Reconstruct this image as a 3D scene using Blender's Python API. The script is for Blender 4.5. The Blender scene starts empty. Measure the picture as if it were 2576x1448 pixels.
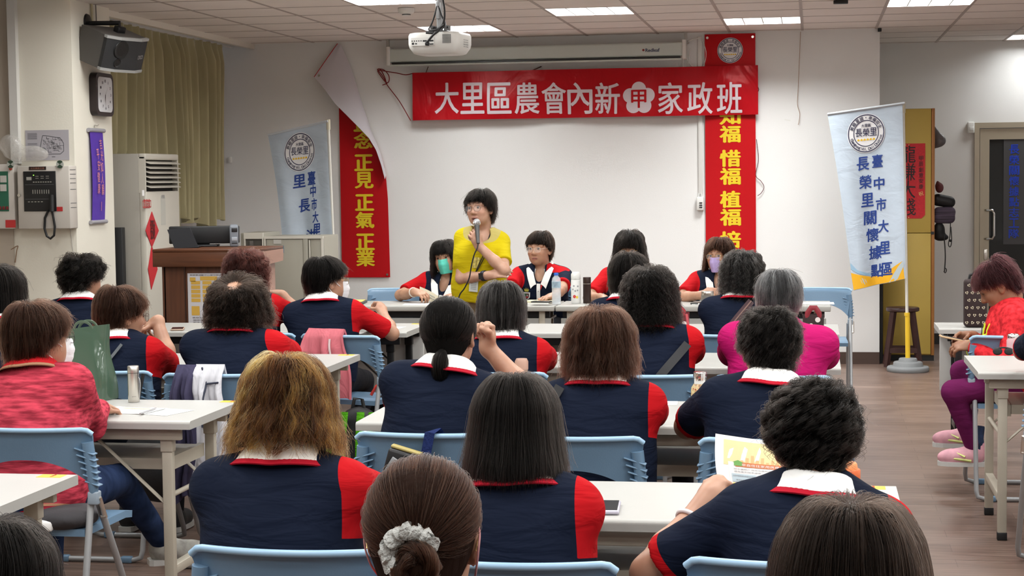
import bpy, bmesh, math, random
import numpy as np
from mathutils import Vector, Matrix, Euler

sc = bpy.context.scene
COL = sc.collection
PI = math.pi
random.seed(7)

# ------------------------------------------------------------------ camera, world, lights, exposure
W, H = 2576, 1448
F, VX, VY, RO, CH = 4450.0, 2044.6, 437.0, 0.0118, 1.6      # focal length in pixels, vanishing point, roll, eye height
_Y = np.array([VX - W / 2, -(VY - H / 2), F]); _Y /= np.linalg.norm(_Y)
_Z = np.array([-RO, 1, -(-RO * _Y[0] + _Y[1]) / _Y[2]]); _Z /= np.linalg.norm(_Z)
_X = np.cross(_Y, _Z); _X = -_X if _X[0] < 0 else _X
RW = np.stack([_X, _Y, _Z])
EYE = np.array([0, 0, CH])
cam_data = bpy.data.cameras.new('camera'); cam = bpy.data.objects.new('camera', cam_data); COL.objects.link(cam)
cam_data.sensor_width = 36; cam_data.lens = 36 * F / W; cam_data.clip_end = 100; cam_data.clip_start = 0.05
_m = np.eye(4); _m[:3, 0] = RW[:, 0]; _m[:3, 1] = RW[:, 1]; _m[:3, 2] = -RW[:, 2]; _m[:3, 3] = EYE
cam.matrix_world = Matrix(_m.tolist())
sc.camera = cam

wd = bpy.data.worlds.new('world'); sc.world = wd; wd.use_nodes = True
wd.node_tree.nodes['Background'].inputs[0].default_value = (0.9, 0.95, 1, 1)
wd.node_tree.nodes['Background'].inputs[1].default_value = 0.05
sc.view_settings.view_transform = 'Standard'; sc.view_settings.look = 'None'
sc.view_settings.gamma = 1; sc.view_settings.exposure = 0.24; sc.view_settings.use_curve_mapping = False
cy = sc.cycles
cy.max_bounces = 7; cy.diffuse_bounces = 4; cy.glossy_bounces = 3; cy.transmission_bounces = 6; cy.transparent_max_bounces = 6
cy.caustics_reflective = False; cy.caustics_refractive = False; cy.sample_clamp_indirect = 6

CEIL = 2.8; BACK = 15.1; LEFTX = -4.86; CORNER = 0.55; RECESS = 16.9
TUBE_POWER = 34.0
TUBE_COL = (0.965, 0.985, 0.975)
# ceiling troffers: (x, y) of each 60 cm cell, in the room's checkerboard
TROFFERS = [(-2.8, 11.75), (-2.8, 14.1), (-1.6, 12.9), (-0.4, 14.1), (0.85, 12.9), (1.95, 16.35)]
TROFFERS_FRONT = [(-4.0, 9.3), (-1.6, 9.4), (0.85, 9.4), (-2.8, 7.0), (-0.4, 7.0), (2.0, 7.4), (-1.6, 4.6), (0.85, 4.6), (-4.0, 4.6), (-2.8, 2.2), (-0.4, 2.2), (2.0, 2.2), (-1.4, 0.2), (0.9, -0.4)]
def lamp(x, y, power, z=CEIL + 0.045):
    ld = bpy.data.lights.new('ceiling_tube_light', 'AREA'); ld.shape = 'RECTANGLE'; ld.size = 0.54; ld.size_y = 0.54
    ld.energy = power; ld.color = TUBE_COL
    o = bpy.data.objects.new('ceiling_tube_light', ld); COL.objects.link(o); o.location = (x, y, z)
    return o

def ray(px, py): return RW @ np.array([px - W / 2, -(py - H / 2), F])
def onY(px, py, y): d = ray(px, py); return EYE + d * (y / d[1])
def onX(px, py, x): d = ray(px, py); return EYE + d * (x / d[0])
def onZ(px, py, z): d = ray(px, py); return EYE + d * ((z - CH) / d[2])

# ------------------------------------------------------------------ materials
def srgb(r, g, b):
    f = lambda c: (c / 255 / 12.92) if c / 255 <= 0.04045 else ((c / 255 + 0.055) / 1.055) ** 2.4
    return (f(r), f(g), f(b))
_mats = {}
def mat(name, col, rough=0.5, metal=0.0, bump=0.0, bscale=40.0, var=0.0, vscale=6.0, stretch=(1, 1, 1), alpha=1.0, trans=0.0, ior=1.45, emis=None, estr=0.0, sheen=0.0, sss=0.0, coat=0.0, spec=0.5):
    """Principled material with object-space noise for colour variation (wear) and bump."""
    if name in _mats: return _mats[name]
    m = bpy.data.materials.new(name); m.use_nodes = True; nt = m.node_tree; b = nt.nodes['Principled BSDF']
    c = tuple(col) + (1,) if len(col) == 3 else tuple(col)
    b.inputs['Base Color'].default_value = c; b.inputs['Roughness'].default_value = rough; b.inputs['Metallic'].default_value = metal
    b.inputs['IOR'].default_value = ior; b.inputs['Specular IOR Level'].default_value = spec
    if alpha < 1: b.inputs['Alpha'].default_value = alpha
    if trans: b.inputs['Transmission Weight'].default_value = trans
    if emis: b.inputs['Emission Color'].default_value = tuple(emis) + (1,); b.inputs['Emission Strength'].default_value = estr
    if sheen: b.inputs['Sheen Weight'].default_value = sheen
    if coat: b.inputs['Coat Weight'].default_value = coat
    if sss: b.inputs['Subsurface Weight'].default_value = sss; b.inputs['Subsurface Radius'].default_value = (0.012, 0.004, 0.002); b.inputs['Subsurface Scale'].default_value = 1
    if var or bump:
        tc = nt.nodes.new('ShaderNodeTexCoord'); mp = nt.nodes.new('ShaderNodeMapping'); mp.inputs['Scale'].default_value = stretch
        nt.links.new(tc.outputs['Object'], mp.inputs['Vector'])
    if var:
        n = nt.nodes.new('ShaderNodeTexNoise'); n.inputs['Scale'].default_value = vscale; n.inputs['Detail'].default_value = 4
        nt.links.new(mp.outputs['Vector'], n.inputs['Vector'])
        r = nt.nodes.new('ShaderNodeValToRGB'); r.color_ramp.elements[0].position = 0.3; r.color_ramp.elements[1].position = 0.7
        r.color_ramp.elements[0].color = tuple(max(0, x * (1 - var)) for x in c[:3]) + (1,)
        r.color_ramp.elements[1].color = tuple(min(1, x * (1 + var)) for x in c[:3]) + (1,)
        nt.links.new(n.outputs['Fac'], r.inputs['Fac']); nt.links.new(r.outputs['Color'], b.inputs['Base Color'])
    if bump:
        n = nt.nodes.new('ShaderNodeTexNoise'); n.inputs['Scale'].default_value = bscale; n.inputs['Detail'].default_value = 3
        nt.links.new(mp.outputs['Vector'], n.inputs['Vector'])
        bm = nt.nodes.new('ShaderNodeBump'); bm.inputs['Strength'].default_value = bump; bm.inputs['Distance'].default_value = 0.01
        nt.links.new(n.outputs['Fac'], bm.inputs['Height']); nt.links.new(bm.outputs['Normal'], b.inputs['Normal'])
    _mats[name] = m
    return m

# ------------------------------------------------------------------ mesh builder
class MB:
    """Collects shapes; build() links them as ONE mesh object. Material index per face through self.mi."""
    def __init__(s): s.v = []; s.f = []; s.m = []; s.mi = 0; s.sm = []; s.smooth = True
    def add(s, vs, fs, smooth=None):
        o = len(s.v); s.v.extend([tuple(map(float, p)) for p in vs])
        sm = s.smooth if smooth is None else smooth
        for f in fs: s.f.append(tuple(i + o for i in f)); s.m.append(s.mi); s.sm.append(sm)
        return s
    def box(s, c, d, rot=None, bev=0.0, seg=2):
        if bev > 0:
            bm = bmesh.new(); bmesh.ops.create_cube(bm, size=1); bmesh.ops.scale(bm, vec=d, verts=bm.verts)
            bmesh.ops.bevel(bm, geom=bm.edges[:], offset=min(bev, 0.49 * min(d)), segments=seg, affect='EDGES', profile=0.5)
            vs = np.array([v.co[:] for v in bm.verts]); bm.verts.index_update(); fs = [[v.index for v in f.verts] for f in bm.faces]; bm.free()
        else:
            vs = np.array([(x, y, z) for x in (-.5, .5) for y in (-.5, .5) for z in (-.5, .5)]) * np.array(d)
            fs = [(0, 1, 3, 2), (4, 6, 7, 5), (0, 4, 5, 1), (2, 3, 7, 6), (0, 2, 6, 4), (1, 5, 7, 3)]
        if rot is not None: vs = vs @ np.array(Euler(rot).to_matrix()).T
        return s.add(vs + np.array(c), fs, smooth=False if bev <= 0 else s.smooth)
    def b2(s, lo, hi, bev=0.0): lo = np.array(lo, float); hi = np.array(hi, float); return s.box((lo + hi) / 2, hi - lo, bev=bev)
    def tube(s, pts, r, n=10, closed=False, cap=True, flat=None):
        """Tube along pts; r scalar or list; flat=(a,b) scales the section along its two frame axes."""
        P = np.array(pts, float)
        if np.isscalar(r) and r < .0075 and not closed and 4 <= len(P) <= 16:      # thin cords and wires: a smooth curve through the points
            Q = np.vstack([2 * P[0] - P[1], P, 2 * P[-1] - P[-2]]); tt = np.linspace(0, 1, 6)[:-1, None]
            P = np.vstack([.5 * (2 * b_ + (c_ - a_) * tt + (2 * a_ - 5 * b_ + 4 * c_ - d_) * tt ** 2 + (3 * b_ - a_ - 3 * c_ + d_) * tt ** 3) for a_, b_, c_, d_ in zip(Q, Q[1:], Q[2:], Q[3:])] + [P[-1:]])
        m = len(P); R = np.full(m, r, float) if np.isscalar(r) else np.array(r, float)
        T = np.gradient(P, axis=0) if not closed else np.roll(P, -1, 0) - np.roll(P, 1, 0)
        T /= np.linalg.norm(T, axis=1)[:, None] + 1e-12
        up = np.array([0, 0, 1.0]) if abs(T[0][2]) < 0.9 else np.array([0, 1.0, 0])
        N = np.cross(T[0], up); N /= np.linalg.norm(N); rows = []
        a = np.linspace(0, 2 * PI, n, endpoint=False); fa, fb = flat or (1, 1)
        for i in range(m):
            N = N - T[i] * N.dot(T[i]); N /= np.linalg.norm(N) + 1e-12; B = np.cross(T[i], N)
            rows.append(P[i] + R[i] * (np.cos(a)[:, None] * N * fa + np.sin(a)[:, None] * B * fb))
        vs = np.concatenate(rows); fs = []
        for i in range(m if closed else m - 1):
            for j in range(n):
                p, q = i * n, ((i + 1) % m) * n
                fs.append((p + j, p + (j + 1) % n, q + (j + 1) % n, q + j))
        if cap and not closed: fs.append(tuple(range(n - 1, -1, -1))); fs.append(tuple((m - 1) * n + j for j in range(n)))
        return s.add(vs, fs)
    def cyl(s, a, b, r, n=20, r2=None): return s.tube([a, b], [r, r if r2 is None else r2], n)
    def lathe(s, prof, c=(0, 0, 0), n=32, axis=None, sx=1, sy=1):
        """prof: (radius, z) pairs, turned about z (or about axis)."""
        vs = []; fs = []; m = len(prof); a = np.linspace(0, 2 * PI, n, endpoint=False)
        for r, z in prof:
            for t in a: vs.append((r * math.cos(t) * sx, r * math.sin(t) * sy, z))
        for i in range(m - 1):
            for j in range(n): fs.append((i * n + j, i * n + (j + 1) % n, (i + 1) * n + (j + 1) % n, (i + 1) * n + j))
        if prof[0][0] > 1e-6: fs.append(tuple(range(n - 1, -1, -1)))
        if prof[-1][0] > 1e-6: fs.append(tuple((m - 1) * n + j for j in range(n)))
        vs = np.array(vs)
        if axis is not None: vs = vs @ np.array(Vector((0, 0, 1)).rotation_difference(Vector(axis)).to_matrix()).T
        return s.add(vs + np.array(c), fs)
    def grid(s, fn, nu, nv, flip=False, closeu=False):
        vs = [fn(i / (nu if closeu else nu - 1), j / (nv - 1)) for i in range(nu) for j in range(nv)]; fs = []
        for i in range(nu if closeu else nu - 1):
            for j in range(nv - 1):
                a, b = i * nv + j, ((i + 1) % nu) * nv + j; q = (a, b, b + 1, a + 1); fs.append(q[::-1] if flip else q)
        return s.add(vs, fs)
    def shell(s, fn, nu, nv, th):
        """A sheet fn(u,v) given thickness th along its normal."""
        P = np.array([[fn(i / (nu - 1), j / (nv - 1)) for j in range(nv)] for i in range(nu)], float)
        du = np.gradient(P, axis=0); dv = np.gradient(P, axis=1); N = np.cross(du, dv); N /= np.linalg.norm(N, axis=2)[..., None] + 1e-12
        A = (P + N * th / 2).reshape(-1, 3); B = (P - N * th / 2).reshape(-1, 3); k = nu * nv; fs = []
        for i in range(nu - 1):
            for j in range(nv - 1):
                a = i * nv + j; b = a + nv; fs.append((a, b, b + 1, a + 1)); fs.append((k + a, k + a + 1, k + b + 1, k + b))
        rim = [i * nv for i in range(nu)] + [(nu - 1) * nv + j for j in range(1, nv)] + [i * nv + nv - 1 for i in range(nu - 2, -1, -1)] + [j for j in range(nv - 2, 0, -1)]
        for i in range(len(rim)):
            a, b = rim[i], rim[(i + 1) % len(rim)]; fs.append((a, k + a, k + b, b))
        return s.add(np.concatenate([A, B]), fs)
    def sphere(s, c, r, n=16, m=10):
        r = (r, r, r) if np.isscalar(r) else r
        return s.grid(lambda u, v: (c[0] + r[0] * math.sin(PI * v) * math.cos(2 * PI * u), c[1] + r[1] * math.sin(PI * v) * math.sin(2 * PI * u), c[2] - r[2] * math.cos(PI * v)), n, m, closeu=True)
    def poly(s, pts, th, nrm):
        """Flat polygon pts (3-D, planar) extruded by th along nrm."""
        P = np.array(pts, float); n = len(P); Q = P + np.array(nrm, float) * th
        fs = [tuple(range(n - 1, -1, -1)), tuple(range(n, 2 * n))] + [(i, (i + 1) % n, n + (i + 1) % n, n + i) for i in range(n)]
        return s.add(np.concatenate([P, Q]), fs, smooth=False)
    def xform(s, fn, start=0):
        for i in range(start, len(s.v)): s.v[i] = tuple(map(float, fn(s.v[i])))
        return s
    def build(s, name, m, parent=None, loc=None, rot=None, label=None, kind=None):
        me = bpy.data.meshes.new(name); me.from_pydata(s.v, [], s.f)
        for x in (m if isinstance(m, (list, tuple)) else [m]): me.materials.append(x)
        me.polygons.foreach_set('material_index', s.m); me.polygons.foreach_set('use_smooth', s.sm); me.update()
        bm = bmesh.new(); bm.from_mesh(me); bmesh.ops.recalc_face_normals(bm, faces=bm.faces)
        if any(s.sm):
            for e in bm.edges:
                if len(e.link_faces) == 2 and e.calc_face_angle(0) > 0.9: e.smooth = False
        bm.to_mesh(me); bm.free()
        return link(name, me, parent, loc, rot, label, kind)

def link(name, data, parent=None, loc=None, rot=None, label=None, kind=None):
    o = bpy.data.objects.new(name, data); COL.objects.link(o)
    if parent is not None: o.parent = parent
    if loc is not None: o.location = loc
    if rot is not None: o.rotation_euler = rot
    if label: o['label'] = label
    if kind: o['kind'] = kind
    return o
def tag(o, label, cat, group=None, kind=None):
    o['label'] = label; o['category'] = cat
    if group: o['group'] = group
    if kind: o['kind'] = kind
    return o
def thing(name, label, cat, loc=(0, 0, 0), rz=0.0, group=None):
    o = bpy.data.objects.new(name, None); COL.objects.link(o); o.location = loc; o.rotation_euler = (0, 0, rz)
    o.empty_display_size = 0.05
    return tag(o, label, cat, group)
def struct(name, mb, m): return mb.build(name, m, kind='structure')
def children(o): return [c for c in COL.objects if c.parent == o]
def dup(o, loc=None, rz=None, label=None, parent=None):
    c = o.copy(); COL.objects.link(c); c.parent = parent
    if loc is not None: c.location = loc
    if rz is not None: c.rotation_euler = (0, 0, rz)
    if label: c['label'] = label
    for ch in _kids.get(o.name, []) if o.name in _kids else children(o): dup(ch, parent=c)
    return c
_kids = {}

# ------------------------------------------------------------------ lettering
_txt = {}
def glyphs(s, bold=0.0, th=0.0, spacing=1.0, fine=False):
    """Triangulated lettering of s, one em tall, centred on its own bounds: (verts, faces, width, height)."""
    k = (s, bold, th, spacing, fine)
    if k in _txt: return _txt[k]
    cu = bpy.data.curves.new('lettering', 'FONT'); cu.body = s; cu.size = 1; cu.offset = bold; cu.extrude = th; cu.resolution_u = 3; cu.space_character = spacing
    o = bpy.data.objects.new('lettering', cu); COL.objects.link(o)
    dg = bpy.context.evaluated_depsgraph_get(); ev = o.evaluated_get(dg); me = ev.to_mesh()
    v = np.array([p.co[:] for p in me.vertices]) if len(me.vertices) else np.zeros((0, 3)); f = [tuple(p.vertices) for p in me.polygons]
    if fine and len(v):
        bm = bmesh.new(); bm.from_mesh(me); bmesh.ops.triangulate(bm, faces=bm.faces)
        for _ in range(4):
            ed = [e for e in bm.edges if e.calc_length() > .13]
            if not ed: break
            bmesh.ops.subdivide_edges(bm, edges=ed, cuts=1); bmesh.ops.triangulate(bm, faces=bm.faces)
        bm.verts.index_update(); v = np.array([p.co[:] for p in bm.verts]); f = [tuple(q.index for q in p.verts) for p in bm.faces]; bm.free()
    ev.to_mesh_clear(); bpy.data.objects.remove(o); bpy.data.curves.remove(cu)
    if len(v):
        lo, hi = v.min(0), v.max(0); v = v - (lo + hi) / 2; w, h = hi[0] - lo[0], hi[1] - lo[1]
    else: w = h = 0
    _txt[k] = (v, f, w, h)
    return _txt[k]
def put_text(mb, s, cx, cy, w, h, fn, bold=0.0, ang=0.0, fine=False):
    """Lettering s fitted into w x h at (cx,cy) in sheet coordinates, laid on the sheet by fn(x,y)->(X,Y,Z)."""
    heavy = max(0.0, bold) * .9; v, f, gw, gh = glyphs(s, 0, fine=fine)
    if not len(v): return
    sx = w / gw if w else h / gh; sy = h / gh if h else sx
    ca, sa = math.cos(ang), math.sin(ang)
    o0, ex, ey = (np.array(fn(cx + p, cy + q), float) for p, q in ((0, 0), (w or h, 0), (0, h or w))); nn = np.cross(ex - o0, ey - o0); nn /= np.linalg.norm(nn) + 1e-12
    for i, (ox, oy) in enumerate(((0, 0),) if heavy <= .004 else ((0, 0), (-heavy, 0), (heavy, 0), (0, heavy * .6), (0, -heavy * .6))):
        x = (v[:, 0] + ox) * sx; y = (v[:, 1] + oy) * sy
        mb.add([np.array(fn(cx + a * ca - b * sa, cy + a * sa + b * ca)) + nn * i * .0003 for a, b in zip(x, y)], f, smooth=False)
def ring(mb, cx, cy, r0, r1, fn, n=64, a0=0, a1=2 * PI):
    vs = []; full = abs(a1 - a0 - 2 * PI) < 1e-6
    for i in range(n):
        a = a0 + (a1 - a0) * i / (n if full else n - 1)
        for r in (r0, r1): vs.append(fn(cx + r * math.cos(a), cy + r * math.sin(a)))
    mb.add(vs, [(2 * i, 2 * i + 1, 2 * ((i + 1) % n) + 1, 2 * ((i + 1) % n)) for i in range(n if full else n - 1)], smooth=False)
def disc(mb, cx, cy, r, fn, n=48):
    m = 7; vs = [fn(cx, cy)] + [fn(cx + r * j / m * math.cos(2 * PI * i / n), cy + r * j / m * math.sin(2 * PI * i / n)) for j in range(1, m + 1) for i in range(n)]
    mb.add(vs, [(0, 1 + i, 1 + (i + 1) % n) for i in range(n)] + [(1 + j * n + i, 1 + (j + 1) * n + i, 1 + (j + 1) * n + (i + 1) % n, 1 + j * n + (i + 1) % n) for j in range(m - 1) for i in range(n)], smooth=False)
def rect(mb, x0, y0, x1, y1, fn, n=1):
    for i in range(n):
        a, b = x0 + (x1 - x0) * i / n, x0 + (x1 - x0) * (i + 1) / n
        mb.add([fn(a, y0), fn(b, y0), fn(b, y1), fn(a, y1)], [(0, 1, 2, 3)], smooth=False)
def seal(cx, cy, R, fn, mats, parent, white=True):
    """The round village seal: rings, lettering round the ring, village name and six dots."""
    up = lambda k: (lambda x, y: fn(x, y, k))
    if white:
        b = MB(); disc(b, cx, cy, R * 1.04, up(0.0012)); b.build('seal_disc', mats['white'], parent)
    b = MB(); ring(b, cx, cy, R * 0.95, R * 1.0, up(0.0028)); ring(b, cx, cy, R * 0.66, R * 0.70, up(0.0028))
    top = '敦睦里誼‧幸福安全'
    for i, ch in enumerate(top):
        a = math.radians(158 - 136 * i / (len(top) - 1))
        put_text(b, ch, cx + R * 0.825 * math.cos(a), cy + R * 0.825 * math.sin(a), None if ch == '‧' else R * 0.2, R * 0.05 if ch == '‧' else R * 0.2, up(0.0028), 0.012, a - PI / 2)
    bot = 'Changrong Vil, Dali District'
    for i, ch in enumerate(bot):
        if ch == ' ': continue
        a = math.radians(200 + 148 * i / (len(bot) - 1)); g = glyphs(ch)
        lift = R * (0.03 if ch in 'gy' else (-0.0))
        rr = R * 0.825 + lift - (R * 0.10 - g[3] * R * 0.24 / 2 if ch not in 'gy,' else 0) * -1 * 0.5
        if ch == ',': rr = R * 0.91
        put_text(b, ch, cx + rr * math.cos(a), cy + rr * math.sin(a), None, g[3] * R * 0.22, up(0.0028), 0.015, a + PI / 2)
    put_text(b, '大里區', cx, cy + R * 0.42, R * 0.52, R * 0.17, up(0.0028), 0.015)
    for i, ch in enumerate('長榮里'): put_text(b, ch, cx + (i - 1) * R * 0.4, cy + R * 0.06, R * 0.37, R * 0.42, up(0.0028), 0.008)
    b.build('seal_lettering', mats['ink'], parent)
    b = MB()
    for i in range(6): ring(b, cx + (i - 2.5) * R * 0.17, cy - R * 0.34, 0.0, R * 0.065, up(0.0028), 12, 0, PI); rect(b, cx + (i - 2.5) * R * 0.17 - R * .065, cy - R * .38, cx + (i - 2.5) * R * 0.17 + R * .065, cy - R * .34, up(0.0028))
    b.build('seal_dots', mats['dots'], parent)
# ------------------------------------------------------------------ implicit surfaces for bodies and cloth
def rot3(yaw=0, pitch=0, roll=0):
    """Axes of a head or limb as columns: right, front, up. yaw turns left (+), pitch looks down (+), roll tips to the right (+)."""
    return np.array(Matrix.Rotation(yaw, 3, 'Z') @ Matrix.Rotation(-pitch, 3, 'X') @ Matrix.Rotation(roll, 3, 'Y'))
I3 = np.eye(3)
def E_(c, r, R=I3, k=0.02): c = np.array(c, float); r = np.array(r, float); return dict(t='e', c=c, r=r, R=R, k=k, lo=c - r.max(), hi=c + r.max())
def C_(a, b, ra, rb, k=0.02):
    a = np.array(a, float); b = np.array(b, float); m = max(ra, rb)
    return dict(t='c', a=a, b=b, ra=ra, rb=rb, k=k, lo=np.minimum(a, b) - m, hi=np.maximum(a, b) + m)
def S_(p): q = dict(p); q['sub'] = True; return q
def prim_d(p, P):
    if p['t'] == 'e':
        q = ((P - p['c']) @ p['R']) / p['r']; k0 = np.sqrt((q * q).sum(1)) + 1e-9; q = q / p['r']; k1 = np.sqrt((q * q).sum(1)) + 1e-9
        return k0 * (k0 - 1) / k1
    ba = p['b'] - p['a']; pa = P - p['a']; t = np.clip(pa @ ba / (ba @ ba + 1e-12), 0, 1)
    d = np.sqrt(((pa - t[:, None] * ba) ** 2).sum(1)) - (p['ra'] + (p['rb'] - p['ra']) * t)
    if 'cut' in p: d = np.maximum(d, (P - p['cut'][0]) @ p['cut'][1])
    return d
def field(prims, P, margin=0.07):
    d = np.full(len(P), 1.0)
    for p in prims:
        mg = margin + p['k']
        w = np.nonzero(((P > p['lo'] - mg) & (P < p['hi'] + mg)).all(1))[0]
        if not len(w): continue
        e = prim_d(p, P[w]); c = d[w]; k = p['k']
        if p.get('sub'): e = -e; hh = np.maximum(k - np.abs(c - e), 0) / k; d[w] = np.maximum(c, e) + hh * hh * k / 4
        else: hh = np.maximum(k - np.abs(c - e), 0) / k; d[w] = np.minimum(c, e) - hh * hh * k / 4
    return d
def isomesh(prims, h, cuts=(), disp=None):
    """Surface nets over the zero set of prims; cuts are (point, normal) half-spaces removed on the normal's side."""
    lo = np.min([p['lo'] for p in prims if not p.get('sub')], 0) - 3 * h; hi = np.max([p['hi'] for p in prims if not p.get('sub')], 0) + 3 * h
    B = 6; nb = np.ceil((hi - lo) / (B * h)).astype(int) + 1; n = nb * B + 1
    def f(P):
        d = field(prims, P, margin=B * h * 1.2)
        if disp is not None: d = d + disp(P)
        for (p0, nn) in cuts: d = np.maximum(d, (P - np.array(p0)) @ np.array(nn))
        return d
    bi = np.stack(np.meshgrid(*[np.arange(k) for k in nb], indexing='ij'), -1).reshape(-1, 3)
    keep = np.abs(f(lo + (bi * B + B / 2) * h)) < B * h * 1.25
    bi = bi[keep]
    off = np.stack(np.meshgrid(*[np.arange(B + 1)] * 3, indexing='ij'), -1).reshape(-1, 3)
    need = np.zeros(n, bool); idx = (bi[:, None, :] * B + off[None]).reshape(-1, 3); need[idx[:, 0], idx[:, 1], idx[:, 2]] = True
    I = np.argwhere(need); val = np.full(n, 9.0, np.float32); val[need] = f(lo + I * h)
    ins = val < 0
    c8 = [(a, b, c) for a in (0, 1) for b in (0, 1) for c in (0, 1)]
    sl = lambda A, o: A[o[0]:n[0] - 1 + o[0], o[1]:n[1] - 1 + o[1], o[2]:n[2] - 1 + o[2]]
    cnt = np.zeros(n - 1, np.int8); ok = np.ones(n - 1, bool)
    for o in c8: cnt += sl(ins, o); ok &= sl(need, o)
    cells = np.argwhere(ok & (cnt > 0) & (cnt < 8)); cid = np.full(n - 1, -1, np.int32); cid[cells[:, 0], cells[:, 1], cells[:, 2]] = np.arange(len(cells))
    g = np.stack([val[cells[:, 0] + o[0], cells[:, 1] + o[1], cells[:, 2] + o[2]] for o in c8], 1)
    acc = np.zeros((len(cells), 3)); num = np.zeros(len(cells)); c8a = np.array(c8, float)
    for i in range(8):
        for j in range(i + 1, 8):
            if abs(c8a[i] - c8a[j]).sum() != 1: continue
            s = (g[:, i] < 0) != (g[:, j] < 0); t = np.where(s, g[:, i] / (g[:, i] - g[:, j] + 1e-12), 0)
            acc += np.where(s[:, None], c8a[i] + t[:, None] * (c8a[j] - c8a[i]), 0); num += s
    V = lo + (cells + acc / np.maximum(num, 1)[:, None]) * h
    Q = []
    for ax in range(3):
        o = [0, 0, 0]; o[ax] = 1
        a = ins[1:-1, 1:-1, 1:-1]; b = ins[1 + o[0]:n[0] - 1 + o[0], 1 + o[1]:n[1] - 1 + o[1], 1 + o[2]:n[2] - 1 + o[2]]
        e = np.argwhere(a != b) + 1; fl = ins[e[:, 0], e[:, 1], e[:, 2]]
        u, v = [(1, 2), (2, 0), (0, 1)][ax]; du = np.zeros(3, int); dv = np.zeros(3, int); du[u] = 1; dv[v] = 1
        lim = lambda q: tuple(np.minimum(q, np.array(n) - 2).T)
        q = np.stack([cid[lim(e - du - dv)], cid[lim(e - dv)], cid[lim(e)], cid[lim(e - du)]], 1)
        q = np.where(fl[:, None], q, q[:, ::-1]); Q.append(q[(q >= 0).all(1)])
    return V, np.concatenate(Q)
def smooth_mesh(V, Q, it=1, lam=0.5):
    ed = np.concatenate([Q[:, [0, 1]], Q[:, [1, 2]], Q[:, [2, 3]], Q[:, [3, 0]]])
    for _ in range(it):
        A = np.zeros_like(V); c = np.zeros(len(V))
        for k in range(3): A[:, k] = np.bincount(ed[:, 0], V[ed[:, 1], k], len(V)) + np.bincount(ed[:, 1], V[ed[:, 0], k], len(V))
        c = np.bincount(ed[:, 0], minlength=len(V)) + np.bincount(ed[:, 1], minlength=len(V))
        V = V + lam * (A / np.maximum(c, 1)[:, None] - V)
    return V
def iso_object(name, V, Q, m, parent=None, attrs=None, loc=None, rz=None, label=None):
    me = bpy.data.meshes.new(name); me.vertices.add(len(V)); me.vertices.foreach_set('co', V.astype(np.float32).ravel())
    me.loops.add(len(Q) * 4); me.loops.foreach_set('vertex_index', Q.astype(np.int32).ravel())
    me.polygons.add(len(Q)); me.polygons.foreach_set('loop_start', np.arange(0, len(Q) * 4, 4, dtype=np.int32))
    me.update(calc_edges=True); me.polygons.foreach_set('use_smooth', np.ones(len(Q), bool)); me.validate(); me.materials.append(m)
    for k, a in (attrs or {}).items():
        if a.ndim == 1: me.attributes.new(k, 'FLOAT', 'POINT').data.foreach_set('value', a.astype(np.float32))
        else: me.attributes.new(k, 'FLOAT_COLOR', 'POINT').data.foreach_set('color', np.c_[a, np.ones(len(a))].astype(np.float32).ravel())
    return link(name, me, parent, loc, None if rz is None else (0, 0, rz), label)
def wrinkle(amp, seed):
    r = np.random.default_rng(seed); K = [(r.normal(size=3) * np.array([10, 12, 26]), r.uniform(0, 6.3), r.normal(size=3) * 7, r.uniform(0, 6.3)) for _ in range(6)]
    def f(P):
        d = 0
        for k, p, k2, p2 in K: d = d + np.sin(P @ k + p + 1.5 * np.sin(P @ k2 + p2))
        return d * amp / 6
    return f

# ------------------------------------------------------------------ skin, cloth and hair materials
def node_mat(name):
    m = bpy.data.materials.new(name); m.use_nodes = True; nt = m.node_tree
    return m, nt, nt.nodes['Principled BSDF'], nt.links.new
def skin_mat():
    m, nt, b, L = node_mat('skin'); a = nt.nodes.new('ShaderNodeAttribute'); a.attribute_name = 'Col'
    tc = nt.nodes.new('ShaderNodeTexCoord'); n = nt.nodes.new('ShaderNodeTexNoise'); n.inputs['Scale'].default_value = 18; n.inputs['Detail'].default_value = 5
    L(tc.outputs['Object'], n.inputs['Vector']); mx = nt.nodes.new('ShaderNodeMix'); mx.data_type = 'RGBA'; mx.blend_type = 'MULTIPLY'
    r = nt.nodes.new('ShaderNodeValToRGB'); r.color_ramp.elements[0].color = (.86, .80, .78, 1); r.color_ramp.elements[1].color = (1, 1, 1, 1); r.color_ramp.elements[0].position = .35; r.color_ramp.elements[1].position = .6
    L(n.outputs['Fac'], r.inputs['Fac']); mx.inputs[0].default_value = 1; L(a.outputs['Color'], mx.inputs[6]); L(r.outputs['Color'], mx.inputs[7]); L(mx.outputs[2], b.inputs['Base Color'])
    b.inputs['Roughness'].default_value = .48; b.inputs['Subsurface Weight'].default_value = .12; b.inputs['Subsurface Radius'].default_value = (.01, .004, .002); b.inputs['Subsurface Scale'].default_value = 1
    return m
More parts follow.
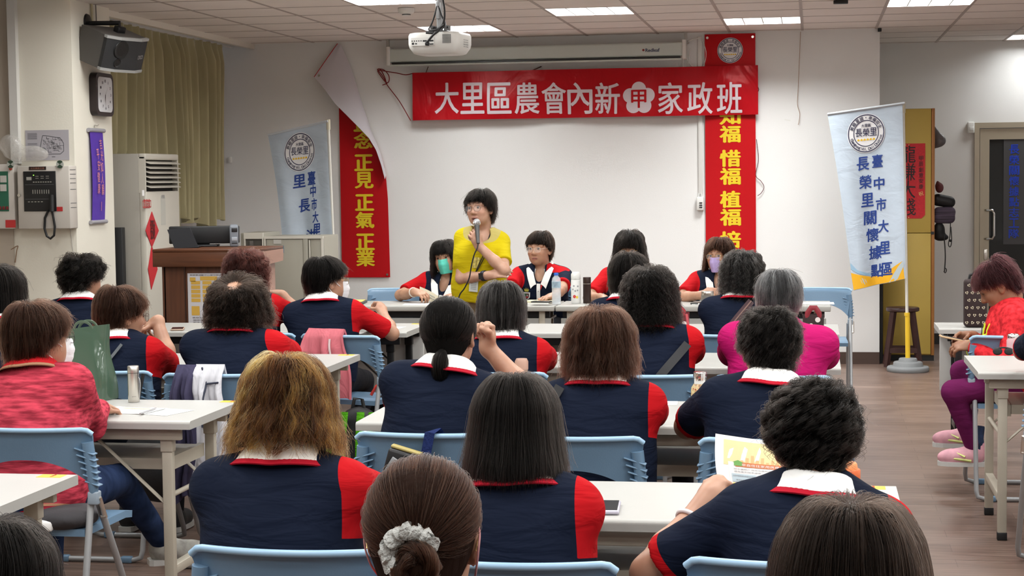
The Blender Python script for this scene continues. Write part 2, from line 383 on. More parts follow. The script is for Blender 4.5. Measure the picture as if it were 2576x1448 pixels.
def cloth_mat(name, base, bump=0.35, scale=7.0, stretch=(0.6, 1, 2.6), rough=0.85, zones=(), var=0.0, sheen=0.0, vscale=30, weave=0.0):
    """Cloth with soft folds; zones are (attribute, colour): the colour where that attribute is positive."""
    m, nt, b, L = node_mat(name); tc = nt.nodes.new('ShaderNodeTexCoord'); mp = nt.nodes.new('ShaderNodeMapping'); mp.inputs['Scale'].default_value = stretch; L(tc.outputs['Object'], mp.inputs['Vector'])
    n = nt.nodes.new('ShaderNodeTexNoise'); n.inputs['Scale'].default_value = scale; n.inputs['Detail'].default_value = 3; n.inputs['Distortion'].default_value = 1.2; L(mp.outputs['Vector'], n.inputs['Vector'])
    bm = nt.nodes.new('ShaderNodeBump'); bm.inputs['Strength'].default_value = bump; bm.inputs['Distance'].default_value = .03; L(n.outputs['Fac'], bm.inputs['Height']); L(bm.outputs['Normal'], b.inputs['Normal'])
    b.inputs['Base Color'].default_value = tuple(base) + (1,); b.inputs['Roughness'].default_value = rough; b.inputs['Sheen Weight'].default_value = sheen; b.inputs['Specular IOR Level'].default_value = .10
    prev = None
    if var:
        n2 = nt.nodes.new('ShaderNodeTexNoise'); n2.inputs['Scale'].default_value = vscale; n2.inputs['Detail'].default_value = 4; L(mp.outputs['Vector'], n2.inputs['Vector'])
        r = nt.nodes.new('ShaderNodeValToRGB'); r.color_ramp.elements[0].position = .35; r.color_ramp.elements[1].position = .65
        r.color_ramp.elements[0].color = tuple(x * (1 - var) for x in base) + (1,); r.color_ramp.elements[1].color = tuple(min(1, x * (1 + var) + .01) for x in base) + (1,); L(n2.outputs['Fac'], r.inputs['Fac']); prev = r.outputs['Color']
    for at, c in zones:
        a = nt.nodes.new('ShaderNodeAttribute'); a.attribute_name = at; g = nt.nodes.new('ShaderNodeMath'); g.operation = 'GREATER_THAN'; g.inputs[1].default_value = 0; L(a.outputs['Fac'], g.inputs[0])
        mx = nt.nodes.new('ShaderNodeMix'); mx.data_type = 'RGBA'; L(g.outputs[0], mx.inputs[0])
        if prev is None: mx.inputs[6].default_value = tuple(base) + (1,)
        else: L(prev, mx.inputs[6])
        mx.inputs[7].default_value = tuple(c) + (1,); prev = mx.outputs[2]
    if prev is not None: L(prev, b.inputs['Base Color'])
    return m
_hm = {}
def hair_mat(cols):
    key = tuple(cols)
    if key in _hm: return _hm[key]
    m = bpy.data.materials.new('hair'); m.use_nodes = True; nt = m.node_tree; nt.nodes.remove(nt.nodes['Principled BSDF']); L = nt.links.new
    h = nt.nodes.new('ShaderNodeBsdfHairPrincipled'); h.parametrization = 'COLOR'
    a = nt.nodes.new('ShaderNodeAttribute'); a.attribute_name = 'tint'; r = nt.nodes.new('ShaderNodeValToRGB')
    r.color_ramp.elements[0].color = tuple(cols[0]) + (1,); r.color_ramp.elements[1].color = tuple(cols[-1]) + (1,)
    for i, c in enumerate(cols[1:-1]): e = r.color_ramp.elements.new((i + 1) / (len(cols) - 1)); e.color = tuple(c) + (1,)
    L(a.outputs['Fac'], r.inputs['Fac']); L(r.outputs['Color'], h.inputs['Color']); h.inputs['IOR'].default_value = 1.16; h.inputs['Roughness'].default_value = .42; h.inputs['Radial Roughness'].default_value = .45; h.inputs['Random Roughness'].default_value = .2
    L(h.outputs[0], nt.nodes['Material Output'].inputs['Surface'])
    s = mat('hair_mass_%d' % len(_hm), tuple(0.62 * (cols[0][i] * .4 + cols[1][i] * .6) for i in range(3)), .8, spec=.08, bump=.5, bscale=60, stretch=(1, 1, .25))
    _hm[key] = (m, s); return _hm[key]
NAVY = (0.0062, 0.0100, 0.024); RED = (0.44, 0.006, 0.010); WHITE = (0.80, 0.80, 0.78); CRIMSON = (0.40, 0.010, 0.025)
M_SKIN = skin_mat()
M_POLO = cloth_mat('navy_polo', NAVY, zones=(('rs', RED), ('cuff', RED), ('yoke', RED)))
M_COLLAR = cloth_mat('white_collar', WHITE, bump=.15, scale=20, stretch=(1, 1, 1))
M_TRIM = cloth_mat('crimson_trim', CRIMSON, bump=.1, scale=20, stretch=(1, 1, 1))
M_TROUSER = cloth_mat('dark_trousers', (0.012, 0.012, 0.015), stretch=(1, 1, .7))
M_MASKW = mat('white_mask', (0.82, 0.83, 0.85), .8, bump=.2, bscale=30, stretch=(.3, 1, 3))
M_LENS = mat('spectacle_lens', (.95, .95, .95), .05, alpha=.12)
M_EYEW = mat('eye_white', (.72, .69, .66), .25); M_IRIS = mat('iris', (.012, .008, .006), .15); M_BROW = mat('brow', (.03, .02, .017), .8)
SHOE = mat('dark_shoe', (.02, .02, .022), .6)

# ------------------------------------------------------------------ hair
def smooth01(x): x = np.clip(x, 0, 1); return x * x * (3 - 2 * x)
HL = [(0, -.088), (50, -.082), (72, -.055), (92, -.005), (122, .012), (150, .052), (180, .07)]
class Hair:
    """Hair as a volume round the skull, laid out by azimuth phi (0 at the back) and distance s from the crown."""
    def __init__(h, T=.02, zend=None, width=None, line=None, crown=-.035, top=1.0, part=0.0):
        h.T = T; h.line = line or HL; h.zend = zend or h.line; h.width = width or [(0, 1), (.04, .96), (.08, .84), (.12, .7)]; h.crown = crown; h.top = top
        h.cz = .025; h.seq = .157
    def pos(h, phi, s, lay):
        psi = np.minimum(s / .1, PI / 2); T = h.T * lay; d = np.maximum(s - h.seq, 0)
        w = np.interp(d, [a for a, _ in h.width], [b for _, b in h.width])
        sn = np.sin(psi); rx = (.078 + T) * w; ry = (.097 + T) * w
        return np.stack([rx * sn * np.sin(phi), -.012 + h.crown * (1 - sn) - ry * sn * np.cos(phi), h.cz + (.088 + T * h.top) * np.cos(psi) - d], -1)
    def s_at(h, phi, tab):
        z = np.interp(np.degrees(np.abs((phi + PI) % (2 * PI) - PI)), [a for a, _ in tab], [b for _, b in tab])
        return np.where(z < h.cz, h.seq + (h.cz - z), .1 * np.arccos(np.clip((z - h.cz) / .09, -1, 1)))
    def shell(h, m, R, c, parent, lump=0.0, seed=0, bald=0.0, fill=.8):
        r = np.random.default_rng(seed); ks = [(r.normal(size=3) * 55, r.uniform(0, 6)) for _ in range(5)]
        nu, nv = 72, 44; ph = np.linspace(0, 2 * PI, nu, endpoint=False); se = h.s_at(ph, h.zend); rows = []
        for i in range(nu):
            t = np.concatenate([np.linspace(0, 1, 30), np.linspace(1, 0, 14)]); s = bald + (se[i] - bald) * t
            lay = np.concatenate([fill * (.05 + .95 * smooth01((s[:30] - bald) / .075)) * (1 - .35 * np.linspace(0, 1, 30) ** 8), np.full(14, -.012 / max(h.T, .004))])
            P = h.pos(np.full(44, ph[i]), s, lay); P[30:, :2] *= np.where(s[30:] > h.seq + .03, .72, 1)[:, None]
            if lump:
                d = sum(np.sin(P[:30] @ k + p) for k, p in ks) / 5; P[:30] += (P[:30] - np.array([0, -.012, .0])) * (d * lump / .1)[:, None]
            rows.append(P)
        P = np.stack(rows).reshape(-1, 3) @ R.T + c
        b = MB(); b.add(P, [(i * nv + j, i * nv + j + 1, ((i + 1) % nu) * nv + j + 1, ((i + 1) % nu) * nv + j) for i in range(nu) for j in range(nv - 1)])
        return b.build('hair', m, parent)
def strands(name, P, rad, tint, m, parent):
    """Strand curves from P (n, k, 3)."""
    n, k = P.shape[:2]; cu = bpy.data.hair_curves.new(name); cu.add_curves([k] * n)
    cu.attributes['position'].data.foreach_set('vector', P.astype(np.float32).ravel())
    at = cu.attributes.get('radius') or cu.attributes.new('radius', 'FLOAT', 'POINT')
    at.data.foreach_set('value', (np.linspace(1, .45, k)[None] * np.full((n, 1), rad)).astype(np.float32).ravel())
    cu.attributes.new('tint', 'FLOAT', 'CURVE').data.foreach_set('value', np.clip(tint, 0, 1).astype(np.float32)); cu.materials.append(m)
    return link(name, cu, parent, kind='stuff')
def grow(h, N, R, c, m, parent, seed=0, K=260, clump=.6, L=None, curl=(0, .03), wave=(0, .06), rad=.0005, jit=.004, bald=0.0, bend=0.0, frizz=0.0, tintbias=None, pts=14, endj=.012, fly=.03, lift=1.0):
    N = int(N * .70); rad = rad * 1.2; pts = pts if curl[0] else 10
    r = np.random.default_rng(seed); ph = r.uniform(0, 2 * PI, N * 2); ss = h.s_at(ph, h.line); s0 = .1 * np.arccos(np.clip(1 - r.uniform(0, 1, N * 2) * (1 - np.cos(np.minimum(ss / .1, PI / 2))), -1, 1))
    low = (ss > h.seq) & (r.uniform(size=N * 2) < .35); s0 = np.where(low, h.seq * .8 + r.uniform(size=N * 2) * (ss - h.seq * .8), s0)
    ok = s0 > bald * (0.45 + .9 * r.uniform(size=N * 2)); ph = ph[ok][:N]; s0 = s0[ok][:N]; N = len(ph)
    kc = r.choice(N, min(K, N), replace=False); xyz = h.pos(ph, s0, np.zeros(N)); kx = xyz[kc]
    cl = np.concatenate([((xyz[i:i + 2000, None] - kx[None]) ** 2).sum(2).argmin(1) for i in range(0, N, 2000)])
    t = np.linspace(0, 1, pts)[None]; dphi = (ph[kc][cl] - ph + PI) % (2 * PI) - PI
    se = h.s_at(ph, h.zend); ct = r.uniform(size=len(kc))[cl]; ct2 = r.uniform(size=len(kc))[cl]
    u = np.clip(1 - .55 * s0 / np.maximum(ss[ok][:N], .05) + r.normal(size=N) * .12 + (ct2 - .5) * .3, .25, 1.15) * lift
    if L is None: s1 = se + r.normal(size=N) * endj - .01
    else: s1 = np.minimum(s0 + L * (.7 + .6 * r.uniform(size=N)), se + .012)
    s1 = np.maximum(s1, s0 + .02); s = s0[:, None] + (s1 - s0)[:, None] * t; arc = s - s0[:, None]
    cw = clump * t; sk = (s0[kc][cl] - s0)[:, None]; s = s + sk * cw * .6; pw = np.where(s0 < .03, .2, 1)[:, None]
    phi = ph[:, None] + dphi[:, None] * cw * pw + bend * t * (ct[:, None] - .5) * 2
    lay = u[:, None] * (.15 + .85 * smooth01(arc / .035)); P = h.pos(phi, np.maximum(s, 0), lay)
    nrm = P - np.array([0, -.012, 0]) * np.array([1, 1, 0]); nrm[..., 2] = np.where(P[..., 2] > h.cz, P[..., 2] - h.cz, 0); nrm /= np.linalg.norm(nrm, axis=2)[..., None] + 1e-9
    tg = np.gradient(P, axis=1); tg /= np.linalg.norm(tg, axis=2)[..., None] + 1e-9; bi = np.cross(tg, nrm); phs = (ct * 2 * PI)[:, None]
    env = smooth01(arc / .03)
    if curl[0]:
        w = 2 * PI * arc / (curl[1] * (.75 + .5 * ct2[:, None])) + phs; a = curl[0] * env * (.7 + .6 * ct2[:, None]); P = P + a[..., None] * (np.cos(w)[..., None] * nrm + np.sin(w)[..., None] * bi)
    if wave[0]:
        w = 2 * PI * arc / (wave[1] * (.75 + .5 * ct2[:, None])) + phs; a = wave[0] * env * smooth01(arc / .12); P = P + a[..., None] * (np.sin(w)[..., None] * bi + .6 * np.cos(w)[..., None] * nrm)
    P = P + r.normal(size=(N, 1, 3)) * jit * t[..., None]
    if frizz: P = P + np.cumsum(r.normal(size=P.shape), 1) * frizz * env[..., None]
    fl = r.uniform(size=N) < fly; P = P + (fl[:, None] * t ** 2 * .014)[..., None] * (nrm + r.normal(size=(N, 1, 3)) * .5)
    tint = ct * .65 + r.uniform(size=N) * .35
    if tintbias is not None: tint = tintbias(ph, s0, tint)
    return strands('hair_strands', P @ R.T + c, rad, tint, m, parent)
def gathered(N, knot, R, c, m, parent, seed=0, rad=.0005, T=.010, K=200, line=None, extra=0.0):
    """Hair combed back from the hairline over the skull to a knot."""
    N = int(N * .7); rad = rad * 1.2
    r = np.random.default_rng(seed); h = Hair(T=T, line=line); ph = r.uniform(0, 2 * PI, N); ss = h.s_at(ph, h.line); s0 = ss * np.sqrt(r.uniform(.004, 1, N)); cz = np.array([0, -.012, .025])
    rr = np.array([.078, .097, .09]); A = (h.pos(ph, s0, np.zeros(N)) - cz) / rr; B = (np.array(knot) - cz) / rr; B = B / np.linalg.norm(B); An = A / np.linalg.norm(A, axis=1)[:, None]
    om = np.arccos(np.clip(An @ B, -1, 1))[:, None, None]; t = np.linspace(0, 1, 10)[None, :, None]
    D = (np.sin((1 - t) * om) * An[:, None] + np.sin(t * om) * B) / np.sin(om); lay = (.3 + .8 * r.uniform(size=(N, 1, 1))) * T * np.sin(PI * np.clip(t * .85 + .08, 0, 1))
    P = cz + D * (rr + lay) + extra * np.sin(PI * t) * D * .1; P += np.sin(t * 9 + r.uniform(0, 6, (N, 1, 1))) * .0012 + r.normal(size=(N, 1, 3)) * .002
    tint = (np.sin(ph * 23) * .5 + .5) * .5 + r.uniform(size=N) * .5
    return strands('hair_strands', P @ R.T + c, rad, tint, m, parent)
def lock(path, rad0, N, R, c, m, parent, seed=0, rad=.0005, twist=2.0, taper=(1, 1.2, 1, .4), name='hair_strands'):
    """A bundle of strands along a path in head coordinates."""
    r = np.random.default_rng(seed); P = np.array(path, float); k = 12; tt = np.linspace(0, 1, k); src = np.linspace(0, 1, len(P)); C = np.stack([np.interp(tt, src, P[:, i]) for i in range(3)], 1)
    for _ in range(3): C[1:-1] = (C[:-2] + 2 * C[1:-1] + C[2:]) / 4
    T = np.gradient(C, axis=0); T /= np.linalg.norm(T, axis=1)[:, None]; N0 = np.cross(T, [1, .3, .2]); N0 /= np.linalg.norm(N0, axis=1)[:, None]; B0 = np.cross(T, N0)
    q = rad0 * np.sqrt(r.uniform(size=N)); a = r.uniform(0, 2 * PI, N); tp = np.interp(tt, np.linspace(0, 1, len(taper)), taper)
    an = a[:, None] + twist * tt[None] + .3 * np.sin(6 * tt + a[:, None]); o = (q[:, None] * tp)[..., None] * (np.cos(an)[..., None] * N0 + np.sin(an)[..., None] * B0)
    return strands(name, (C[None] + o + r.normal(size=(N, 1, 3)) * .002 * tt[None, :, None]) @ R.T + c, rad, r.uniform(size=N), m, parent)
# ------------------------------------------------------------------ people
DBG = False
def nrm(v): v = np.array(v, float); return v / (np.linalg.norm(v) + 1e-12)
def hand_prims(w, d, n, side, curl=(25, 30, 20), thumb='side', spread=1.0, sc=1.0):
    """Palm, four fingers and thumb from the wrist w; d points to the knuckles, n out of the back of the hand."""
    d = nrm(d); n = np.array(n, float); n = nrm(n - d * d.dot(n)); x = np.cross(d, n) * (1 if side > 0 else -1)   # x points to the thumb side's opposite
    Rm = np.stack([x, d, n], 1); k = .006; pr = []
    at = lambda a, b, c: w + Rm @ (np.array([a, b, c]) * sc)
    pr.append(E_(at(0, .045, 0), np.array([.039, .050, .0145]) * sc, Rm, .012)); pr.append(C_(w - d * .01, at(0, .03, 0), .025 * sc, .026 * sc, .02))
    pr.append(E_(at(-.026, .03, -.006), np.array([.016, .03, .013]) * sc, Rm, .012))
    if np.isscalar(curl[0]): curl = [curl] * 4
    for i, (fx, fy, fl) in enumerate([(-.030, .083, .074), (-.010, .089, .082), (.011, .086, .076), (.030, .077, .061)]):
        a = at(fx, fy - .012, .001); ang = 0.0; sp = fx * 4 * spread
        for j, (q, rr) in enumerate([(.46, .0092), (.30, .0084), (.25, .0076)]):
            ang += math.radians(curl[i][j]); dirl = np.array([math.sin(sp) * math.cos(ang) * .6, math.cos(ang), -math.sin(ang)]); b = a + Rm @ dirl * fl * q * sc
            pr.append(C_(a, b, rr * sc, (rr - .0006) * sc, .004)); a = b
    tb = at(-.030, .022, -.006)
    td = {'side': [(-.75, .65, -.12), (-.35, .93, -.1)], 'grip': [(-.5, .45, -.75), (.55, .65, -.5)], 'fist': [(-.30, .75, -.60), (.75, .35, -.45)], 'out': [(-.8, .55, -.2), (-.6, .8, 0)]}[thumb]
    for (dd, ln, rr) in ((td[0], .042, .0115), (td[1], .033, .0095)):
        b = tb + Rm @ nrm(dd) * ln * sc; pr.append(C_(tb, b, rr * sc, (rr - .0012) * sc, .005)); tb = b
    return pr
def ik(s, t, l1, l2, pole):
    s = np.array(s, float); t = np.array(t, float); v = t - s; L = min(np.linalg.norm(v), (l1 + l2) * .995); u = nrm(v); a = (l1 * l1 - l2 * l2 + L * L) / (2 * L); hgt = math.sqrt(max(l1 * l1 - a * a, 0))
    p = np.array(pole, float); p = nrm(p - u * u.dot(p)); return s + u * a + p * hgt, s + u * L
SKINS = {'fair': (.54, .315, .22), 'warm': (.46, .255, .165), 'tan': (.31, .15, .085)}
def person(label, at, face, head, hy=0, hp=0, hr=0, sw=.175, arms=None, top='polo', hair=None, skin='warm', h=.006, girth=1.0, standing=False, seatz=.50, knees=None, trousers=M_TROUSER, feet=True, shoe=SHOE, features=False, mask=None, glasses=None, collar=True, seed=0, group='people seated at the tables', mouth=0.0, hs=1.0, hem=None, neckline=None, extra=None, belly=0.0, cat='person', nk=-.014, toe=None):
    """at: world (x, y) under the hips; face: heading (0 looks at the back wall); head: skull centre in the person's own frame
    (right, front, up); arms: {-1/1: dict(wrist, pole, d, n, curl, thumb)}."""
    r = np.random.default_rng(seed); hc = np.array(head, float); R = rot3(hy, hp, hr); hl = lambda *p: hc + R @ (np.array(p, float) * hs)
    base = hc + R @ np.array([0, -.03, -.09]) * .6 + np.array([0, -.03, -.115]) * .55 + np.array([0, 0, nk])
    hip = np.array([0, 0, seatz + .06 if not standing else .86]); sp = nrm(base - hip); Ls = np.linalg.norm(base - hip)
    rt = nrm(np.cross(sp, np.array([0, -1.0, 0])) * -1); rt = nrm(np.cross(np.array([0, 1.0, 0]), sp)); fr = np.cross(sp, rt); RT = np.stack([rt, fr, sp], 1)
    tl = lambda x, y, z: hip + RT @ np.array([x, y, z])
    g = girth; zs = Ls - .045
    sh = {s: tl(s * sw, -.005, zs) for s in (-1, 1)}
    tor = lambda i: [E_(tl(0, .0, .0), (.165 * g + i, .115 * g + i, .13 + i), RT, .08), E_(tl(0, .012 + belly * .5, Ls * .34), (.142 * g + i, .108 * g + belly + i, .17 + i), RT, .08),
                     E_(tl(0, .008, Ls * .62), (sw * .90 * (.6 + .4 * g) + i, .106 * (.7 + .3 * g) + i, .19 + i), RT, .08), C_(sh[-1] + RT @ [.02, 0, -.01], sh[1] + RT @ [-.02, 0, -.01], .056 + i, .056 + i, .06),
                     C_(tl(-.03, -.012, Ls - .038), tl(-sw * .75, -.012, zs + .004), .033 + i, .040 + i, .05), C_(tl(.03, -.012, Ls - .038), tl(sw * .75, -.012, zs + .004), .033 + i, .040 + i, .05),
                     E_(tl(-.075, .085 * (.7 + .3 * g), Ls * .62), (.062 + i, .05 + i, .062 + i), RT, .06), E_(tl(.075, .085 * (.7 + .3 * g), Ls * .62), (.062 + i, .05 + i, .062 + i), RT, .06)]
    body = [dict(p) for p in tor(-.008)]
    # head
    def HE(c, rr, k=.02, R2=None): return E_(hl(*c), np.array(rr) * hs, R if R2 is None else R @ R2, k)
    def HC(a, b, ra, rb, k=.01): return C_(hl(*a), hl(*b), ra * hs, rb * hs, k)
    body += [HE((0, -.012, .025), (.074, .092, .085)), HE((0, .028, -.028), (.062, .060, .084), .03), HE((0, .046, -.086), (.036, .034, .026), .03), HE((-.035, .028, -.055), (.020, .04, .033), .03), HE((.035, .028, -.055), (.020, .04, .033), .03)]
    body += [HC((0, -.022, -.05), (0, -.026, -.09), .050, .047, .03), C_(hl(0, -.026, -.08), base + RT @ [0, 0, -.03], .047, .054, .03)]
    if features:
        body += [HC((0, .080, .004), (0, .100, -.030), .0085, .0125, .012), HE((-.012, .091, -.036), (.009, .010, .008), .008), HE((.012, .091, -.036), (.009, .010, .008), .008),
                 HC((-.045, .070, .020), (-.014, .080, .017), .010, .010, .014), HC((.045, .070, .020), (.014, .080, .017), .010, .010, .014), HE((-.036, .062, -.030), (.022, .02, .02), .02), HE((.036, .062, -.030), (.022, .02, .02), .02)]
        body += [S_(HE((-.030, .094, .000), (.017, .016, .010), .012)), S_(HE((.030, .094, .000), (.017, .016, .010), .012))]
        body += [HE((-.030, .072, -.001), (.015, .012, .011), .006), HE((.030, .072, -.001), (.015, .012, .011), .006)]
        body += [HE((0, .083, -.0635), (.022, .010, .0055), .006), HE((0, .081, -.075 - mouth), (.018, .011, .006), .006)]
        if mouth: body += [S_(HE((0, .092, -.069 - mouth * .5), (.018, .012, mouth * .6), .004))]
    for s in (-1, 1):
        ER = rot3(s * .35, 0, 0); body += [HE((s * .079, -.006, -.010), (.008, .020, .032), .012, ER), HE((s * .077, .004, -.036), (.007, .010, .012), .008)]
        body += [S_(HE((s * .090, .002, -.006), (.009, .011, .019), .008, ER))]
    # arms
    arms = arms or {}; A = {}
    for s in (-1, 1):
        a = dict(wrist=(s * .10, .38, .775), pole=(s * .8, -.1, -.8), d=(-s * .5, .85, -.05), n=(0, 0, 1)); a.update(arms.get(s, {}))
        el, wr = ik(sh[s], a['wrist'], .275, .235, a['pole']); A[s] = (el, wr, a)
        af = a.get('fat', g)
        body += [C_(sh[s], el, .046 * af, .037 * af, .03), C_(el, el + (wr - el) * .35, .036 * af, .037 * af, .02), C_(el + (wr - el) * .35, wr, .037 * af, .026, .02)]
        body += hand_prims(wr, a['d'], a['n'], s, a.get('curl', (25, 30, 20)), a.get('thumb', 'side'), a.get('spread', 1), a.get('hsc', .95))
    if standing:
        for s in (-1, 1): body += [C_(tl(s * .085, 0, -.02), (s * .09, .01, .45), .07, .045, .03), C_((s * .09, .01, .45), (s * .09, -.01, .07), .042, .03, .02), C_((s * .09, -.02, .04), (s * .10, .12, .03), .03, .025, .02)]
    V, Q = isomesh(body, h); V = smooth_mesh(V, Q, 1, .4)
    # skin colour per vertex: lips, cheeks, knuckles
    q = (V - hc) @ R / hs; base_c = np.array(SKINS[skin]); Cv = np.tile(base_c, (len(V), 1))
    def blend(w, c):
        nonlocal Cv
        Cv = Cv * (1 - w[:, None]) + np.array(c) * w[:, None]
    if features:
        f = q[:, 1] > .05
        for s in (-1, 1): blend(f * .35 * np.exp(-(((q[:, 0] - s * .038) / .022) ** 2 + ((q[:, 2] + .03) / .02) ** 2)), base_c * np.array([1.12, .80, .78]))
        lip = f * np.exp(-((q[:, 0] / .021) ** 4 + ((q[:, 2] + .068 + mouth * .5) / (.0105 + mouth * .5)) ** 4)); blend(.75 * lip, (.36, .11, .095))
        ln = f * np.exp(-((q[:, 0] / .021) ** 6 + ((q[:, 2] + .069 + mouth * .5) / (.0028 + mouth * .42)) ** 4)); blend(.85 * ln, (.06, .02, .018))
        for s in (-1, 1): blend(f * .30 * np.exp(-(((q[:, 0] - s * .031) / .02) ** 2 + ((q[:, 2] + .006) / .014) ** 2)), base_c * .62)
    o = iso_object('person', V, Q, M_SKIN, None, dict(Col=Cv), (at[0], at[1], 0), face); tag(o, label, cat, group)
    if not standing or True:
        ctx = dict(o=o, hc=hc, R=R, hl=hl, tl=tl, RT=RT, base=base, sh=sh, A=A, Ls=Ls, zs=zs, sw=sw, hs=hs)
    # clothes on the trunk
    cl = [dict(p) for p in tor(.013)]
    if top == 'blouse': cl.append(E_(tl(0, .012, Ls * .18), (.155, .118, .22), RT, .08))
    cl.append(E_(tl(0, .006, Ls * .42), (sw * .98, .104 * g, .25), RT, .08)); ntor = list(cl)
    spec = TOPS[top]; sl = spec['sleeve']; sleeve_p = {}; cuts = []
    for s in (-1, 1):
        el, wr, a = A[s]; af = a.get('fat', g); u = nrm(el - sh[s]); L1 = np.linalg.norm(el - sh[s])
        if sl == 'long':
            sp_ = [C_(sh[s], el, .060 * af, .052 * af, .04), C_(el, wr - nrm(wr - el) * .02, .052 * af, .038, .02)]
        else: q_ = C_(sh[s], sh[s] + u * L1 * (sl + .1), .054 * af, .058 * af, .03); q_['cut'] = (sh[s] + u * L1 * sl, u); sp_ = [q_]
        sleeve_p[s] = sp_; cl += sp_
    wr_ = wrinkle(.0035, seed + 3); hz = hem if hem is not None else (.02 if not standing else -.06)
    cuts = [(tl(0, 0, hz - .06), -sp)]
    neck_cut = spec.get('neck', .045)
    cl.append(S_(C_(base + RT @ [0, .0, -.002], hl(0, -.01, -.02), neck_cut + .012, neck_cut + .012, .012)))
    if neckline: cl.append(S_(E_(base + RT @ [0, .062, -.006], neckline, RT, .012)))
    V, Q = isomesh(cl, max(h, .0065), cuts, wr_); V = smooth_mesh(V, Q, 2, .5)
    dt = field(ntor, V, .5); da = {s: field(sleeve_p[s], V, .5) for s in (-1, 1)}; loc = (V - hip) @ RT; at_ = {}
    xr = loc[:, 0]
    at_['rs'] = np.where(xr > 0, np.maximum(.012 + (dt - da[1]), np.minimum(xr - sw * 1.02, (loc[:, 2] - zs + .11) * .5)), -1.0)
    tt = (V - sh[-1]) @ nrm(A[-1][0] - sh[-1]) / max(np.linalg.norm(A[-1][0] - sh[-1]), 1e-6)
    at_['cuff'] = np.where((da[-1] < dt + .02) & (xr < -.08), tt - ((sl if sl != 'long' else 9) - .10), -1.0)
    if DBG: print('cuff', tt.max(), (da[-1] < dt + .02).sum(), at_['cuff'].max(), (at_['cuff'] > 0).sum())
    at_['yoke'] = np.where((loc[:, 1] > -.005) & (da[-1] > dt - .012), np.minimum(loc[:, 2] - (zs + .044), -loc[:, 0] - .05), -1.0) if spec.get('yoke') else np.full(len(V), -1.0)
    at_['low'] = .028 - (loc[:, 2] - hz + .06); at_['low2'] = np.minimum(np.abs(.043 - (loc[:, 2] - hz + .06)) * -1 + .004, 1)
    at_['neckd'] = .115 - np.sqrt((((V - base) @ RT - np.array([0, .015, -.012])) ** 2 * np.array([.8, 1.0, 1.0])).sum(1))
    shirt = iso_object(spec.get('name', 'shirt'), V, Q, spec['mat'], o, at_); ctx['shirt'] = shirt
    if collar and spec.get('collar', True): polo_collar(o, base, RT, spec.get('cmat', M_COLLAR), spec.get('tmat', M_TRIM), spec.get('wide', 1.0))
    # trousers and shoes
    if not standing:
        kn = knees or {s: (s * .11, .42, .49) for s in (-1, 1)}; tp = [E_(tl(0, 0, -.01), (.165 * g, .13 * g, .12), RT, .06)]; ft = {}
        for s in (-1, 1):
            k0 = np.array(kn[s][:3], float); an = np.array(kn[s][3:6], float) if len(kn[s]) > 3 else k0 + np.array([0, -.02, -(k0[2] - .09)]); ft[s] = (k0, an)
            tp += [C_(hip + np.array([s * .085, .02, -.01]), k0, .085 * min(g, 1.15), .058, .04), C_(k0, an, .056, .042, .02)]
        V, Q = isomesh(tp, .010, [((0, 0, .07), (0, 0, -1))] if not knees else [], wrinkle(.003, seed + 9)); V = smooth_mesh(V, Q, 1)
        ctx['trousers'] = iso_object('trousers', V, Q, trousers, o)
        if feet:
            for s in (-1, 1): ctx['shoe%d' % s] = make_shoe(o, ft[s][1], (toe or {}).get(s, (0, 1, 0)), shoe)
    else:
        tp = [E_((0, 0, .86), (.17 * g, .125 * g, .13), I3, .05)]
        for s in (-1, 1): tp += [C_((s * .085, 0, .84), (s * .095, .01, .46), .088, .062, .04), C_((s * .095, .01, .46), (s * .095, -.01, .06), .060, .052, .02)]
        V, Q = isomesh(tp, .010, [((0, 0, .05), (0, 0, -1))], wrinkle(.003, 5)); iso_object('trousers', smooth_mesh(V, Q, 1), Q, trousers, o)
        for s in (-1, 1): make_shoe(o, np.array([s * .095, -.02, .08]), (0, 1, 0), shoe)
    # face pieces
    if features: face_parts(o, hl, R, hs, features)
    if mask: face_mask(o, hl, mask, strap=True)
    if glasses: spectacles(o, hl, glasses)
    if hair: hair(ctx)
    if extra: extra(ctx)
    return ctx
def make_shoe(o, an, d, m, m2=None, name='shoe', ang=0.0):
    an = np.array(an, float); d = nrm(d); sd = np.array([d[1], -d[0], 0]); z0 = an[2] - .085
    P = lambda f, x, z: np.array([an[0], an[1], z0]) + d * f + sd * x + np.array([0, 0, z])
    up = [E_(P(.015, 0, .055), (.042, .062, .045), np.stack([sd, d, np.array([0, 0, 1.])], 1), .03), E_(P(.09, 0, .042), (.045, .092, .044), np.stack([sd, d, np.array([0, 0, 1.])], 1), .03), C_(P(.0, 0, .05), P(-.01, 0, .10), .042, .040, .03)]
    V, Q = isomesh(up, .007, [(P(0, 0, .012), (0, 0, -1))]); sh = iso_object(name, smooth_mesh(V, Q, 1), Q, m, o)
    b = MB(); prof = [(-.055, .028), (-.04, .038), (.02, .040), (.08, .046), (.13, .044), (.165, .030), (.18, .010)]
    ring_ = [P(f, x, 0) for f, x in prof] + [P(f, -x, 0) for f, x in reversed(prof)]
    b.poly(ring_, .022, (0, 0, 1)); b.build('sole', m2 or mat('rubber_sole', (.6, .6, .58), .6), sh); return sh
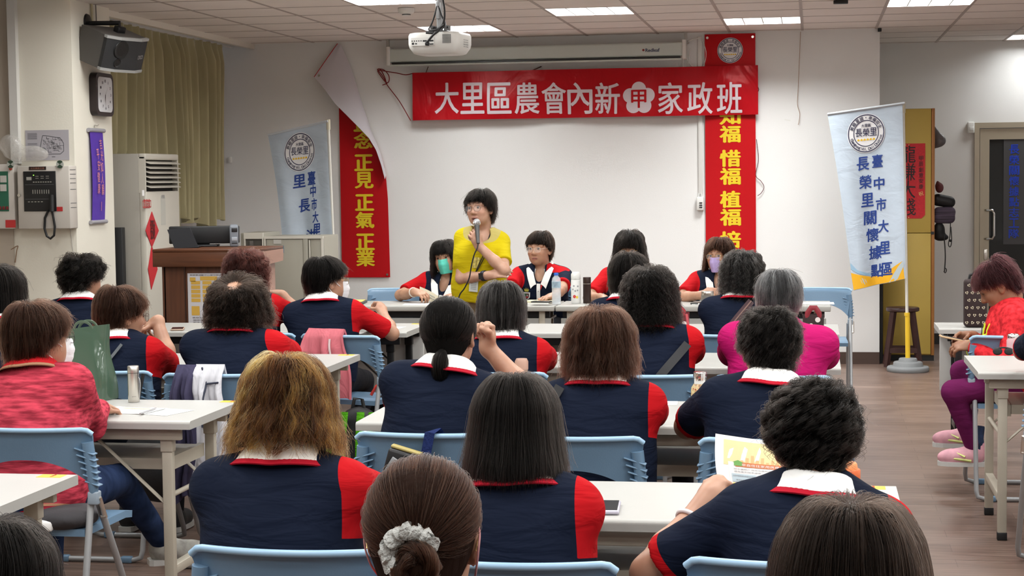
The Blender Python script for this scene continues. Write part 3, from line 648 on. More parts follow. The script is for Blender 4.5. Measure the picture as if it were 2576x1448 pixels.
def polo_collar(o, base, RT, mw, mt, wide=1.0):
    """A turned-down collar round the neck with a narrow trim band under it."""
    def at(a, rx, ry, z): return base + RT @ np.array([rx * math.sin(a), -.004 - ry * math.cos(a), z])
    def tilt(a): return -.048 * (1 - math.cos(a)) / 2 + .012 * abs(math.sin(a))
    b = MB(); A1 = math.radians(158)
    def fn(u, v):
        a = -A1 + 2 * A1 * u; fronty = smooth01(np.array((abs(a) - 1.9) / .8)).item(); k = [0, .25, .45, .62, 1.0]; x = v
        rad = np.interp(x, k, [.058, .060, .066, .076, .106 + .004 * fronty]); zz = np.interp(x, k, [.018, .038, .043, .038, .004 - .042 * fronty])
        return at(a, rad * wide * 1.10, rad * .98, zz * 1.1 + .012 + tilt(a))
    b.shell(fn, 60, 16, .0035); b.build('collar', mw, o)
    b = MB()
    def fn2(u, v):
        a = -A1 + .1 + 2 * (A1 - .1) * u; rad = .100 + .016 * v
        return at(a, rad * wide * 1.12, rad * .99, .0205 - .014 * v + tilt(a) - .012 * max(0, abs(a) - 1.4))
    b.shell(fn2, 50, 4, .004); b.build('collar_trim', mt, o)
def face_parts(o, hl, R, hs, ft):
    look = ft.get('look', (0, 0)) if isinstance(ft, dict) else (0, 0); nar = ft.get('narrow', 1.0) if isinstance(ft, dict) else 1.0
    for s in (-1, 1):
        c = np.array([s * .030, .0805, -.001]); b = MB()
        def fn(u, v, c=c, s=s):
            x = (u - .5) * 2; hgt = .0062 * nar * (1 - abs(x) ** 2.2); z = (v - .5) * 2 * hgt
            return hl(c[0] + x * .0145, c[1] - .0055 * x * x + .0035 * (1 - (v - .5) ** 2 * 4) - .003 * abs(x), c[2] + z + .0012 * x * s)
        b.grid(fn, 17, 7); e = b.build('eye', M_EYEW, o)
        b = MB(); ix, iz = look; k = [hl(c[0] + ix + .0062 * math.cos(t), c[1] + .0042, c[2] + iz + .0058 * min(nar * 1.05, 1) * math.sin(t)) for t in np.linspace(0, 2 * PI, 18, endpoint=False)]
        b.add([hl(c[0] + ix, c[1] + .0052, c[2] + iz)] + k, [(0, 1 + i, 1 + (i + 1) % 18) for i in range(18)]); b.build('iris', M_IRIS, e)
        b = MB(); b.tube([hl(c[0] + x * .0155, c[1] - .0055 * x * x + .0035 - .002 * abs(x), c[2] + .0066 * nar * (1 - abs(x) ** 2.2) + .0012 * x * s) for x in np.linspace(-1, 1, 11)], [.0006, .001, .0013, .0015, .0016, .0016, .0016, .0015, .0013, .001, .0006], 6); b.build('eyelid', M_BROW, e)
        b = MB(); b.tube([hl(s * x, y, z) for x, y, z in [(.014, .0895, .020), (.024, .0885, .0245), (.034, .084, .0265), (.044, .077, .023)]], [.0018, .0026, .0022, .0010], 6, flat=(1, .6)); b.build('eyebrow', M_BROW, o)
def face_mask(o, hl, m, strap=True):
    b = MB()
    def fn(u, v):
        x = (u - .5) * 2; z = -.012 - .104 * v; hw = .058 - .014 * v ** 2
        y = .124 - .076 * abs(x) ** 1.5 - .040 * (max(v - .40, 0)) ** 1.3 - .030 * max(0, .30 - v)
        return hl(x * hw, y + .0012 * math.sin(v * PI * 7) * (1 - x * x), z + .010 * x * x * (1 - v))
    b.shell(fn, 25, 15, .0022); k = b.build('face_mask', m, o)
    if strap:
        for s in (-1, 1):
            b = MB(); b.tube([hl(s * .062, .052, -.032), hl(s * .074, .028, -.012), hl(s * .082, .002, .022), hl(s * .086, -.022, .012), hl(s * .085, -.026, -.012), hl(s * .080, -.012, -.045), hl(s * .070, .020, -.075), hl(s * .054, .050, -.098)], .0016, 6); b.build('ear_loop', M_MASKW, k)
def spectacles(o, hl, m, rx=.0225, rz=.0185):
    b = MB(); g = []
    for s in (-1, 1):
        for t in np.linspace(0, 2 * PI, 28, endpoint=False): pass
        loop = [hl(s * .0315 + rx * math.copysign(abs(math.cos(t)) ** .8, math.cos(t)), .103 - .06 * (abs(s * .0315 + rx * math.cos(t)) ** 1.0) * .35, -.006 + rz * math.copysign(abs(math.sin(t)) ** .8, math.sin(t))) for t in np.linspace(0, 2 * PI, 28, endpoint=False)]
        b.tube(loop, .0011, 6, closed=True); g.append(loop)
        b.tube([hl(s * .0535, .0985, 0), hl(s * .066, .08, .002), hl(s * .079, .02, .004), hl(s * .082, -.012, -.004), hl(s * .081, -.026, -.02)], .0013, 6)
    b.tube([hl(-.0095, .104, -.003), hl(0, .107, .001), hl(.0095, .104, -.003)], .0011, 6); k = b.build('glasses', m, o)
    b = MB()
    for loop in g: b.add([np.mean(loop, 0)] + loop, [(0, 1 + i, 1 + (i + 1) % 28) for i in range(28)])
    b.build('lenses', M_LENS, k)
TOPS = {'polo': dict(sleeve=.80, mat=M_POLO, yoke=True)}
BLACKH = ((.003, .0026, .0024), (.009, .0075, .0065), (.028, .023, .02)); BROWNH = ((.009, .004, .0028), (.034, .015, .009), (.085, .042, .026)); GREYH = ((.012, .012, .012), (.075, .075, .076), (.26, .26, .26))
DARKBR = ((.004, .003, .0025), (.014, .009, .0065), (.042, .027, .02)); REDBR = ((.014, .005, .0045), (.05, .016, .013), (.11, .042, .032)); GOLDH = ((.012, .005, .003), (.032, .012, .005), (.14, .058, .014), (.62, .33, .075)); MAROON = ((.013, .005, .006), (.045, .013, .015), (.10, .038, .038)); SALT = ((.005, .0045, .004), (.018, .016, .015), (.11, .105, .10))
def hair_fn(cols, N=4000, rad=.0008, shell=True, lump=0.0, bald=0.0, seed=0, fill=.8, kw=None, gk=None, after=None, shift=(0, 0, 0), tip=0.0):
    """Ready-made hair: kw goes to the volume, gk to the strands."""
    def f(c):
        h = Hair(**(kw or {})); m, s = hair_mat(cols); R = c['R'] @ rot3(0, -tip, 0) * c['hs']; hc = c['hc'] + c['R'] @ np.array(shift)
        hs = h.shell(s, R, hc, c['o'], lump, seed, bald, fill); c['hair'] = hs
        grow(h, N, R, hc, m, hs, seed=seed, rad=rad, bald=bald, **(gk or {}))
        if after: after(c, m, s, R, hc, hs)
    return f
# ------------------------------------------------------------------ the room
M_WALL = mat('white_wall_paint', (.84, .84, .83), .75, bump=.05, bscale=90, var=.015, vscale=1.5)
M_CREAM = mat('cream_wall_paint', (.80, .765, .665), .7, bump=.05, bscale=90, var=.05, vscale=1.2)
M_TILE = mat('ceiling_tile', (.86, .80, .755), .9, bump=.25, bscale=140, var=.03, vscale=3)
M_TBAR = mat('ceiling_bar', (.44, .38, .35), .6)
M_ALU = mat('aluminium', (.72, .72, .70), .3, .9)
M_STEEL = mat('brushed_steel', (.66, .63, .58), .28, 1.0, bump=.08, bscale=60, stretch=(30, 30, 1))
M_GREYT = mat('grey_tube_paint', (.36, .37, .38), .4, .3)
M_BLACK = mat('black_plastic', (.012, .012, .013), .45)
M_BLACKM = mat('black_metal', (.015, .015, .016), .35, .4)
M_WHITEP = mat('white_plastic', (.78, .78, .75), .4)
M_BEIGE = mat('beige_metal', (.48, .44, .36), .45, bump=.05, bscale=200)
M_CHROME = mat('chrome', (.8, .8, .8), .12, 1.0)
M_PAPER = mat('paper', (.86, .86, .84), .7, bump=.08, bscale=20)
M_YELL = mat('yellow_sticker', (.85, .52, .03), .5); M_INK = mat('ink', (.02, .02, .03), .6); M_GREYINK = mat('grey_print', (.25, .25, .27), .7)

def floor_mat():
    m, nt, b, L = node_mat('wood_plank_vinyl'); tc = nt.nodes.new('ShaderNodeTexCoord'); mp = nt.nodes.new('ShaderNodeMapping'); L(tc.outputs['Object'], mp.inputs['Vector'])
    br = nt.nodes.new('ShaderNodeTexBrick'); br.inputs['Scale'].default_value = 1; br.inputs['Brick Width'].default_value = .92; br.inputs['Row Height'].default_value = .152; br.inputs['Mortar Size'].default_value = .0012; br.inputs['Bias'].default_value = -.1
    br.offset = .37; br.inputs['Color1'].default_value = (.175, .115, .09, 1); br.inputs['Color2'].default_value = (.24, .165, .132, 1); br.inputs['Mortar'].default_value = (.10, .06, .045, 1); L(mp.outputs[0], br.inputs['Vector'])
    mp2 = nt.nodes.new('ShaderNodeMapping'); mp2.inputs['Scale'].default_value = (2.2, 34, 1); L(tc.outputs['Object'], mp2.inputs['Vector'])
    n = nt.nodes.new('ShaderNodeTexNoise'); n.inputs['Scale'].default_value = 1.6; n.inputs['Detail'].default_value = 7; n.inputs['Distortion'].default_value = .6; L(mp2.outputs[0], n.inputs['Vector'])
    r = nt.nodes.new('ShaderNodeValToRGB'); r.color_ramp.elements[0].position = .3; r.color_ramp.elements[1].position = .72; r.color_ramp.elements[0].color = (.58, .54, .52, 1); r.color_ramp.elements[1].color = (1.25, 1.25, 1.25, 1); L(n.outputs['Fac'], r.inputs['Fac'])
    mx = nt.nodes.new('ShaderNodeMix'); mx.data_type = 'RGBA'; mx.blend_type = 'MULTIPLY'; mx.inputs[0].default_value = 1; L(br.outputs['Color'], mx.inputs[6]); L(r.outputs['Color'], mx.inputs[7]); L(mx.outputs[2], b.inputs['Base Color'])
    b.inputs['Roughness'].default_value = .36
    bm = nt.nodes.new('ShaderNodeBump'); bm.inputs['Strength'].default_value = .15; bm.inputs['Distance'].default_value = .004; L(n.outputs['Fac'], bm.inputs['Height']); L(bm.outputs['Normal'], b.inputs['Normal'])
    return m
b = MB(); b.b2((-6.4, -3, -.12), (4.2, 17.2, 0)); struct('floor', b, floor_mat())
# ceiling: 60 cm tiles between bars, open where the lamps sit
X0, DX, Y0, DY = -.084, .604, 12.6, .6
cells = [(-5, 2), (-5, 4), (-3, 2 - 2), (-1, 2), (1, 0), (3, 6)]
cells = [(-5, -2), (-5, 2), (-3, 0), (-1, 2), (1, 0), (3, 6)] + [(i, j) for j in range(-20, -2, 4) for i in (-7, -3, 1, 5)] + [(i, j) for j in range(-18, -2, 4) for i in (-5, -1, 3)]
CELLS = [c for c in cells if -4.86 < X0 + (c[0] + .5) * DX < 4.1]
b = MB(); bar = MB()
for i in range(-8, 8):
    x0 = max(X0 + i * DX, LEFTX); x1 = min(X0 + (i + 1) * DX, 4.1)
    if x1 - x0 < .02: continue
    for j in range(-26, 8):
        y0 = Y0 + j * DY; y1 = min(y0 + DY, RECESS + .1)
        if y0 > BACK + .05 and x1 < CORNER: continue
        if y1 - y0 < .02 or (i, j) in CELLS: continue
        b.b2((x0 + .006, y0 + .006, CEIL), (x1 - .006, y1 - .006, CEIL + .02))
b.b2((LEFTX, -3, CEIL + .14), (4.2, 17.2, CEIL + .2))
struct('ceiling', b, M_TILE)
for i in range(-8, 9):
    x = X0 + i * DX
    if LEFTX < x < 4.1: bar.b2((x - .011, -3, CEIL - .003), (x + .011, BACK if x < CORNER else RECESS, CEIL + .012))
for j in range(-26, 9):
    y = Y0 + j * DY
    if y < RECESS: bar.b2((LEFTX if y < BACK else CORNER, y - .009, CEIL - .002), (4.1, y + .009, CEIL + .012))
struct('trim_1', bar, M_TBAR)
b = MB(); b.b2((LEFTX - .03, 11.7, CEIL - .045), (LEFTX + .012, BACK - .005, CEIL + .02)); struct('trim_2', b, mat('ivory_trim', (.78, .74, .66), .5))
def troffer(cx, cy, lit=True):
    t = thing('ceiling_light', 'recessed louvred ceiling light', 'ceiling light', (cx, cy, CEIL), 0, 'recessed louvred ceiling lights')
    a = .297; b = MB(); b.b2((-a, -a, .10), (a, a, .115))
    for s in (-1, 1): b.b2((s * a - .004, -a, -.002), (s * a + .004, a, .10)); b.b2((-a, s * a - .004, -.002), (a, s * a + .004, .10))
    b.build('housing', mat('white_enamel', (.82, .82, .80), .35), t)
    b = MB()
    for k in range(1, 4): x = -a + 2 * a * k / 4; b.b2((x - .004, -a + .006, .001), (x + .004, a - .006, .028))
    for k in range(1, 10): y = -a + 2 * a * k / 10; b.b2((-a + .006, y - .0012, .001), (a - .006, y + .0012, .028))
    b.build('louvre', M_ALU, t)
    for k in range(4): b = MB(); x = -a + 2 * a * (k + .5) / 4; b.tube([(x, -.27, .075), (x, .27, .075)], .013, 10); b.build('fluorescent_tube', mat('tube_glow', (.9, .9, .9), .5, emis=TUBE_COL, estr=6.0), t)
    return t
TLAB = ['lit louvred ceiling light cut by the photo top edge, left of the projector pole', 'lit louvred ceiling light just behind the white projector', 'yellow-tinged louvred ceiling light right of the projector, nearer than the back wall', 'bright louvred ceiling light above the tall red banner at right', 'louvred ceiling light at the top edge above the recess corner', 'louvred ceiling light over the glass door, cut by the right edge']
for k, (i, j) in enumerate(CELLS):
    cx, cy_ = X0 + (i + .5) * DX, Y0 + (j + .5) * DY
    if k < 6: troffer(cx, cy_)['label'] = TLAB[k]
    lamp(cx, cy_, TUBE_POWER * (.60 if k > 5 else (1.0 if i == -5 else (.4 if i == 3 else 1.7))))
# walls
b = MB(); b.b2((-5.5, BACK, 0), (CORNER, BACK + .2, 2.95)); struct('wall_back', b, M_WALL)
b = MB(); b.b2((CORNER - .2, BACK + .2, 0), (CORNER, RECESS + .2, 2.95)); struct('wall_return', b, M_WALL)
dl = onY(2450, 600, RECESS)[0]; dr = dl + 1.05; dtop = onY(2450, 309, RECESS)[2]
b = MB(); b.b2((CORNER, RECESS, 0), (dl, RECESS + .2, 2.95)); b.b2((dr, RECESS, 0), (4.2, RECESS + .2, 2.95)); b.b2((dl, RECESS, dtop), (dr, RECESS + .2, 2.95)); struct('wall_recess', b, M_WALL)
b = MB(); b.b2((4.1, -3, 0), (4.3, RECESS + .2, 2.95)); struct('wall_right', b, M_WALL)
b = MB(); b.b2((-6.4, -3.2, 0), (4.3, -3, 2.95)); struct('wall_rear', b, M_WALL)
PX, PY0, PY1 = -4.80, 11.05, 11.70
b = MB(); b.b2((-6.4, PY0, 0), (PX, PY1, 2.95)); struct('wall_pillar', b, M_CREAM)
b = MB(); b.b2((-6.5, -3, 0), (-6.3, PY0, 2.95)); struct('wall_left', b, M_CREAM)
b = MB(); b.b2((-5.35, PY1, 0), (-5.25, BACK, 2.95)); struct('wall_window_side', b, M_WALL)
M_BASE = mat('brown_baseboard', (.075, .045, .035), .45)
b = MB(); b.b2((-5.2, BACK - .014, 0), (CORNER, BACK, .10)); b.b2((-5.2, BACK - .020, 0), (CORNER, BACK - .014, .035)); struct('baseboard_back', b, M_BASE)
b = MB(); b.b2((CORNER + .005, RECESS - .014, 0), (dl - .02, RECESS, .10)); struct('baseboard_recess', b, mat('black_baseboard', (.02, .018, .017), .5))
# glass door in the recess
dn = bpy.data.objects.new('door_1', None); COL.objects.link(dn); dn.location = (dl, RECESS, 0); dn['kind'] = 'structure'
w = dr - dl; M_DF = mat('champagne_aluminium', (.44, .39, .30), .38, .55); b = MB()
b.b2((0, -.03, 0), (.045, .06, dtop)); b.b2((w - .045, -.03, 0), (w, .06, dtop)); b.b2((.045, -.03, dtop - .05), (w - .045, .06, dtop)); b.build('door_frame', M_DF, dn)
b = MB(); b.b2((.05, -.01, .01), (.135, .035, dtop - .055)); b.b2((w - .135, -.01, .01), (w - .05, .035, dtop - .055)); b.b2((.135, -.01, dtop - .155), (w - .135, .035, dtop - .055)); b.b2((.135, -.01, .01), (w - .135, .035, .16)); leaf = b.build('door_leaf', M_DF, dn)
b = MB(); b.b2((.135, .008, .16), (w - .135, .016, dtop - .155)); b.build('glass_pane', mat('dark_glass', (.028, .03, .03), .06, spec=.6), dn)
hz = [onY(2485, 528, RECESS)[2], onY(2485, 600, RECESS)[2]]; hx = onY(2478, 560, RECESS)[0] - dl
b = MB(); b.tube([(hx - .0, -.01, hz[0]), (hx + .02, -.06, hz[0]), (hx + .06, -.075, hz[0]), (hx + .075, -.078, hz[0] - .03), (hx + .075, -.078, hz[1] + .03), (hx + .06, -.075, hz[1]), (hx + .02, -.06, hz[1]), (hx, -.01, hz[1])], .011, 12); b.build('door_handle', M_CHROME, dn)
lz = onY(2470, 640, RECESS)[2]; b = MB(); b.b2((hx - .012, -.016, lz - .05), (hx + .022, -.009, lz + .05), .003); b.cyl((hx + .005, -.022, lz + .008), (hx + .005, -.012, lz + .008), .010); b.build('door_lock', M_STEEL, dn)
s0 = onY(2525, 348, RECESS); s1 = onY(2576, 614, RECESS)
b = MB(); b.b2((s0[0] - dl, .0, s1[2]), (s0[0] - dl + .25, .003, s0[2])); b.build('notice_sheet', mat('grey_film', (.075, .075, .08), .5), dn)
b = MB(); sign = '長榮關懷據點志工隊'; zc = np.linspace(onY(2552, 375, RECESS)[2], onY(2552, 587, RECESS)[2], 9); xc = onY(2551, 480, RECESS)[0] - dl
for ch, z in zip(sign, zc): put_text(b, ch, xc, z, .088, .084, lambda x, y: (x, -.0015, y), .03)
b.build('sign_lettering', mat('blue_vinyl', (.01, .06, .62), .4), dn)
# dim space behind the glass is put into the colour of the dark pane
# conduits on the pillar and wall
M_PIPE = mat('white_conduit', (.70, .69, .66), .5)
c0 = onY(39, 200, PY0)[0]; z1 = onY(40, 412, PY0)[2]
b = MB(); b.b2((c0 - .028, PY0 - .045, z1), (c0 + .028, PY0, 2.9)); struct('trim_3', b, M_PIPE)
b = MB(); b.b2((-6.3, PY0 - .012, 0), (onY(24, 200, PY0)[0], PY0, 2.9)); struct('wall_left_return', b, mat('tan_wall_paint', (.46, .40, .33), .75, var=.06, vscale=2))
for k, px in enumerate((226, 236)):
    y = onX(px, 20, PX)[1]; zb = onX(px, 60, PX)[2]; b = MB(); b.tube([(PX + .012, y, 2.9), (PX + .012, y + .01, zb)], .009 if k == 0 else .004, 8); struct('trim_%d' % (4 + k), b, mat('ivory_cable' if k == 0 else 'grey_cable', (.6, .54, .36) if k == 0 else (.2, .19, .18), .6))
# socket strip on the back wall right of the screen
tx = onY(1762, 400, BACK)[0]; za = onY(1762, 92, BACK)[2]; zb = onY(1762, 488, BACK)[2]
b = MB(); b.b2((tx - .018, BACK - .016, zb), (tx + .018, BACK, za), .003); struct('trim_6', b, M_WHITEP)
# ------------------------------------------------------------------ curtain, banners, flags and other things on the walls
M_CURT = cloth_mat('olive_curtain', (.40, .355, .205), bump=.12, scale=3, stretch=(1, 1, .3), rough=.75, var=.10, vscale=5, sheen=.4)
cy0, cy1 = 11.76, 14.75
def curt(u, v):
    y = cy0 + (cy1 - cy0) * u; z = 2.765 - v * (1.50 + .035 * math.sin(u * 40) + .03 * math.sin(u * 17)); pinch = .35 + .65 * smooth01(np.array(v / .12)).item()
    n = 19; ph = 2 * PI * n * u + .9 * math.sin(u * 11) + .5 * math.sin(2 * PI * u * 3 + v * 1.5); a = .050 * pinch * (1 + .35 * math.sin(u * 23 + 1))
    x = -5.02 + a * (math.sin(ph) + .35 * math.sin(2 * ph + .6)) + .015 * math.sin(v * 3 + u * 9); y += .012 * math.cos(ph) * pinch
    if u < .26 and v > .62: x -= .06 * smooth01(np.array((v - .62) / .1)).item() * smooth01(np.array((.26 - u) / .05)).item()
    return (x, y, z)
b = MB(); b.shell(curt, 420, 30, .003); k = b.build('curtain', M_CURT)
b2 = MB(); b2.b2((-5.035, cy0, 2.762), (-5.005, BACK - .1, 2.79)); t = b2.build('curtain_rail', M_WHITEP, k)
tag(k, 'olive green pleated curtain drawn along the window wall', 'curtain')
# --- projection screen case, rolled up under the ceiling
M_SCR = mat('pale_green_metal', (.60, .655, .62), .4)
yb = BACK - .12; xl = onY(980, 140, yb)[0]; xr = onY(1722, 130, yb)[0]; zt, zb_ = onY(1300, 124, yb)[2], onY(1300, 149, yb)[2]
t = thing('projection_screen', 'pale green rolled up projection screen case under the ceiling', 'projection screen', ((xl + xr) / 2, yb, zb_)); hw = (xr - xl) / 2
b = MB(); b.box((0, 0, (zt - zb_) / 2 + .01), (2 * hw, .10, zt - zb_ + .035), bev=.02, seg=4); b.build('case', M_SCR, t)
b = MB(); b.b2((-hw + .03, -.055, -.022), (hw - .03, -.02, -.010)); b.build('slot', M_BLACK, t)
b = MB(); b.b2((-hw + .02, -.056, -.040), (hw - .02, -.03, -.024), .004); b.build('bottom_bar', M_SCR, t)
for s in (-1, 1):
    b = MB(); b.b2((s * hw - .016, -.06, -.03), (s * hw + .016, .06, zt - zb_ + .045), .006); b.build('end_cap', M_WHITEP, t)
    b = MB(); b.b2((s * hw - .012 + s * .01, -.03, zt - zb_), (s * hw + .012 + s * .01, .0, CEIL - zb_ - .004)); b.b2((s * hw - .02 + s * .01, .0, zt - zb_ + .02), (s * hw + .02 + s * .01, .118, zt - zb_ + .04)); b.build('bracket', mat('grey_bracket', (.4, .4, .38), .4, .5), t)
lp = onY(1643, 127, yb); b = MB(); put_text(b, 'Redleaf', lp[0] - (xl + xr) / 2, lp[2] - zb_, None, .028, lambda x, y: (x, -.0512, y), .025); b.build('maker_lettering', mat('blue_ink', (.02, .03, .10), .5), t)
b = MB(); q = onY(1620, 127, yb); ring(b, q[0] - (xl + xr) / 2, q[2] - zb_, 0, .010, lambda x, y: (x, -.0512, y), 12); b.build('maker_mark', mat('dark_red_ink', (.2, .01, .01), .5), t)
# white cord looped from the screen's right end
c = lambda px, py, d=.02: tuple(onY(px, py, BACK - d))
b = MB(); b.tube([c(1725, 108, .12), c(1745, 98, .05), c(1765, 100), c(1776, 130), c(1772, 160), c(1755, 176), c(1735, 160), c(1722, 140, .05), c(1718, 168), c(1730, 165), c(1736, 120, .06)], .004, 8); tag(b.build('screen_cord', M_WHITEP), 'white cord looped at the right end of the screen case', 'cord')
# socket box with plugs
p = onY(1762, 512, BACK); b = MB(); b.box((p[0], BACK - .025, p[2]), (.060, .05, .115), bev=.008); o = b.build('socket_box', M_WHITEP); tag(o, 'white socket box at the foot of the conduit beside the red banner', 'socket')
b = MB()
for dz in (-.03, -.012, .008): b.box((p[0] + .006, BACK - .052, p[2] + dz), (.026, .006, .010), bev=.002)
b.build('socket_holes', M_BLACK, o)
b = MB(); b.tube([(p[0] - .015, BACK - .03, p[2] + .05), (p[0] - .012, BACK - .02, p[2] + .09)], .004, 6); b.tube([(p[0] + .015, BACK - .03, p[2] + .05), (p[0] + .012, BACK - .02, p[2] + .09)], .004, 6); b.build('socket_lead', M_WHITEP, o)
# --- tall red banners
M_RED = cloth_mat('red_banner_cloth', (.50, .008, .012), bump=.06, scale=2.2, stretch=(1, 1, 1), rough=.42, sheen=.1)
M_SATIN = cloth_mat('red_satin', (.46, .008, .014), bump=.9, scale=3.2, stretch=(1.0, 1, .55), rough=.30, sheen=0)
M_BACKC = cloth_mat('white_banner_back', (.66, .62, .66), bump=.04, scale=3, stretch=(1, 1, 1), rough=.6)
M_GOLD = mat('yellow_print', (.80, .60, .02), .5); M_SILV = mat('pinkish_white_print', (.74, .64, .68), .35)
SEALM = dict(white=mat('seal_white', (.80, .79, .80), .55), ink=mat('navy_print', (.012, .014, .06), .55), dots=mat('amber_print', (.80, .50, .03), .5))
yb = BACK - .012
q0, q1 = onY(1773, 88, yb), onY(1902, 640, yb); bx, bw, bz1 = (q0[0] + q1[0]) / 2, (q1[0] - q0[0]), q0[2] + .004; bz0 = .72
def sheet_right(x, y, k=0.0): return (x, -.010 - k + .006 * math.sin(y * 3.1) + .004 * math.sin(x * 7 + y * 2), y)
t = thing('vertical_banner', 'tall red banner with a round white seal at its top, right of the projector', 'banner', (bx, yb, bz0), 0, None)
b = MB(); b.shell(lambda u, v: sheet_right((u - .5) * bw, (bz1 - bz0) * v), 12, 60, .002); b.build('banner_cloth', M_RED, t)
sp = onY(1837, 127, yb); seal(sp[0] - bx, sp[2] - bz0, .103, lambda x, y, k=0: sheet_right(x, y, k + .0015), SEALM, t)
b = MB(); cz = lambda py: onY(1837, py, yb)[2] - bz0; chx = onY(1837, 400, yb)[0] - bx; cw = .165
for ch, py in [('感', 189), ('恩', 238), ('知', 292), ('福', 337), ('惜', 398), ('福', 443), ('植', 501), ('福', 546), ('培', 602), ('福', 646)]:
    put_text(b, ch, chx, cz(py), cw, .138, lambda x, y: sheet_right(x, y, .0025), .045, 0, True)
b.build('banner_lettering', M_GOLD, t)
for s in (-1, 1): b = MB(); b.cyl((s * (bw / 2 - .022), -.022, bz1 - bz0 - .03), (s * (bw / 2 - .022), -.010, bz1 - bz0 - .03), .011); b.build('eyelet', M_CHROME, t)
b = MB(); b.tube([c(1905, 215), c(1909, 225), c(1906, 232)], .003, 6); tag(b.build('banner_cord', mat('dark_red_cord', (.10, .01, .012), .7)), 'short loop of dark red cord at the right end of the cross banner', 'cord'); b = MB(); b.tube([c(1903, 350), c(1908, 400), c(1901, 440), c(1914, 455), c(1922, 470), c(1915, 485), c(1906, 492)], .0025, 6); tag(b.build('banner_cord', mat('dark_red_cord', (.10, .01, .012), .7)), 'thin dark red cord hanging along the right edge of the right tall banner', 'cord')
# left banner: its upper part has come loose and folds forward, showing the white back
q0, q1 = onY(853, 250, yb), onY(982, 697, yb); lx0, lx1 = q0[0], q1[0]; lz0 = q1[2]; lz1 = onY(850, 108, yb)[2]; lw = lx1 - lx0
t = thing('vertical_banner', 'tall red banner at left whose loose top folds down to show its white back', 'banner', (lx0, yb, lz0))
V2 = lambda px, py: (onY(px, py, yb)[0] - lx0, onY(px, py, yb)[2] - lz0)
edge = [V2(*p) for p in [(853, 262), (880, 288), (910, 318), (938, 348), (955, 378), (966, 415), (973, 450), (976, 500)]]
def sheet_left(x, y, k=0.0): return (x, -.006 - k + .003 * math.sin(y * 3), y)
top = lambda x: float(np.interp(x, [e[0] for e in edge], [e[1] for e in edge]))
right = lambda y: float(np.interp(y, [0, edge[-1][1]], [lw, edge[-1][0]]))
b = MB(); nx = 20
def fl(u, v):
    xr_ = edge[-1][0] * u; h = top(xr_); y = h * v; x = u * float(np.interp(y, [0, edge[-1][1], 9], [lw, edge[-1][0], edge[-1][0]])); return sheet_left(x, y)
b.shell(fl, 30, 40, .002); b.build('banner_cloth', M_RED, t)
b = MB(); lcx = lambda py: V2(np.interp(py, [330, 650], [914, 920]), py)
for ch, py in [('正', 310), ('念', 353), ('正', 409), ('見', 453), ('正', 509), ('氣', 553), ('正', 608), ('業', 649)]:
    x, y = lcx(py); v_, f_, gw, gh = glyphs(ch, 0, fine=True)
    for i_, (sx_, sy_) in enumerate(((0, 0), (-.04, 0), (.04, 0), (0, .024), (0, -.024))):
        P2 = np.c_[x + (v_[:, 0] + sx_) / gw * .158, y + (v_[:, 1] + sy_) / gh * .138]
        keepf = [f for f in f_ if all(P2[i][1] < top(P2[i][0]) - .004 and P2[i][0] < edge[-1][0] + .02 for i in f)]
        b.add([sheet_left(px_, py_, .003 + i_ * .0003) for px_, py_ in P2], keepf, smooth=False)
b.build('banner_lettering', M_GOLD, t)
# the loose flap: white back, from the nailed corner at the top, bulging toward the room
outer = [V2(*p) for p in [(850, 110), (833, 138), (815, 166), (797, 195)]]; inner = [V2(*p) for p in [(858, 112), (880, 160), (896, 210), (915, 270), (935, 330), (958, 385), (972, 440)]]
low = [V2(*p) for p in [(797, 195), (825, 225), (853, 262), (880, 288), (910, 318), (938, 348), (955, 378), (966, 415), (973, 450)]]
def ip(L, t_): a = np.array(L); return np.array([np.interp(t_, np.linspace(0, 1, len(a)), a[:, 0]), np.interp(t_, np.linspace(0, 1, len(a)), a[:, 1])])
def flap(u, v):
    a = ip(low, u); c_ = ip([(outer[0])] + inner, u); p_ = a + (c_ - a) * v; dep = .012 + .13 * math.sin(PI * min(1, (1 - u) * .75 + .12)) * (1 - v) ** .8 * (1 - .2 * u) + .02 * (1 - v)
    return (p_[0], -dep, p_[1])
b = MB(); b.shell(flap, 36, 16, .0025); b.build('banner_flap', M_BACKC, t, label='loose top corner of the banner, white back')
b = MB(); b.tube([flap(.0, v) for v in np.linspace(0, 1, 8)], .004, 6); b.build('flap_hem', M_RED, t)
b = MB(); f0 = flap(.03, .12); b.cyl((f0[0], f0[1] - .006, f0[2]), (f0[0], f0[1] + .003, f0[2]), .009); b.build('eyelet', M_CHROME, t); b = MB(); f1 = V2(975, 690); b.cyl((f1[0], -.014, f1[1]), (f1[0], -.004, f1[1]), .010); b.build('eyelet', M_CHROME, t)
# --- crosswise red banner
yb = BACK - .075
A = onY(1037, 183, yb); Bq = onY(1907, 180, yb); Cq = onY(1033, 303, yb); Dq = onY(1908, 309, yb); ox, oz = A[0], Cq[2]; wB = Bq[0] - A[0]; hB = (A[2] - Cq[2])
def sheet_x(x, y, k=0.0):
    u, v = x / wB, y / hB
    z = y + .012 * math.sin(u * PI) * 0 - .018 * math.sin(u * PI) * (1 - v) * 0 + (.0 if v < .5 else .0)
    return (x + .02 * (v - .5) * 0, -.004 - k - .014 * math.sin(u * 26 + v * 4.5) * (.4 + .9 * abs(u - .5)) - .016 * math.sin(u * 11 - v * 4) - .01 * math.sin(u * 47 + v * 5) * max(0, abs(u - .5) * 2 - .7) * 2, z)
t = thing('cross_banner', 'long red satin banner with big white lettering hung crosswise on the back wall', 'banner', (ox, yb, oz))
b = MB(); b.shell(lambda u, v: sheet_x(u * wB, v * hB), 180, 16, .002); b.build('banner_cloth', M_SATIN, t)
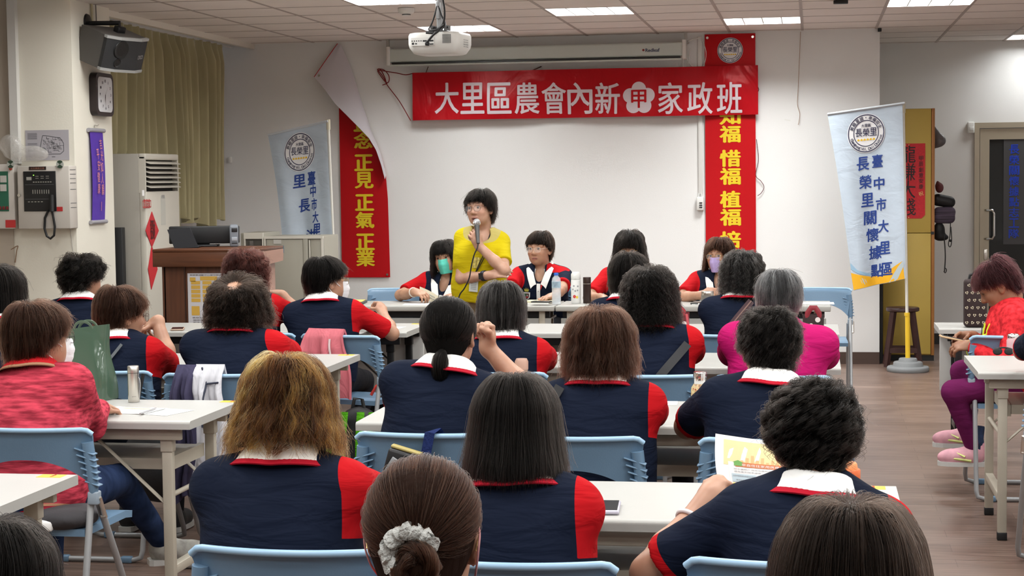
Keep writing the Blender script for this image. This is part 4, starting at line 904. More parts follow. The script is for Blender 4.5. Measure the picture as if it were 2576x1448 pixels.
b = MB(); lx = lambda px: onY(px, 245, yb)[0] - ox; lz = lambda px: onY(px, 247, yb)[2] - oz
for ch, px in [('大', 1124), ('里', 1189), ('區', 1257), ('農', 1326), ('會', 1394), ('內', 1459), ('新', 1528), ('家', 1687), ('政', 1761), ('班', 1835)]:
    put_text(b, ch, lx(px), lz(px), .205, .262, lambda x, y: sheet_x(x, y, .0035), .018, 0, True)
b.build('banner_lettering', M_SILV, t)
b = MB(); fx, fz = lx(1607), lz(1607)
for i in range(5): a = PI / 2 + i * 2 * PI / 5; disc(b, fx + .078 * math.cos(a), fz + .078 * math.sin(a), .062, lambda x, y: sheet_x(x, y, .003 + i * .0002), 28)
disc(b, fx, fz, .08, lambda x, y: sheet_x(x, y, .0042), 28); b.build('plum_flower', M_SILV, t)
b = MB(); put_text(b, '甲', fx, fz - .005, .125, .15, lambda x, y: sheet_x(x, y, .0055), .02); b.build('flower_lettering', M_RED, t)
M_CORD = mat('red_cord', (.22, .01, .012), .7)
b = MB(); b.tube([c(1033, 303, .07), c(1005, 255, .03), c(975, 215, .02), c(965, 195), c(952, 178), c(950, 174), c(958, 176), c(968, 195), c(972, 210)], .004, 8); b.tube([c(1037, 185, .07), c(1020, 188, .04), c(1000, 184, .03), c(975, 180), c(955, 177), c(951, 181), c(970, 206, .02), c(978, 205), c(978, 190), c(966, 176), c(952, 173)], .004, 8); b.tube([c(962, 214), c(974, 210)], .004, 6); tag(b.build('tie_cord', M_CORD), 'knotted red cord tying the left end of the cross banner', 'cord')
b = MB(); b.tube([c(1330, 181, .08), c(1345, 175, .03), c(1362, 167, .01)], .005, 6); b.tube([c(1072, 182, .08), c(1077, 168, .01)], .004, 6); tag(b.build('hanging_tie', mat('brown_twine', (.10, .04, .02), .8)), 'short brown twine ends sticking up over the cross banner', 'twine')
# string hanging from the ceiling and tape marks on the right wall
b = MB(); b.tube([c(2014, 80), c(2011, 150), c(2008, 220), c(2006, 262), c(2012, 285), c(2010, 305), c(2008, 314)], .0022, 6); o = b.build('hanging_string', mat('rusty_string', (.38, .24, .16), .8)); tag(o, 'thin rusty string hanging down the white wall between the red banner and the right flag', 'string')
b = MB(); q = onY(1981, 302, BACK); b.box((q[0], BACK - .001, q[2]), (.05, .002, .010), rot=(0, .2, 0)); tag(b.build('tape_scrap', M_WHITEP), 'small scrap of white tape on the wall beside the hanging string', 'tape')
b = MB(); q = onY(581, 402, BACK); b.box((q[0], BACK - .02, q[2]), (.028, .04, .055), bev=.006); tag(b.build('wall_hook', M_WHITEP), 'small white hook on the grey back wall beside the curtain', 'hook')
# --- clock, speaker, scroll on the pillar
xw = PX; q = [onX(220, 240, xw), onX(270, 240, xw)]; yc = (q[0][1] + q[1][1]) / 2 + .01; zc = onX(243, 238, xw)[2]
t = thing('wall_clock', 'dark framed rectangular wall clock under the loudspeaker on the pillar', 'clock', (xw, yc, zc))
hy, hz_ = .17, .122
def rr(hw, hh, r_, n=8): return [(sx * (hw - r_) + r_ * math.cos(a), sz * (hh - r_) + r_ * math.sin(a)) for sx, sz, a0 in ((1, 1, 0), (-1, 1, PI / 2), (-1, -1, PI), (1, -1, 1.5 * PI)) for a in np.linspace(a0, a0 + PI / 2, n)]
b = MB(); pts = rr(.15, .145 * 1.0, .05); o_ = [(0, y, z) for y, z in pts]; b.poly(o_, .05, (1, 0, 0)); b.build('clock_case', mat('dark_brown_plastic', (.022, .014, .014), .4), t)
b = MB(); b.poly([(.0505, y, z) for y, z in rr(.122, .118, .035)], .002, (1, 0, 0)); b.build('clock_face', mat('clock_face', (.66, .66, .68), .4), t)
b = MB()
for n_ in range(1, 13): a = PI / 2 - n_ * PI / 6; put_text(b, str(n_), .092 * math.cos(a), .092 * math.sin(a), None, .018, lambda x, y: (.0535, x, y), .01)
b.build('clock_numerals', M_INK, t)
b = MB(); f = lambda x, y: (.0545, x, y)
for a, L, w_ in ((math.radians(255), .06, .004), (math.radians(268), .085, .003), (math.radians(50), .08, .001)): d_ = (math.cos(a), math.sin(a)); b.add([f(-w_ * d_[1], w_ * d_[0]), f(w_ * d_[1], -w_ * d_[0]), f(L * d_[0], L * d_[1])], [(0, 1, 2)], smooth=False)
b.build('clock_hands', M_BLACK, t)
# loudspeaker on a ball mount
ps = onY(282, 122, 11.30); t = thing('wall_loudspeaker', 'grey wedge loudspeaker tilted down on a black bracket on the pillar', 'loudspeaker', tuple(ps)); t.rotation_euler = (math.radians(0), math.radians(15), math.radians(42))
t.rotation_euler = (Matrix.Rotation(math.radians(66), 3, 'Z') @ Matrix.Rotation(math.radians(20), 3, 'X')).to_euler()
b = MB(); P_ = [(-.185, .13), (-.18, -.115), (-.09, -.145), (.09, -.145), (.18, -.115), (.185, .13)]
b.poly([(x, y, -.115) for x, y in P_], .23, (0, 0, 1)); b.build('speaker_box', mat('grey_speaker_body', (.085, .078, .072), .6, bump=.1, bscale=150), t)
b = MB(); fr_ = [(-.183, -.118), (-.09, -.153), (.09, -.153), (.183, -.118), (.183, -.09), (.09, -.13), (-.09, -.13), (-.183, -.09)]; b.poly([(x, y - .004, -.10) for x, y in fr_], .20, (0, 0, 1)); g = b.build('speaker_grille', mat('black_grille', (.016, .016, .017), .55, bump=.4, bscale=500), t)
for zz in (-.118, .100): b = MB(); b.poly([(x * 1.03, y - .008, zz) for x, y in fr_], .018, (0, 0, 1)); b.build('speaker_trim', mat('grey_trim', (.30, .30, .29), .4), t)
for (cx_, cz_, r_) in ((-.07, .035, .062), (-.08, -.055, .03)):
    b = MB(); b.lathe([(r_, 0), (r_ * .96, .004), (r_ * .4, -.004), (.001, .002)], (cx_, -.158, cz_), 28, axis=(0, -1, 0)); b.build('speaker_cone', mat('dark_cone', (.006, .006, .006), .4), g)
b = MB(); put_text(b, 'CIXCO', .125, -.01, .07, .026, lambda x, y: (x, -.160 + (x - .09) * .39, y), .0); b.build('maker_lettering', mat('silver_ink', (.5, .5, .5), .4, .5), t)
b = MB(); R_ = np.array(t.rotation_euler.to_matrix()); ww = lambda p: R_.T @ (np.array(p) - ps)
pl = onX(218, 55, PX); b.lathe([(.055, 0), (.05, .012), (.02, .02), (.001, .02)], ww((PX + .001, pl[1], pl[2])), 20, axis=R_.T @ np.array([1, 0, 0])); m1 = ww((PX + .02, pl[1], pl[2] - .01)); m2 = ww(tuple(ps + np.array([.05, .02, .17]))); m3 = (.03, .0, .115); b.tube([m1, m2, m3], .016, 10); b.box((.03, .0, .13), (.07, .05, .05), bev=.008); b.build('speaker_bracket', M_BLACKM, t)
# purple scroll
q0 = onX(240, 328, PX); q1 = onX(240, 558, PX); yc = (onX(222, 440, PX)[1] + onX(255, 440, PX)[1]) / 2 + .01; hw = (onX(255, 440, PX)[1] - onX(223, 440, PX)[1]) / 2
t = thing('hanging_scroll', 'narrow purple scroll with orange brush writing on the cream pillar', 'scroll', (PX, yc, q1[2])); Ls = q0[2] - q1[2]
b = MB(); b.shell(lambda u, v: (.012 + .012 * math.sin(PI * v) + .004 * math.sin(u * 3), (u - .5) * 2 * hw, v * Ls), 8, 30, .0015); b.build('scroll_cloth', mat('purple_cloth', (.085, .03, .36), .6, bump=.1, bscale=60), t)
for z in (0, Ls): b = MB(); b.tube([(.014, -hw - .025, z), (.014, hw + .025, z)], .014, 12); b.build('scroll_rod', mat('grey_rod', (.34, .33, .36), .5), t)
b = MB(); b.tube([(.012, -.03, Ls + .01), (.006, -.005, Ls + .035), (.012, .02, Ls + .03), (.012, .05, Ls + .04)], .002, 6); b.build('scroll_hook', M_STEEL, t)
b = MB(); fs = lambda x, y: (.026 + .012 * math.sin(PI * y / Ls), x, y)
for col, xx, s_ in (('吉光如人願', .03, .85), ('平安健康', -.03, .74)):
    for i, ch in enumerate(col): put_text(b, ch, xx + .006 * math.sin(i * 2), Ls * (s_ - i * .125), .042, .070, fs, 0, .12 * math.sin(i * 3 + 1))
rect(b, .012, Ls * .12, .018, Ls * .22, fs); b.build('scroll_writing', mat('orange_ink', (.75, .28, .22), .6), t)
# --- fire alarm cabinets on the front of the pillar
yf = PY0; M_FA = mat('ivory_steel', (.56, .52, .47), .5, bump=.03, bscale=100)
def fl_(px, py, d=0.0): q = onY(px, py, yf - d); return q
q0, q1 = fl_(42, 418, .12), fl_(178, 575, .12); cx_, cz_ = (q0[0] + q1[0]) / 2, q1[2]; ww_, hh_ = q1[0] - q0[0], q0[2] - q1[2]
t = thing('fire_alarm_panel', 'ivory broadcast alarm cabinet with black controls and a coiled handset on the pillar', 'alarm panel', (cx_, yf, cz_))
L_ = lambda px, py, d=.12: (fl_(px, py, d)[0] - cx_, -d, fl_(px, py, d)[2] - cz_)
b = MB(); b.b2((-ww_ / 2, -.12, 0), (ww_ / 2, 0, hh_), .006); b.build('cabinet', M_FA, t)
a0, a1 = L_(58, 431, .125), L_(142, 531, .125); b = MB(); b.b2((a0[0], -.126, a1[2]), (a1[0], -.119, a0[2]), .002); face = b.build('control_panel', mat('black_panel', (.010, .010, .011), .35), t)
b = MB(); fc = lambda x, y: (x, -.1268, y); W_ = a1[0] - a0[0]; H_ = a0[2] - a1[2]
P2 = lambda u, v: (a0[0] + W_ * u, a1[2] + H_ * v)
for v in (.66, .30): x, y = P2(.05, v); rect(b, x, y, x + W_ * .9, y + H_ * .012, fc)
b.build('panel_seams', mat('grey_line', (.08, .08, .085), .4), face)
b = MB()
for k in range(8): x, y = P2(.30 + .075 * k, .72); rect(b, x, y, x + W_ * .05, y + H_ * .022, fc)
for k in range(5): x, y = P2(.13 + .10 * k, .23); rect(b, x, y, x + W_ * .06, y + H_ * .018, fc)
for k in range(6):
    x, y = P2(.38 + .16 * (k % 3), .82 + .05 * (k // 3)); rect(b, x, y, x + W_ * .10, y + H_ * .012, fc)
x, y = P2(.10, .78); rect(b, x, y, x + W_ * .16, y + H_ * .08, fc)
for k in range(8): x, y = P2(.28 + .07 * k, .44); rect(b, x, y, x + W_ * .022, y + H_ * .10, fc)
b.build('panel_keys', mat('pale_key', (.35, .34, .30), .5), face)
b = MB(); x, y = P2(.31, .89); rect(b, x, y, x + W_ * .03, y + H_ * .025, fc); b.build('indicator_lamp', mat('green_lamp', (.2, .8, .1), .4, emis=(.4, 1, .1), estr=1.2), face)
p0 = L_(132, 505, .14); p1 = L_(118, 528, .15); b = MB(); b.tube([L_(130, 490, .14), L_(131, 532, .15)], .016, 10); b.tube([L_(121, 530, .135), L_(113, 548, .13), L_(112, 575, .13), L_(118, 594, .13), L_(127, 600, .13), L_(136, 592, .13), L_(138, 570, .13), L_(133, 540, .13), L_(128, 520, .14)], .008, 8); b.build('handset', M_BLACK, t)
b = MB(); x0_, x1_ = L_(73, 419), L_(116, 427); b.b2((x0_[0], -.1225, x1_[2]), (x1_[0], -.1195, x0_[2])); b.build('name_plate', mat('dark_brown_plate', (.02, .01, .008), .4), t)
b = MB(); put_text(b, '火災廣播主機', (x0_[0] + x1_[0]) / 2, (x0_[2] + x1_[2]) / 2, .095, .014, lambda x, y: (x, -.1229, y)); b.build('plate_lettering', mat('plate_ink', (.3, .12, .08), .5), t)
b = MB(); x0_, x1_ = L_(143, 520), L_(158, 531); b.b2((x0_[0], -.1225, x1_[2]), (x1_[0], -.1195, x0_[2])); b.build('red_label', mat('red_label', (.50, .03, .03), .5), t)
for px in (27, 151):
    q = L_(px, 413, .124); b = MB(); b.lathe([(.026, 0), (.026, .003), (.001, .003)], q, 24, axis=(0, -1, 0)); b.build('inspection_sticker', mat('green_white_sticker', (.42, .44, .40), .5), t)
    b = MB()
    for s in (-1, 1): ring(b, q[0], q[2], 0, .0255, lambda x, y: (x, -.1275, y), 12, PI / 2 * s - .9, PI / 2 * s + .9)
    b.build('sticker_band', mat('dark_green_ink', (.03, .06, .035), .5), t)
b = MB(); q = L_(49, 491); b.cyl((q[0], -.132, q[2]), (q[0], -.12, q[2]), .010); b.build('cabinet_lock', M_STEEL, t)
b = MB(); s0, s1 = L_(156, 413), L_(180, 572)
for i, v in enumerate((.93, .86, .79, .72, .62, .40, .33)): b.b2((ww_ / 2 - .001, -.11, hh_ * v), (ww_ / 2 + .001, -.02, hh_ * v + .004))
b.build('vent_grille', mat('slot_grey', (.12, .12, .12), .6), t)
q0, q1 = fl_(-150, 415, .10), fl_(40, 575, .10); cx2, cz2 = (q0[0] + q1[0]) / 2, q1[2]; w2, h2 = q1[0] - q0[0] - .006, q0[2] - q1[2]
t = thing('fire_alarm_panel', 'ivory alarm cabinet with a green board, cut by the left edge', 'alarm panel', (cx2, yf, cz2)); b = MB(); b.b2((-w2 / 2, -.105, 0), (w2 / 2, 0, h2), .006); b.build('cabinet', M_FA, t)
L2 = lambda px, py: (fl_(px, py, .105)[0] - cx2, -.106, fl_(px, py, .105)[2] - cz2)
x0_, x1_ = L2(-80, 432), L2(23, 531); b = MB(); b.b2((x0_[0], -.108, x1_[2]), (x1_[0], -.103, x0_[2])); k = b.build('green_board', mat('green_board', (.02, .13, .075), .4), t)
b = MB()
for r_ in range(2):
    for c_ in range(3): x, y = L2(11 - 22 * c_, 450 + 22 * r_)[0::2]; b.box((x - .005, -.11, y), (.042, .004, .045))
b.build('gauge', mat('gauge_face', (.55, .54, .50), .5), k)
b = MB()
for c_ in range(5): x, y = L2(19 - 9 * c_, 523)[0::2]; b.box((x, -.11, y), (.018, .005, .022), bev=.002)
b.build('red_button', mat('dark_red_button', (.16, .02, .02), .4), k)
b = MB(); x0_, x1_ = L2(14, 553), L2(41, 572); b.b2((x0_[0], -.1075, x1_[2]), (x1_[0] - .004, -.104, x0_[2])); b.build('red_label', mat('red_label', (.45, .04, .05), .5), t)
b = MB(); q = L2(27, 424); b.cyl((q[0], -.11, q[2]), (q[0], -.104, q[2]), .011); b.build('alarm_lamp', mat('orange_lamp', (.45, .06, .03), .3), t)
# plan sheet taped over the cabinets
q0, q1 = fl_(64, 328), fl_(175, 402); o_x, o_z = q0[0], q1[2]; w3, h3 = q1[0] - q0[0], q0[2] - q1[2]
t = thing('plan_sheet', 'pale grey sheet with a line-drawn floor plan taped over the alarm cabinets', 'paper', (o_x, yf, o_z)); b = MB(); b.b2((0, -.004, 0), (w3, -.001, h3)); b.build('sheet', mat('grey_paper', (.42, .40, .43), .6), t)
b = MB(); fp = lambda x, y: (x, -.0045, y); random.seed(3)
def line(b, p, q_, w_, fn):
    p = np.array(p); q_ = np.array(q_); d_ = (q_ - p) / (np.linalg.norm(q_ - p) + 1e-9); n_ = np.array([-d_[1], d_[0]]) * w_ / 2; b.add([fn(*(p + n_)), fn(*(q_ + n_)), fn(*(q_ - n_)), fn(*(p - n_))], [(0, 1, 2, 3)], smooth=False)
out = [(.36, .24), (.33, .36), (.38, .72), (.40, .82), (.55, .80), (.68, .76), (.80, .74), (.88, .55), (.88, .30), (.80, .2), (.42, .2), (.36, .24)]
for p, q_ in zip(out[:-1], out[1:]): line(b, (p[0] * w3, p[1] * h3), (q_[0] * w3, q_[1] * h3), .004, fp)
for k_ in range(46):
    x, y = random.uniform(.40, .80), random.uniform(.24, .72); s_ = random.uniform(.03, .09)
    line(b, (x * w3, y * h3), ((x + s_) * w3, y * h3), .002, fp); line(b, (x * w3, y * h3), (x * w3, (y + s_ * 1.2) * h3), .002, fp)
for k_ in range(3): a = [(.41 + .03 * math.cos(t_) * (1 + k_ * .5), .32 + .05 * math.sin(t_) * (1 + k_ * .5)) for t_ in np.linspace(0, 6.28, 14)]; [line(b, (p[0] * w3, p[1] * h3), (q_[0] * w3, q_[1] * h3), .0025, fp) for p, q_ in zip(a[:-1], a[1:])]
for x, y, s_, u_ in ((.05, .70, .22, .22), (.05, .30, .22, .30)):
    for k_ in range(7): rect(b, x * w3, (y + u_ * k_ / 7) * h3, (x + s_) * w3, (y + u_ * k_ / 7 + .012) * h3, fp)
rect(b, .6 * w3, .1 * h3, .68 * w3, .12 * h3, fp); b.build('plan_lines', mat('plan_ink', (.10, .10, .11), .6), t)
# crumpled clear bag on top of the cabinets
V, Q = isomesh([E_((0, 0, .045), (.15, .05, .045), I3, .03), E_((-.11, 0, .11), (.08, .045, .06), I3, .03), E_((.10, -.01, .05), (.07, .045, .045), I3, .03)], .009, (), wrinkle(.026, 4)); q = fl_(62, 402, .06)
o = iso_object('plastic_bag', V, Q, mat('clear_film', (.75, .72, .68), .12, alpha=.34, bump=1.0, bscale=28, spec=.9), None, None, (q[0], q[1] + .005, q[2] - .012)); tag(o, 'crumpled clear plastic bag on top of the alarm cabinets', 'plastic bag')
# loose wire on the lower wall
b = MB(); w_ = lambda px, py, d=.006: tuple(onY(px, py, yf - d)); b.tube([w_(0, 648), w_(20, 633), w_(44, 618, .02), w_(42, 630, .02), w_(40, 645, .01), w_(38, 660)], .003, 6); tag(b.build('loose_wire', mat('brown_wire', (.28, .17, .10), .7)), 'loose brown wire from a nail on the beige wall under the alarm cabinets', 'wire')
b = MB(); b.tube([w_(176, 572), w_(180, 600), w_(183, 625), w_(188, 650)], .002, 6); tag(b.build('grey_wire', mat('pale_wire', (.45, .43, .40), .7)), 'thin grey wire running down the pillar edge below the alarm cabinet', 'wire')
# smoke detector, motion sensor
q = onZ(1022, 20, CEIL); b = MB(); b.lathe([(.060, 0), (.060, -.02), (.048, -.036), (.030, -.040), (.028, -.052), (.001, -.052)], (0, 0, 0), 32); o = b.build('smoke_detector', M_WHITEP, None, (q[0], q[1], CEIL - .003)); tag(o, 'white round smoke detector on the ceiling left of the projector', 'smoke detector')
b = MB(); b.lathe([(.0305, -.041), (.0305, -.047)], (0, 0, 0), 24); b.build('detector_slot', M_BLACK, o)
q = onZ(2115, 0, CEIL); b = MB(); b.box((0, 0, -.012), (.10, .05, .024), bev=.004); o = b.build('ceiling_socket', M_BLACK, None, (q[0], q[1], CEIL - .003)); tag(o, 'small black socket on the ceiling at the top edge', 'socket')
q = onZ(2214, 68, CEIL); b = MB(); b.box((0, 0, -.014), (.03, .04, .028), bev=.004); o = b.build('corner_clip', M_BLACK, None, (q[0], BACK - .02, CEIL - .003)); tag(o, 'small black clip where the ceiling meets the recess corner', 'clip')
q = onY(2442, 321, RECESS); b = MB(); b.box((0, -.025, 0), (.062, .05, .105), bev=.010, seg=3); o = b.build('motion_sensor', M_WHITEP, None, (q[0], RECESS, q[2])); tag(o, 'white motion sensor on the wall by the glass door frame', 'sensor')
b = MB(); b.box((.004, -.052, -.012), (.040, .006, .036), bev=.004); b.build('sensor_window', mat('milky_plastic', (.7, .7, .68), .3), o)
# ------------------------------------------------------------------ tables
M_LAM = mat('white_laminate', (.44, .435, .41), .38, bump=.03, bscale=160, var=.02, vscale=4)
M_LAMG = mat('grey_laminate', (.40, .395, .37), .38, var=.02, vscale=4)
def table(label, x0, x1, ynear, depth=.6, style='beige', top=M_LAM, panel=None, sticker=None, casters=False, group='white training tables', z=.74, shelf=True):
    cx, cy_ = (x0 + x1) / 2, ynear + depth / 2; hw, hd = (x1 - x0) / 2, depth / 2; ml = M_BEIGE if style == 'beige' else M_BLACKM
    t = thing('training_table', label, 'table', (cx, cy_, 0), 0, group); b = MB()
    prof = [(-hd, z - .030)] + [(-hd - .0 + .011 * (1 - math.cos(a)), z - .011 + .011 * math.sin(a)) for a in np.linspace(0, PI / 2, 6)] + [(hd - .004, z), (hd, z - .004), (hd, z - .030)]
    b.poly([(-hw, y, zz) for y, zz in prof], 2 * hw, (1, 0, 0)); tp = b.build('tabletop', top, t)
    lx, ly = hw - .11, hd - .07
    for sx in (-1, 1):
        for sy in (-1, 1):
            b = MB(); b.b2((sx * lx - .019, sy * ly - .016, .03 if not casters else .09), (sx * lx + .019, sy * ly + .016, z - .03), .003); b.b2((sx * lx - .023, sy * ly - .020, z - .12), (sx * lx + .023, sy * ly + .020, z - .03), .003)
            lg = b.build('leg', ml, t)
            if casters:
                b = MB(); b.cyl((sx * lx - .012, sy * ly, .035), (sx * lx + .012, sy * ly, .035), .034, 20); b.tube([(sx * lx, sy * ly, .1), (sx * lx, sy * ly + .02, .07), (sx * lx, sy * ly, .04)], .012, 8); b.build('caster', M_BLACK, lg)
            else: b = MB(); b.b2((sx * lx - .021, sy * ly - .018, 0), (sx * lx + .021, sy * ly + .018, .035), .003); b.build('leg_cap', M_BLACK, lg)
        b = MB(); b.b2((sx * lx - .017, -ly, .165), (sx * lx + .017, ly, .20), .003); b.build('foot_rail', ml, t)
        b = MB(); b.tube([(sx * lx, -ly, .455), (sx * lx, ly, .455)], .010, 8); b.build('cross_tube', ml, t)
        for sy in (-1, 1):
            b = MB(); b.tube([(sx * (lx - .005), sy * ly, .42), (sx * (lx - .30), sy * ly, z - .05)], .014, 6, flat=(1, .35)); b.build('brace', ml, t)
    for sy in (-1, 1): b = MB(); b.b2((-hw + .05, sy * (hd - .05) - .012, z - .075), (hw - .05, sy * (hd - .05) + .012, z - .03), .003); b.build('apron_and_gap_strip', ml, t)
    if shelf: b = MB(); b.b2((-lx + .04, -ly + .06, .565), (lx - .04, ly - .02, .580)); b.b2((-lx + .04, -ly + .05, .545), (lx - .04, -ly + .062, .585)); b.b2((-lx + .02, -ly + .05, .535), (-lx + .042, ly - .02, .585)); b.b2((lx - .042, -ly + .05, .535), (lx - .02, ly - .02, .585)); b.build('shelf', ml, t)
    if panel:
        b = MB(); b.b2((-hw + .03, hd - .035, panel[0]), (hw - .03, hd - .015, panel[1]), .003); b.build('modesty_panel', mat('pale_grey_panel', (.58, .58, .56), .45, var=.03, vscale=3), t)
    if sticker:
        sx0, sy0 = sticker; b = MB(); b.b2((hw - sx0 - .075, hd - sy0 - .05, z - .0004), (hw - sx0, hd - sy0, z + .0008)); k = b.build('sticker', M_YELL, t)
        b = MB()
        for i, ch in enumerate('里活動中心'): put_text(b, ch, hw - sx0 - .032, hd - sy0 - .008 - .008 * i, None, .007, lambda x, y: (x, y, z + .0012), .01, 0)
        b.build('sticker_lettering', mat('red_ink', (.55, .05, .02), .5), k)
    return t
TA = table('white table in the nearest row, phone and orange bottle on it', -1.58, .225, 4.375, .56, sticker=(.03, .01))
table('white table of which only a corner shows at the left edge', -3.95, -2.14, 4.37, .52, sticker=(.03, .01))
table('white table with the steel thermos, green bag and papers', -4.02, -2.205, 6.02, .60, sticker=(.0, .012))
table('white table in the second row with the owl-patterned bottle', -1.60, .172, 6.05, .68, sticker=(.01, .03))
table('white table in the third row, its right end showing above the golden-streaked head', -4.03, -2.2, 7.75, .68, sticker=(.02, .02))
table('white table in the third row with the magenta jacket leaning on it', -1.66, .122, 7.93, .66, sticker=(.03, .0))
table('white table with black legs beside the pink jacket chair', -4.05, -2.25, 9.66, .60, style='black', panel=(.32, .70), sticker=(.02, .02), shelf=False)
table('white table in the fourth row before the presenters, mostly hidden by heads', -1.64, .14, 9.66, .60, style='black', panel=(.32, .70), shelf=False)
for x0, x1, lab in ((-3.50, -1.702, 'grey presenters table at left, paper and folders on it'), (-1.694, .115, 'grey presenters table at right, water bottle and tumblers on it')):
    t = thing('presenters_table', lab, 'table', ((x0 + x1) / 2, 11.9, 0), 0, 'grey presenters tables'); hw = (x1 - x0) / 2
    b = MB(); b.box((0, 0, .722), (2 * hw, .50, .036), bev=.006); b.build('tabletop', M_LAMG, t)
    b = MB(); b.b2((-hw + .03, -.20, .30), (hw - .03, -.182, .655), .003); b.build('modesty_panel', mat('grey_panel', (.36, .36, .34), .45), t)
    b = MB(); b.b2((-hw + .05, -.17, .635), (hw - .05, .19, .648)); b.build('shelf', mat('pale_shelf', (.5, .49, .46), .5), t)
    b = MB(); b.b2((-hw + .04, -.185, .66), (hw - .04, -.17, .704)); b.build('apron_and_gap_strip', M_BLACKM, t)  # black strip stands for the shaded gap under the tabletop
    for sx in (-1, 1):
        for sy in (-1, 1): b = MB(); b.b2((sx * (hw - .09) - .02, sy * .19 - .016, 0), (sx * (hw - .09) + .02, sy * .19 + .016, .704), .003); b.build('leg', M_BEIGE, t)
table('white table with black legs and casters at right, dark heart-print bag on it', .686, 2.49, 10.0, .40, style='black', panel=(.35, .70), casters=True, shelf=False)
table('white table with beige legs at the right edge, sunglasses on it', .70, 2.50, 7.80, .72)

# ------------------------------------------------------------------ folding chairs
M_BLUE = mat('blue_plastic', (.145, .245, .36), .38, bump=.06, bscale=220)
M_BLUEL = mat('blue_plastic_edge', (.30, .47, .64), .3)
def make_chair():
    t = thing('folding_chair', 'blue folding chair', 'chair', (0, 0, 0), 0, 'blue folding chairs')
    def bk(u, v):
        x = (u - .5) * 2; low = .80 - (.105 + .085 * abs(x) ** 2.2); z = .797 - (.797 - low) * v; ex = 1 - .10 * v * abs(x) ** 2
        return (.232 * x * (1 - .02 * v) * ex, -.215 + .050 * x * x + .030 * v + (.012 * (1 - v * 8) if v < .125 else 0) * -1, z - (.016 * max(0, (abs(x) - .88) / .12) ** 2 if v < .3 else 0))
    b = MB(); b.shell(bk, 41, 14, .008); back = b.build('backrest', M_BLUE, t)
    b = MB(); b.tube([bk(u, 0) for u in np.linspace(.0, 1, 31)], .0085, 8); b.build('top_lip', M_BLUEL, back)
    for s in (-1, 1):
        b = MB(); b.tube([(s * .212, -.172, .755), (s * .219, -.166, .69), (s * .222, -.160, .635), (s * .222, -.153, .585)], [.020, .019, .019, .015], 12)
        for k in range(6): z = .725 - k * .0215; b.box((s * (.205 + .004 * k), -.171 + .0025 * k, z), (.072 - .004 * k, .034, .005), rot=(0, s * .30, 0), bev=.002)
        b.build('ribbed_sleeve', M_BLUE, t)
        b = MB(); b.b2((s * .222 - .018, -.168, .545), (s * .222 + .018, -.130, .590), .006); b.build('hinge_clip', mat('grey_blue_plastic', (.28, .34, .40), .4), t)
        b = MB(); b.tube([(s * .236, -.150, .57), (s * .236, -.105, .495)], .012, 8, flat=(1, .4)); b.cyl((s * .226, -.148, .565), (s * .243, -.148, .565), .006); b.cyl((s * .226, -.108, .498), (s * .243, -.108, .498), .006); b.build('hinge_link', M_STEEL, t)
    fr = [(-.222, -.152, .60), (-.222, .02, .34), (-.222, .19, .06), (-.215, .215, .025), (-.18, .222, .013), (.18, .222, .013), (.215, .215, .025), (.222, .19, .06), (.222, .02, .34), (.222, -.152, .60)]
    b = MB(); b.tube(fr, .0115, 10); b.build('front_frame', M_GREYT, t)
    rr_ = [(-.206, -.140, .56), (-.206, -.20, .30), (-.206, -.262, .05), (-.200, -.270, .022), (-.17, -.274, .013), (.17, -.274, .013), (.200, -.270, .022), (.206, -.262, .05), (.206, -.20, .30), (.206, -.140, .56)]
    b = MB(); b.tube(rr_, .0115, 10); b.build('rear_frame', M_GREYT, t)
    for x in (-.14, .14):
        for y in (.222, -.274): b = MB(); b.box((x, y, .014), (.05, .030, .028), bev=.006); b.build('floor_pad', M_BLUE, t)
    b = MB()
    def st(u, v): x = (u - .5) * 2; y = -.165 + .39 * v; return (.200 * x * (1 - .04 * (1 - v)), y, .452 - .012 * math.sin(PI * v) * (1 - x * x) - .02 * max(0, v - .85) * 6 * .5)
    b.shell(st, 15, 15, .024); b.build('seat', M_BLUE, t)
    return t
chair0 = make_chair(); _kids = {chair0.name: children(chair0)}
for k in list(_kids[chair0.name]): _kids[k.name] = children(k)
_first = [True]
def chair(x, y, label, rz=0.0):
    if _first[0]:
        _first[0] = False; chair0.location = (x, y, 0); chair0.rotation_euler = (0, 0, rz); chair0['label'] = label; return chair0
    return dup(chair0, (x, y, 0), rz, label)
# ------------------------------------------------------------------ projector on its ceiling pole
yp = 9.6; pc = onY(1107, 108, yp); sx = (onY(1190, 120, yp)[0] - onY(1023, 110, yp)[0])
t = thing('projector', 'white projector hanging from a ceiling pole', 'projector', tuple(pc), math.radians(-9)); hw, hd, hh = .155, .135, .048
b = MB(); prof = []
def pj(u, v):
    a = 2 * PI * u; e = .42; cx_ = math.copysign(abs(math.cos(a)) ** e, math.cos(a)); cy_ = math.copysign(abs(math.sin(a)) ** e, math.sin(a))
    zz, sc_ = [(-.066, .0), (-.066, .74), (-.060, .84), (-.030, .97), (-.010, 1.0), (.035, 1.0), (.048, .96), (.052, .86), (.052, 0)][int(round(v * 8))]
    return (hw * cx_ * sc_, hd * cy_ * sc_, zz)
b.grid(pj, 72, 9, closeu=True); body_ = b.build('body', mat('projector_white', (.62, .61, .575), .4), t)
fr = lambda x, y, k=0.0: (x, -hd - .0012 - k, y)
b = MB(); b.b2((-.118, -hd - .002, -.022), (.018, -hd + .01, .022)); pn = b.build('port_panel', mat('port_panel', (.62, .61, .58), .5), t)
b = MB()
for k in range(6): disc(b, -.110 + k * .013, .004, .0036, lambda x, y: fr(x, y, .0015), 12)
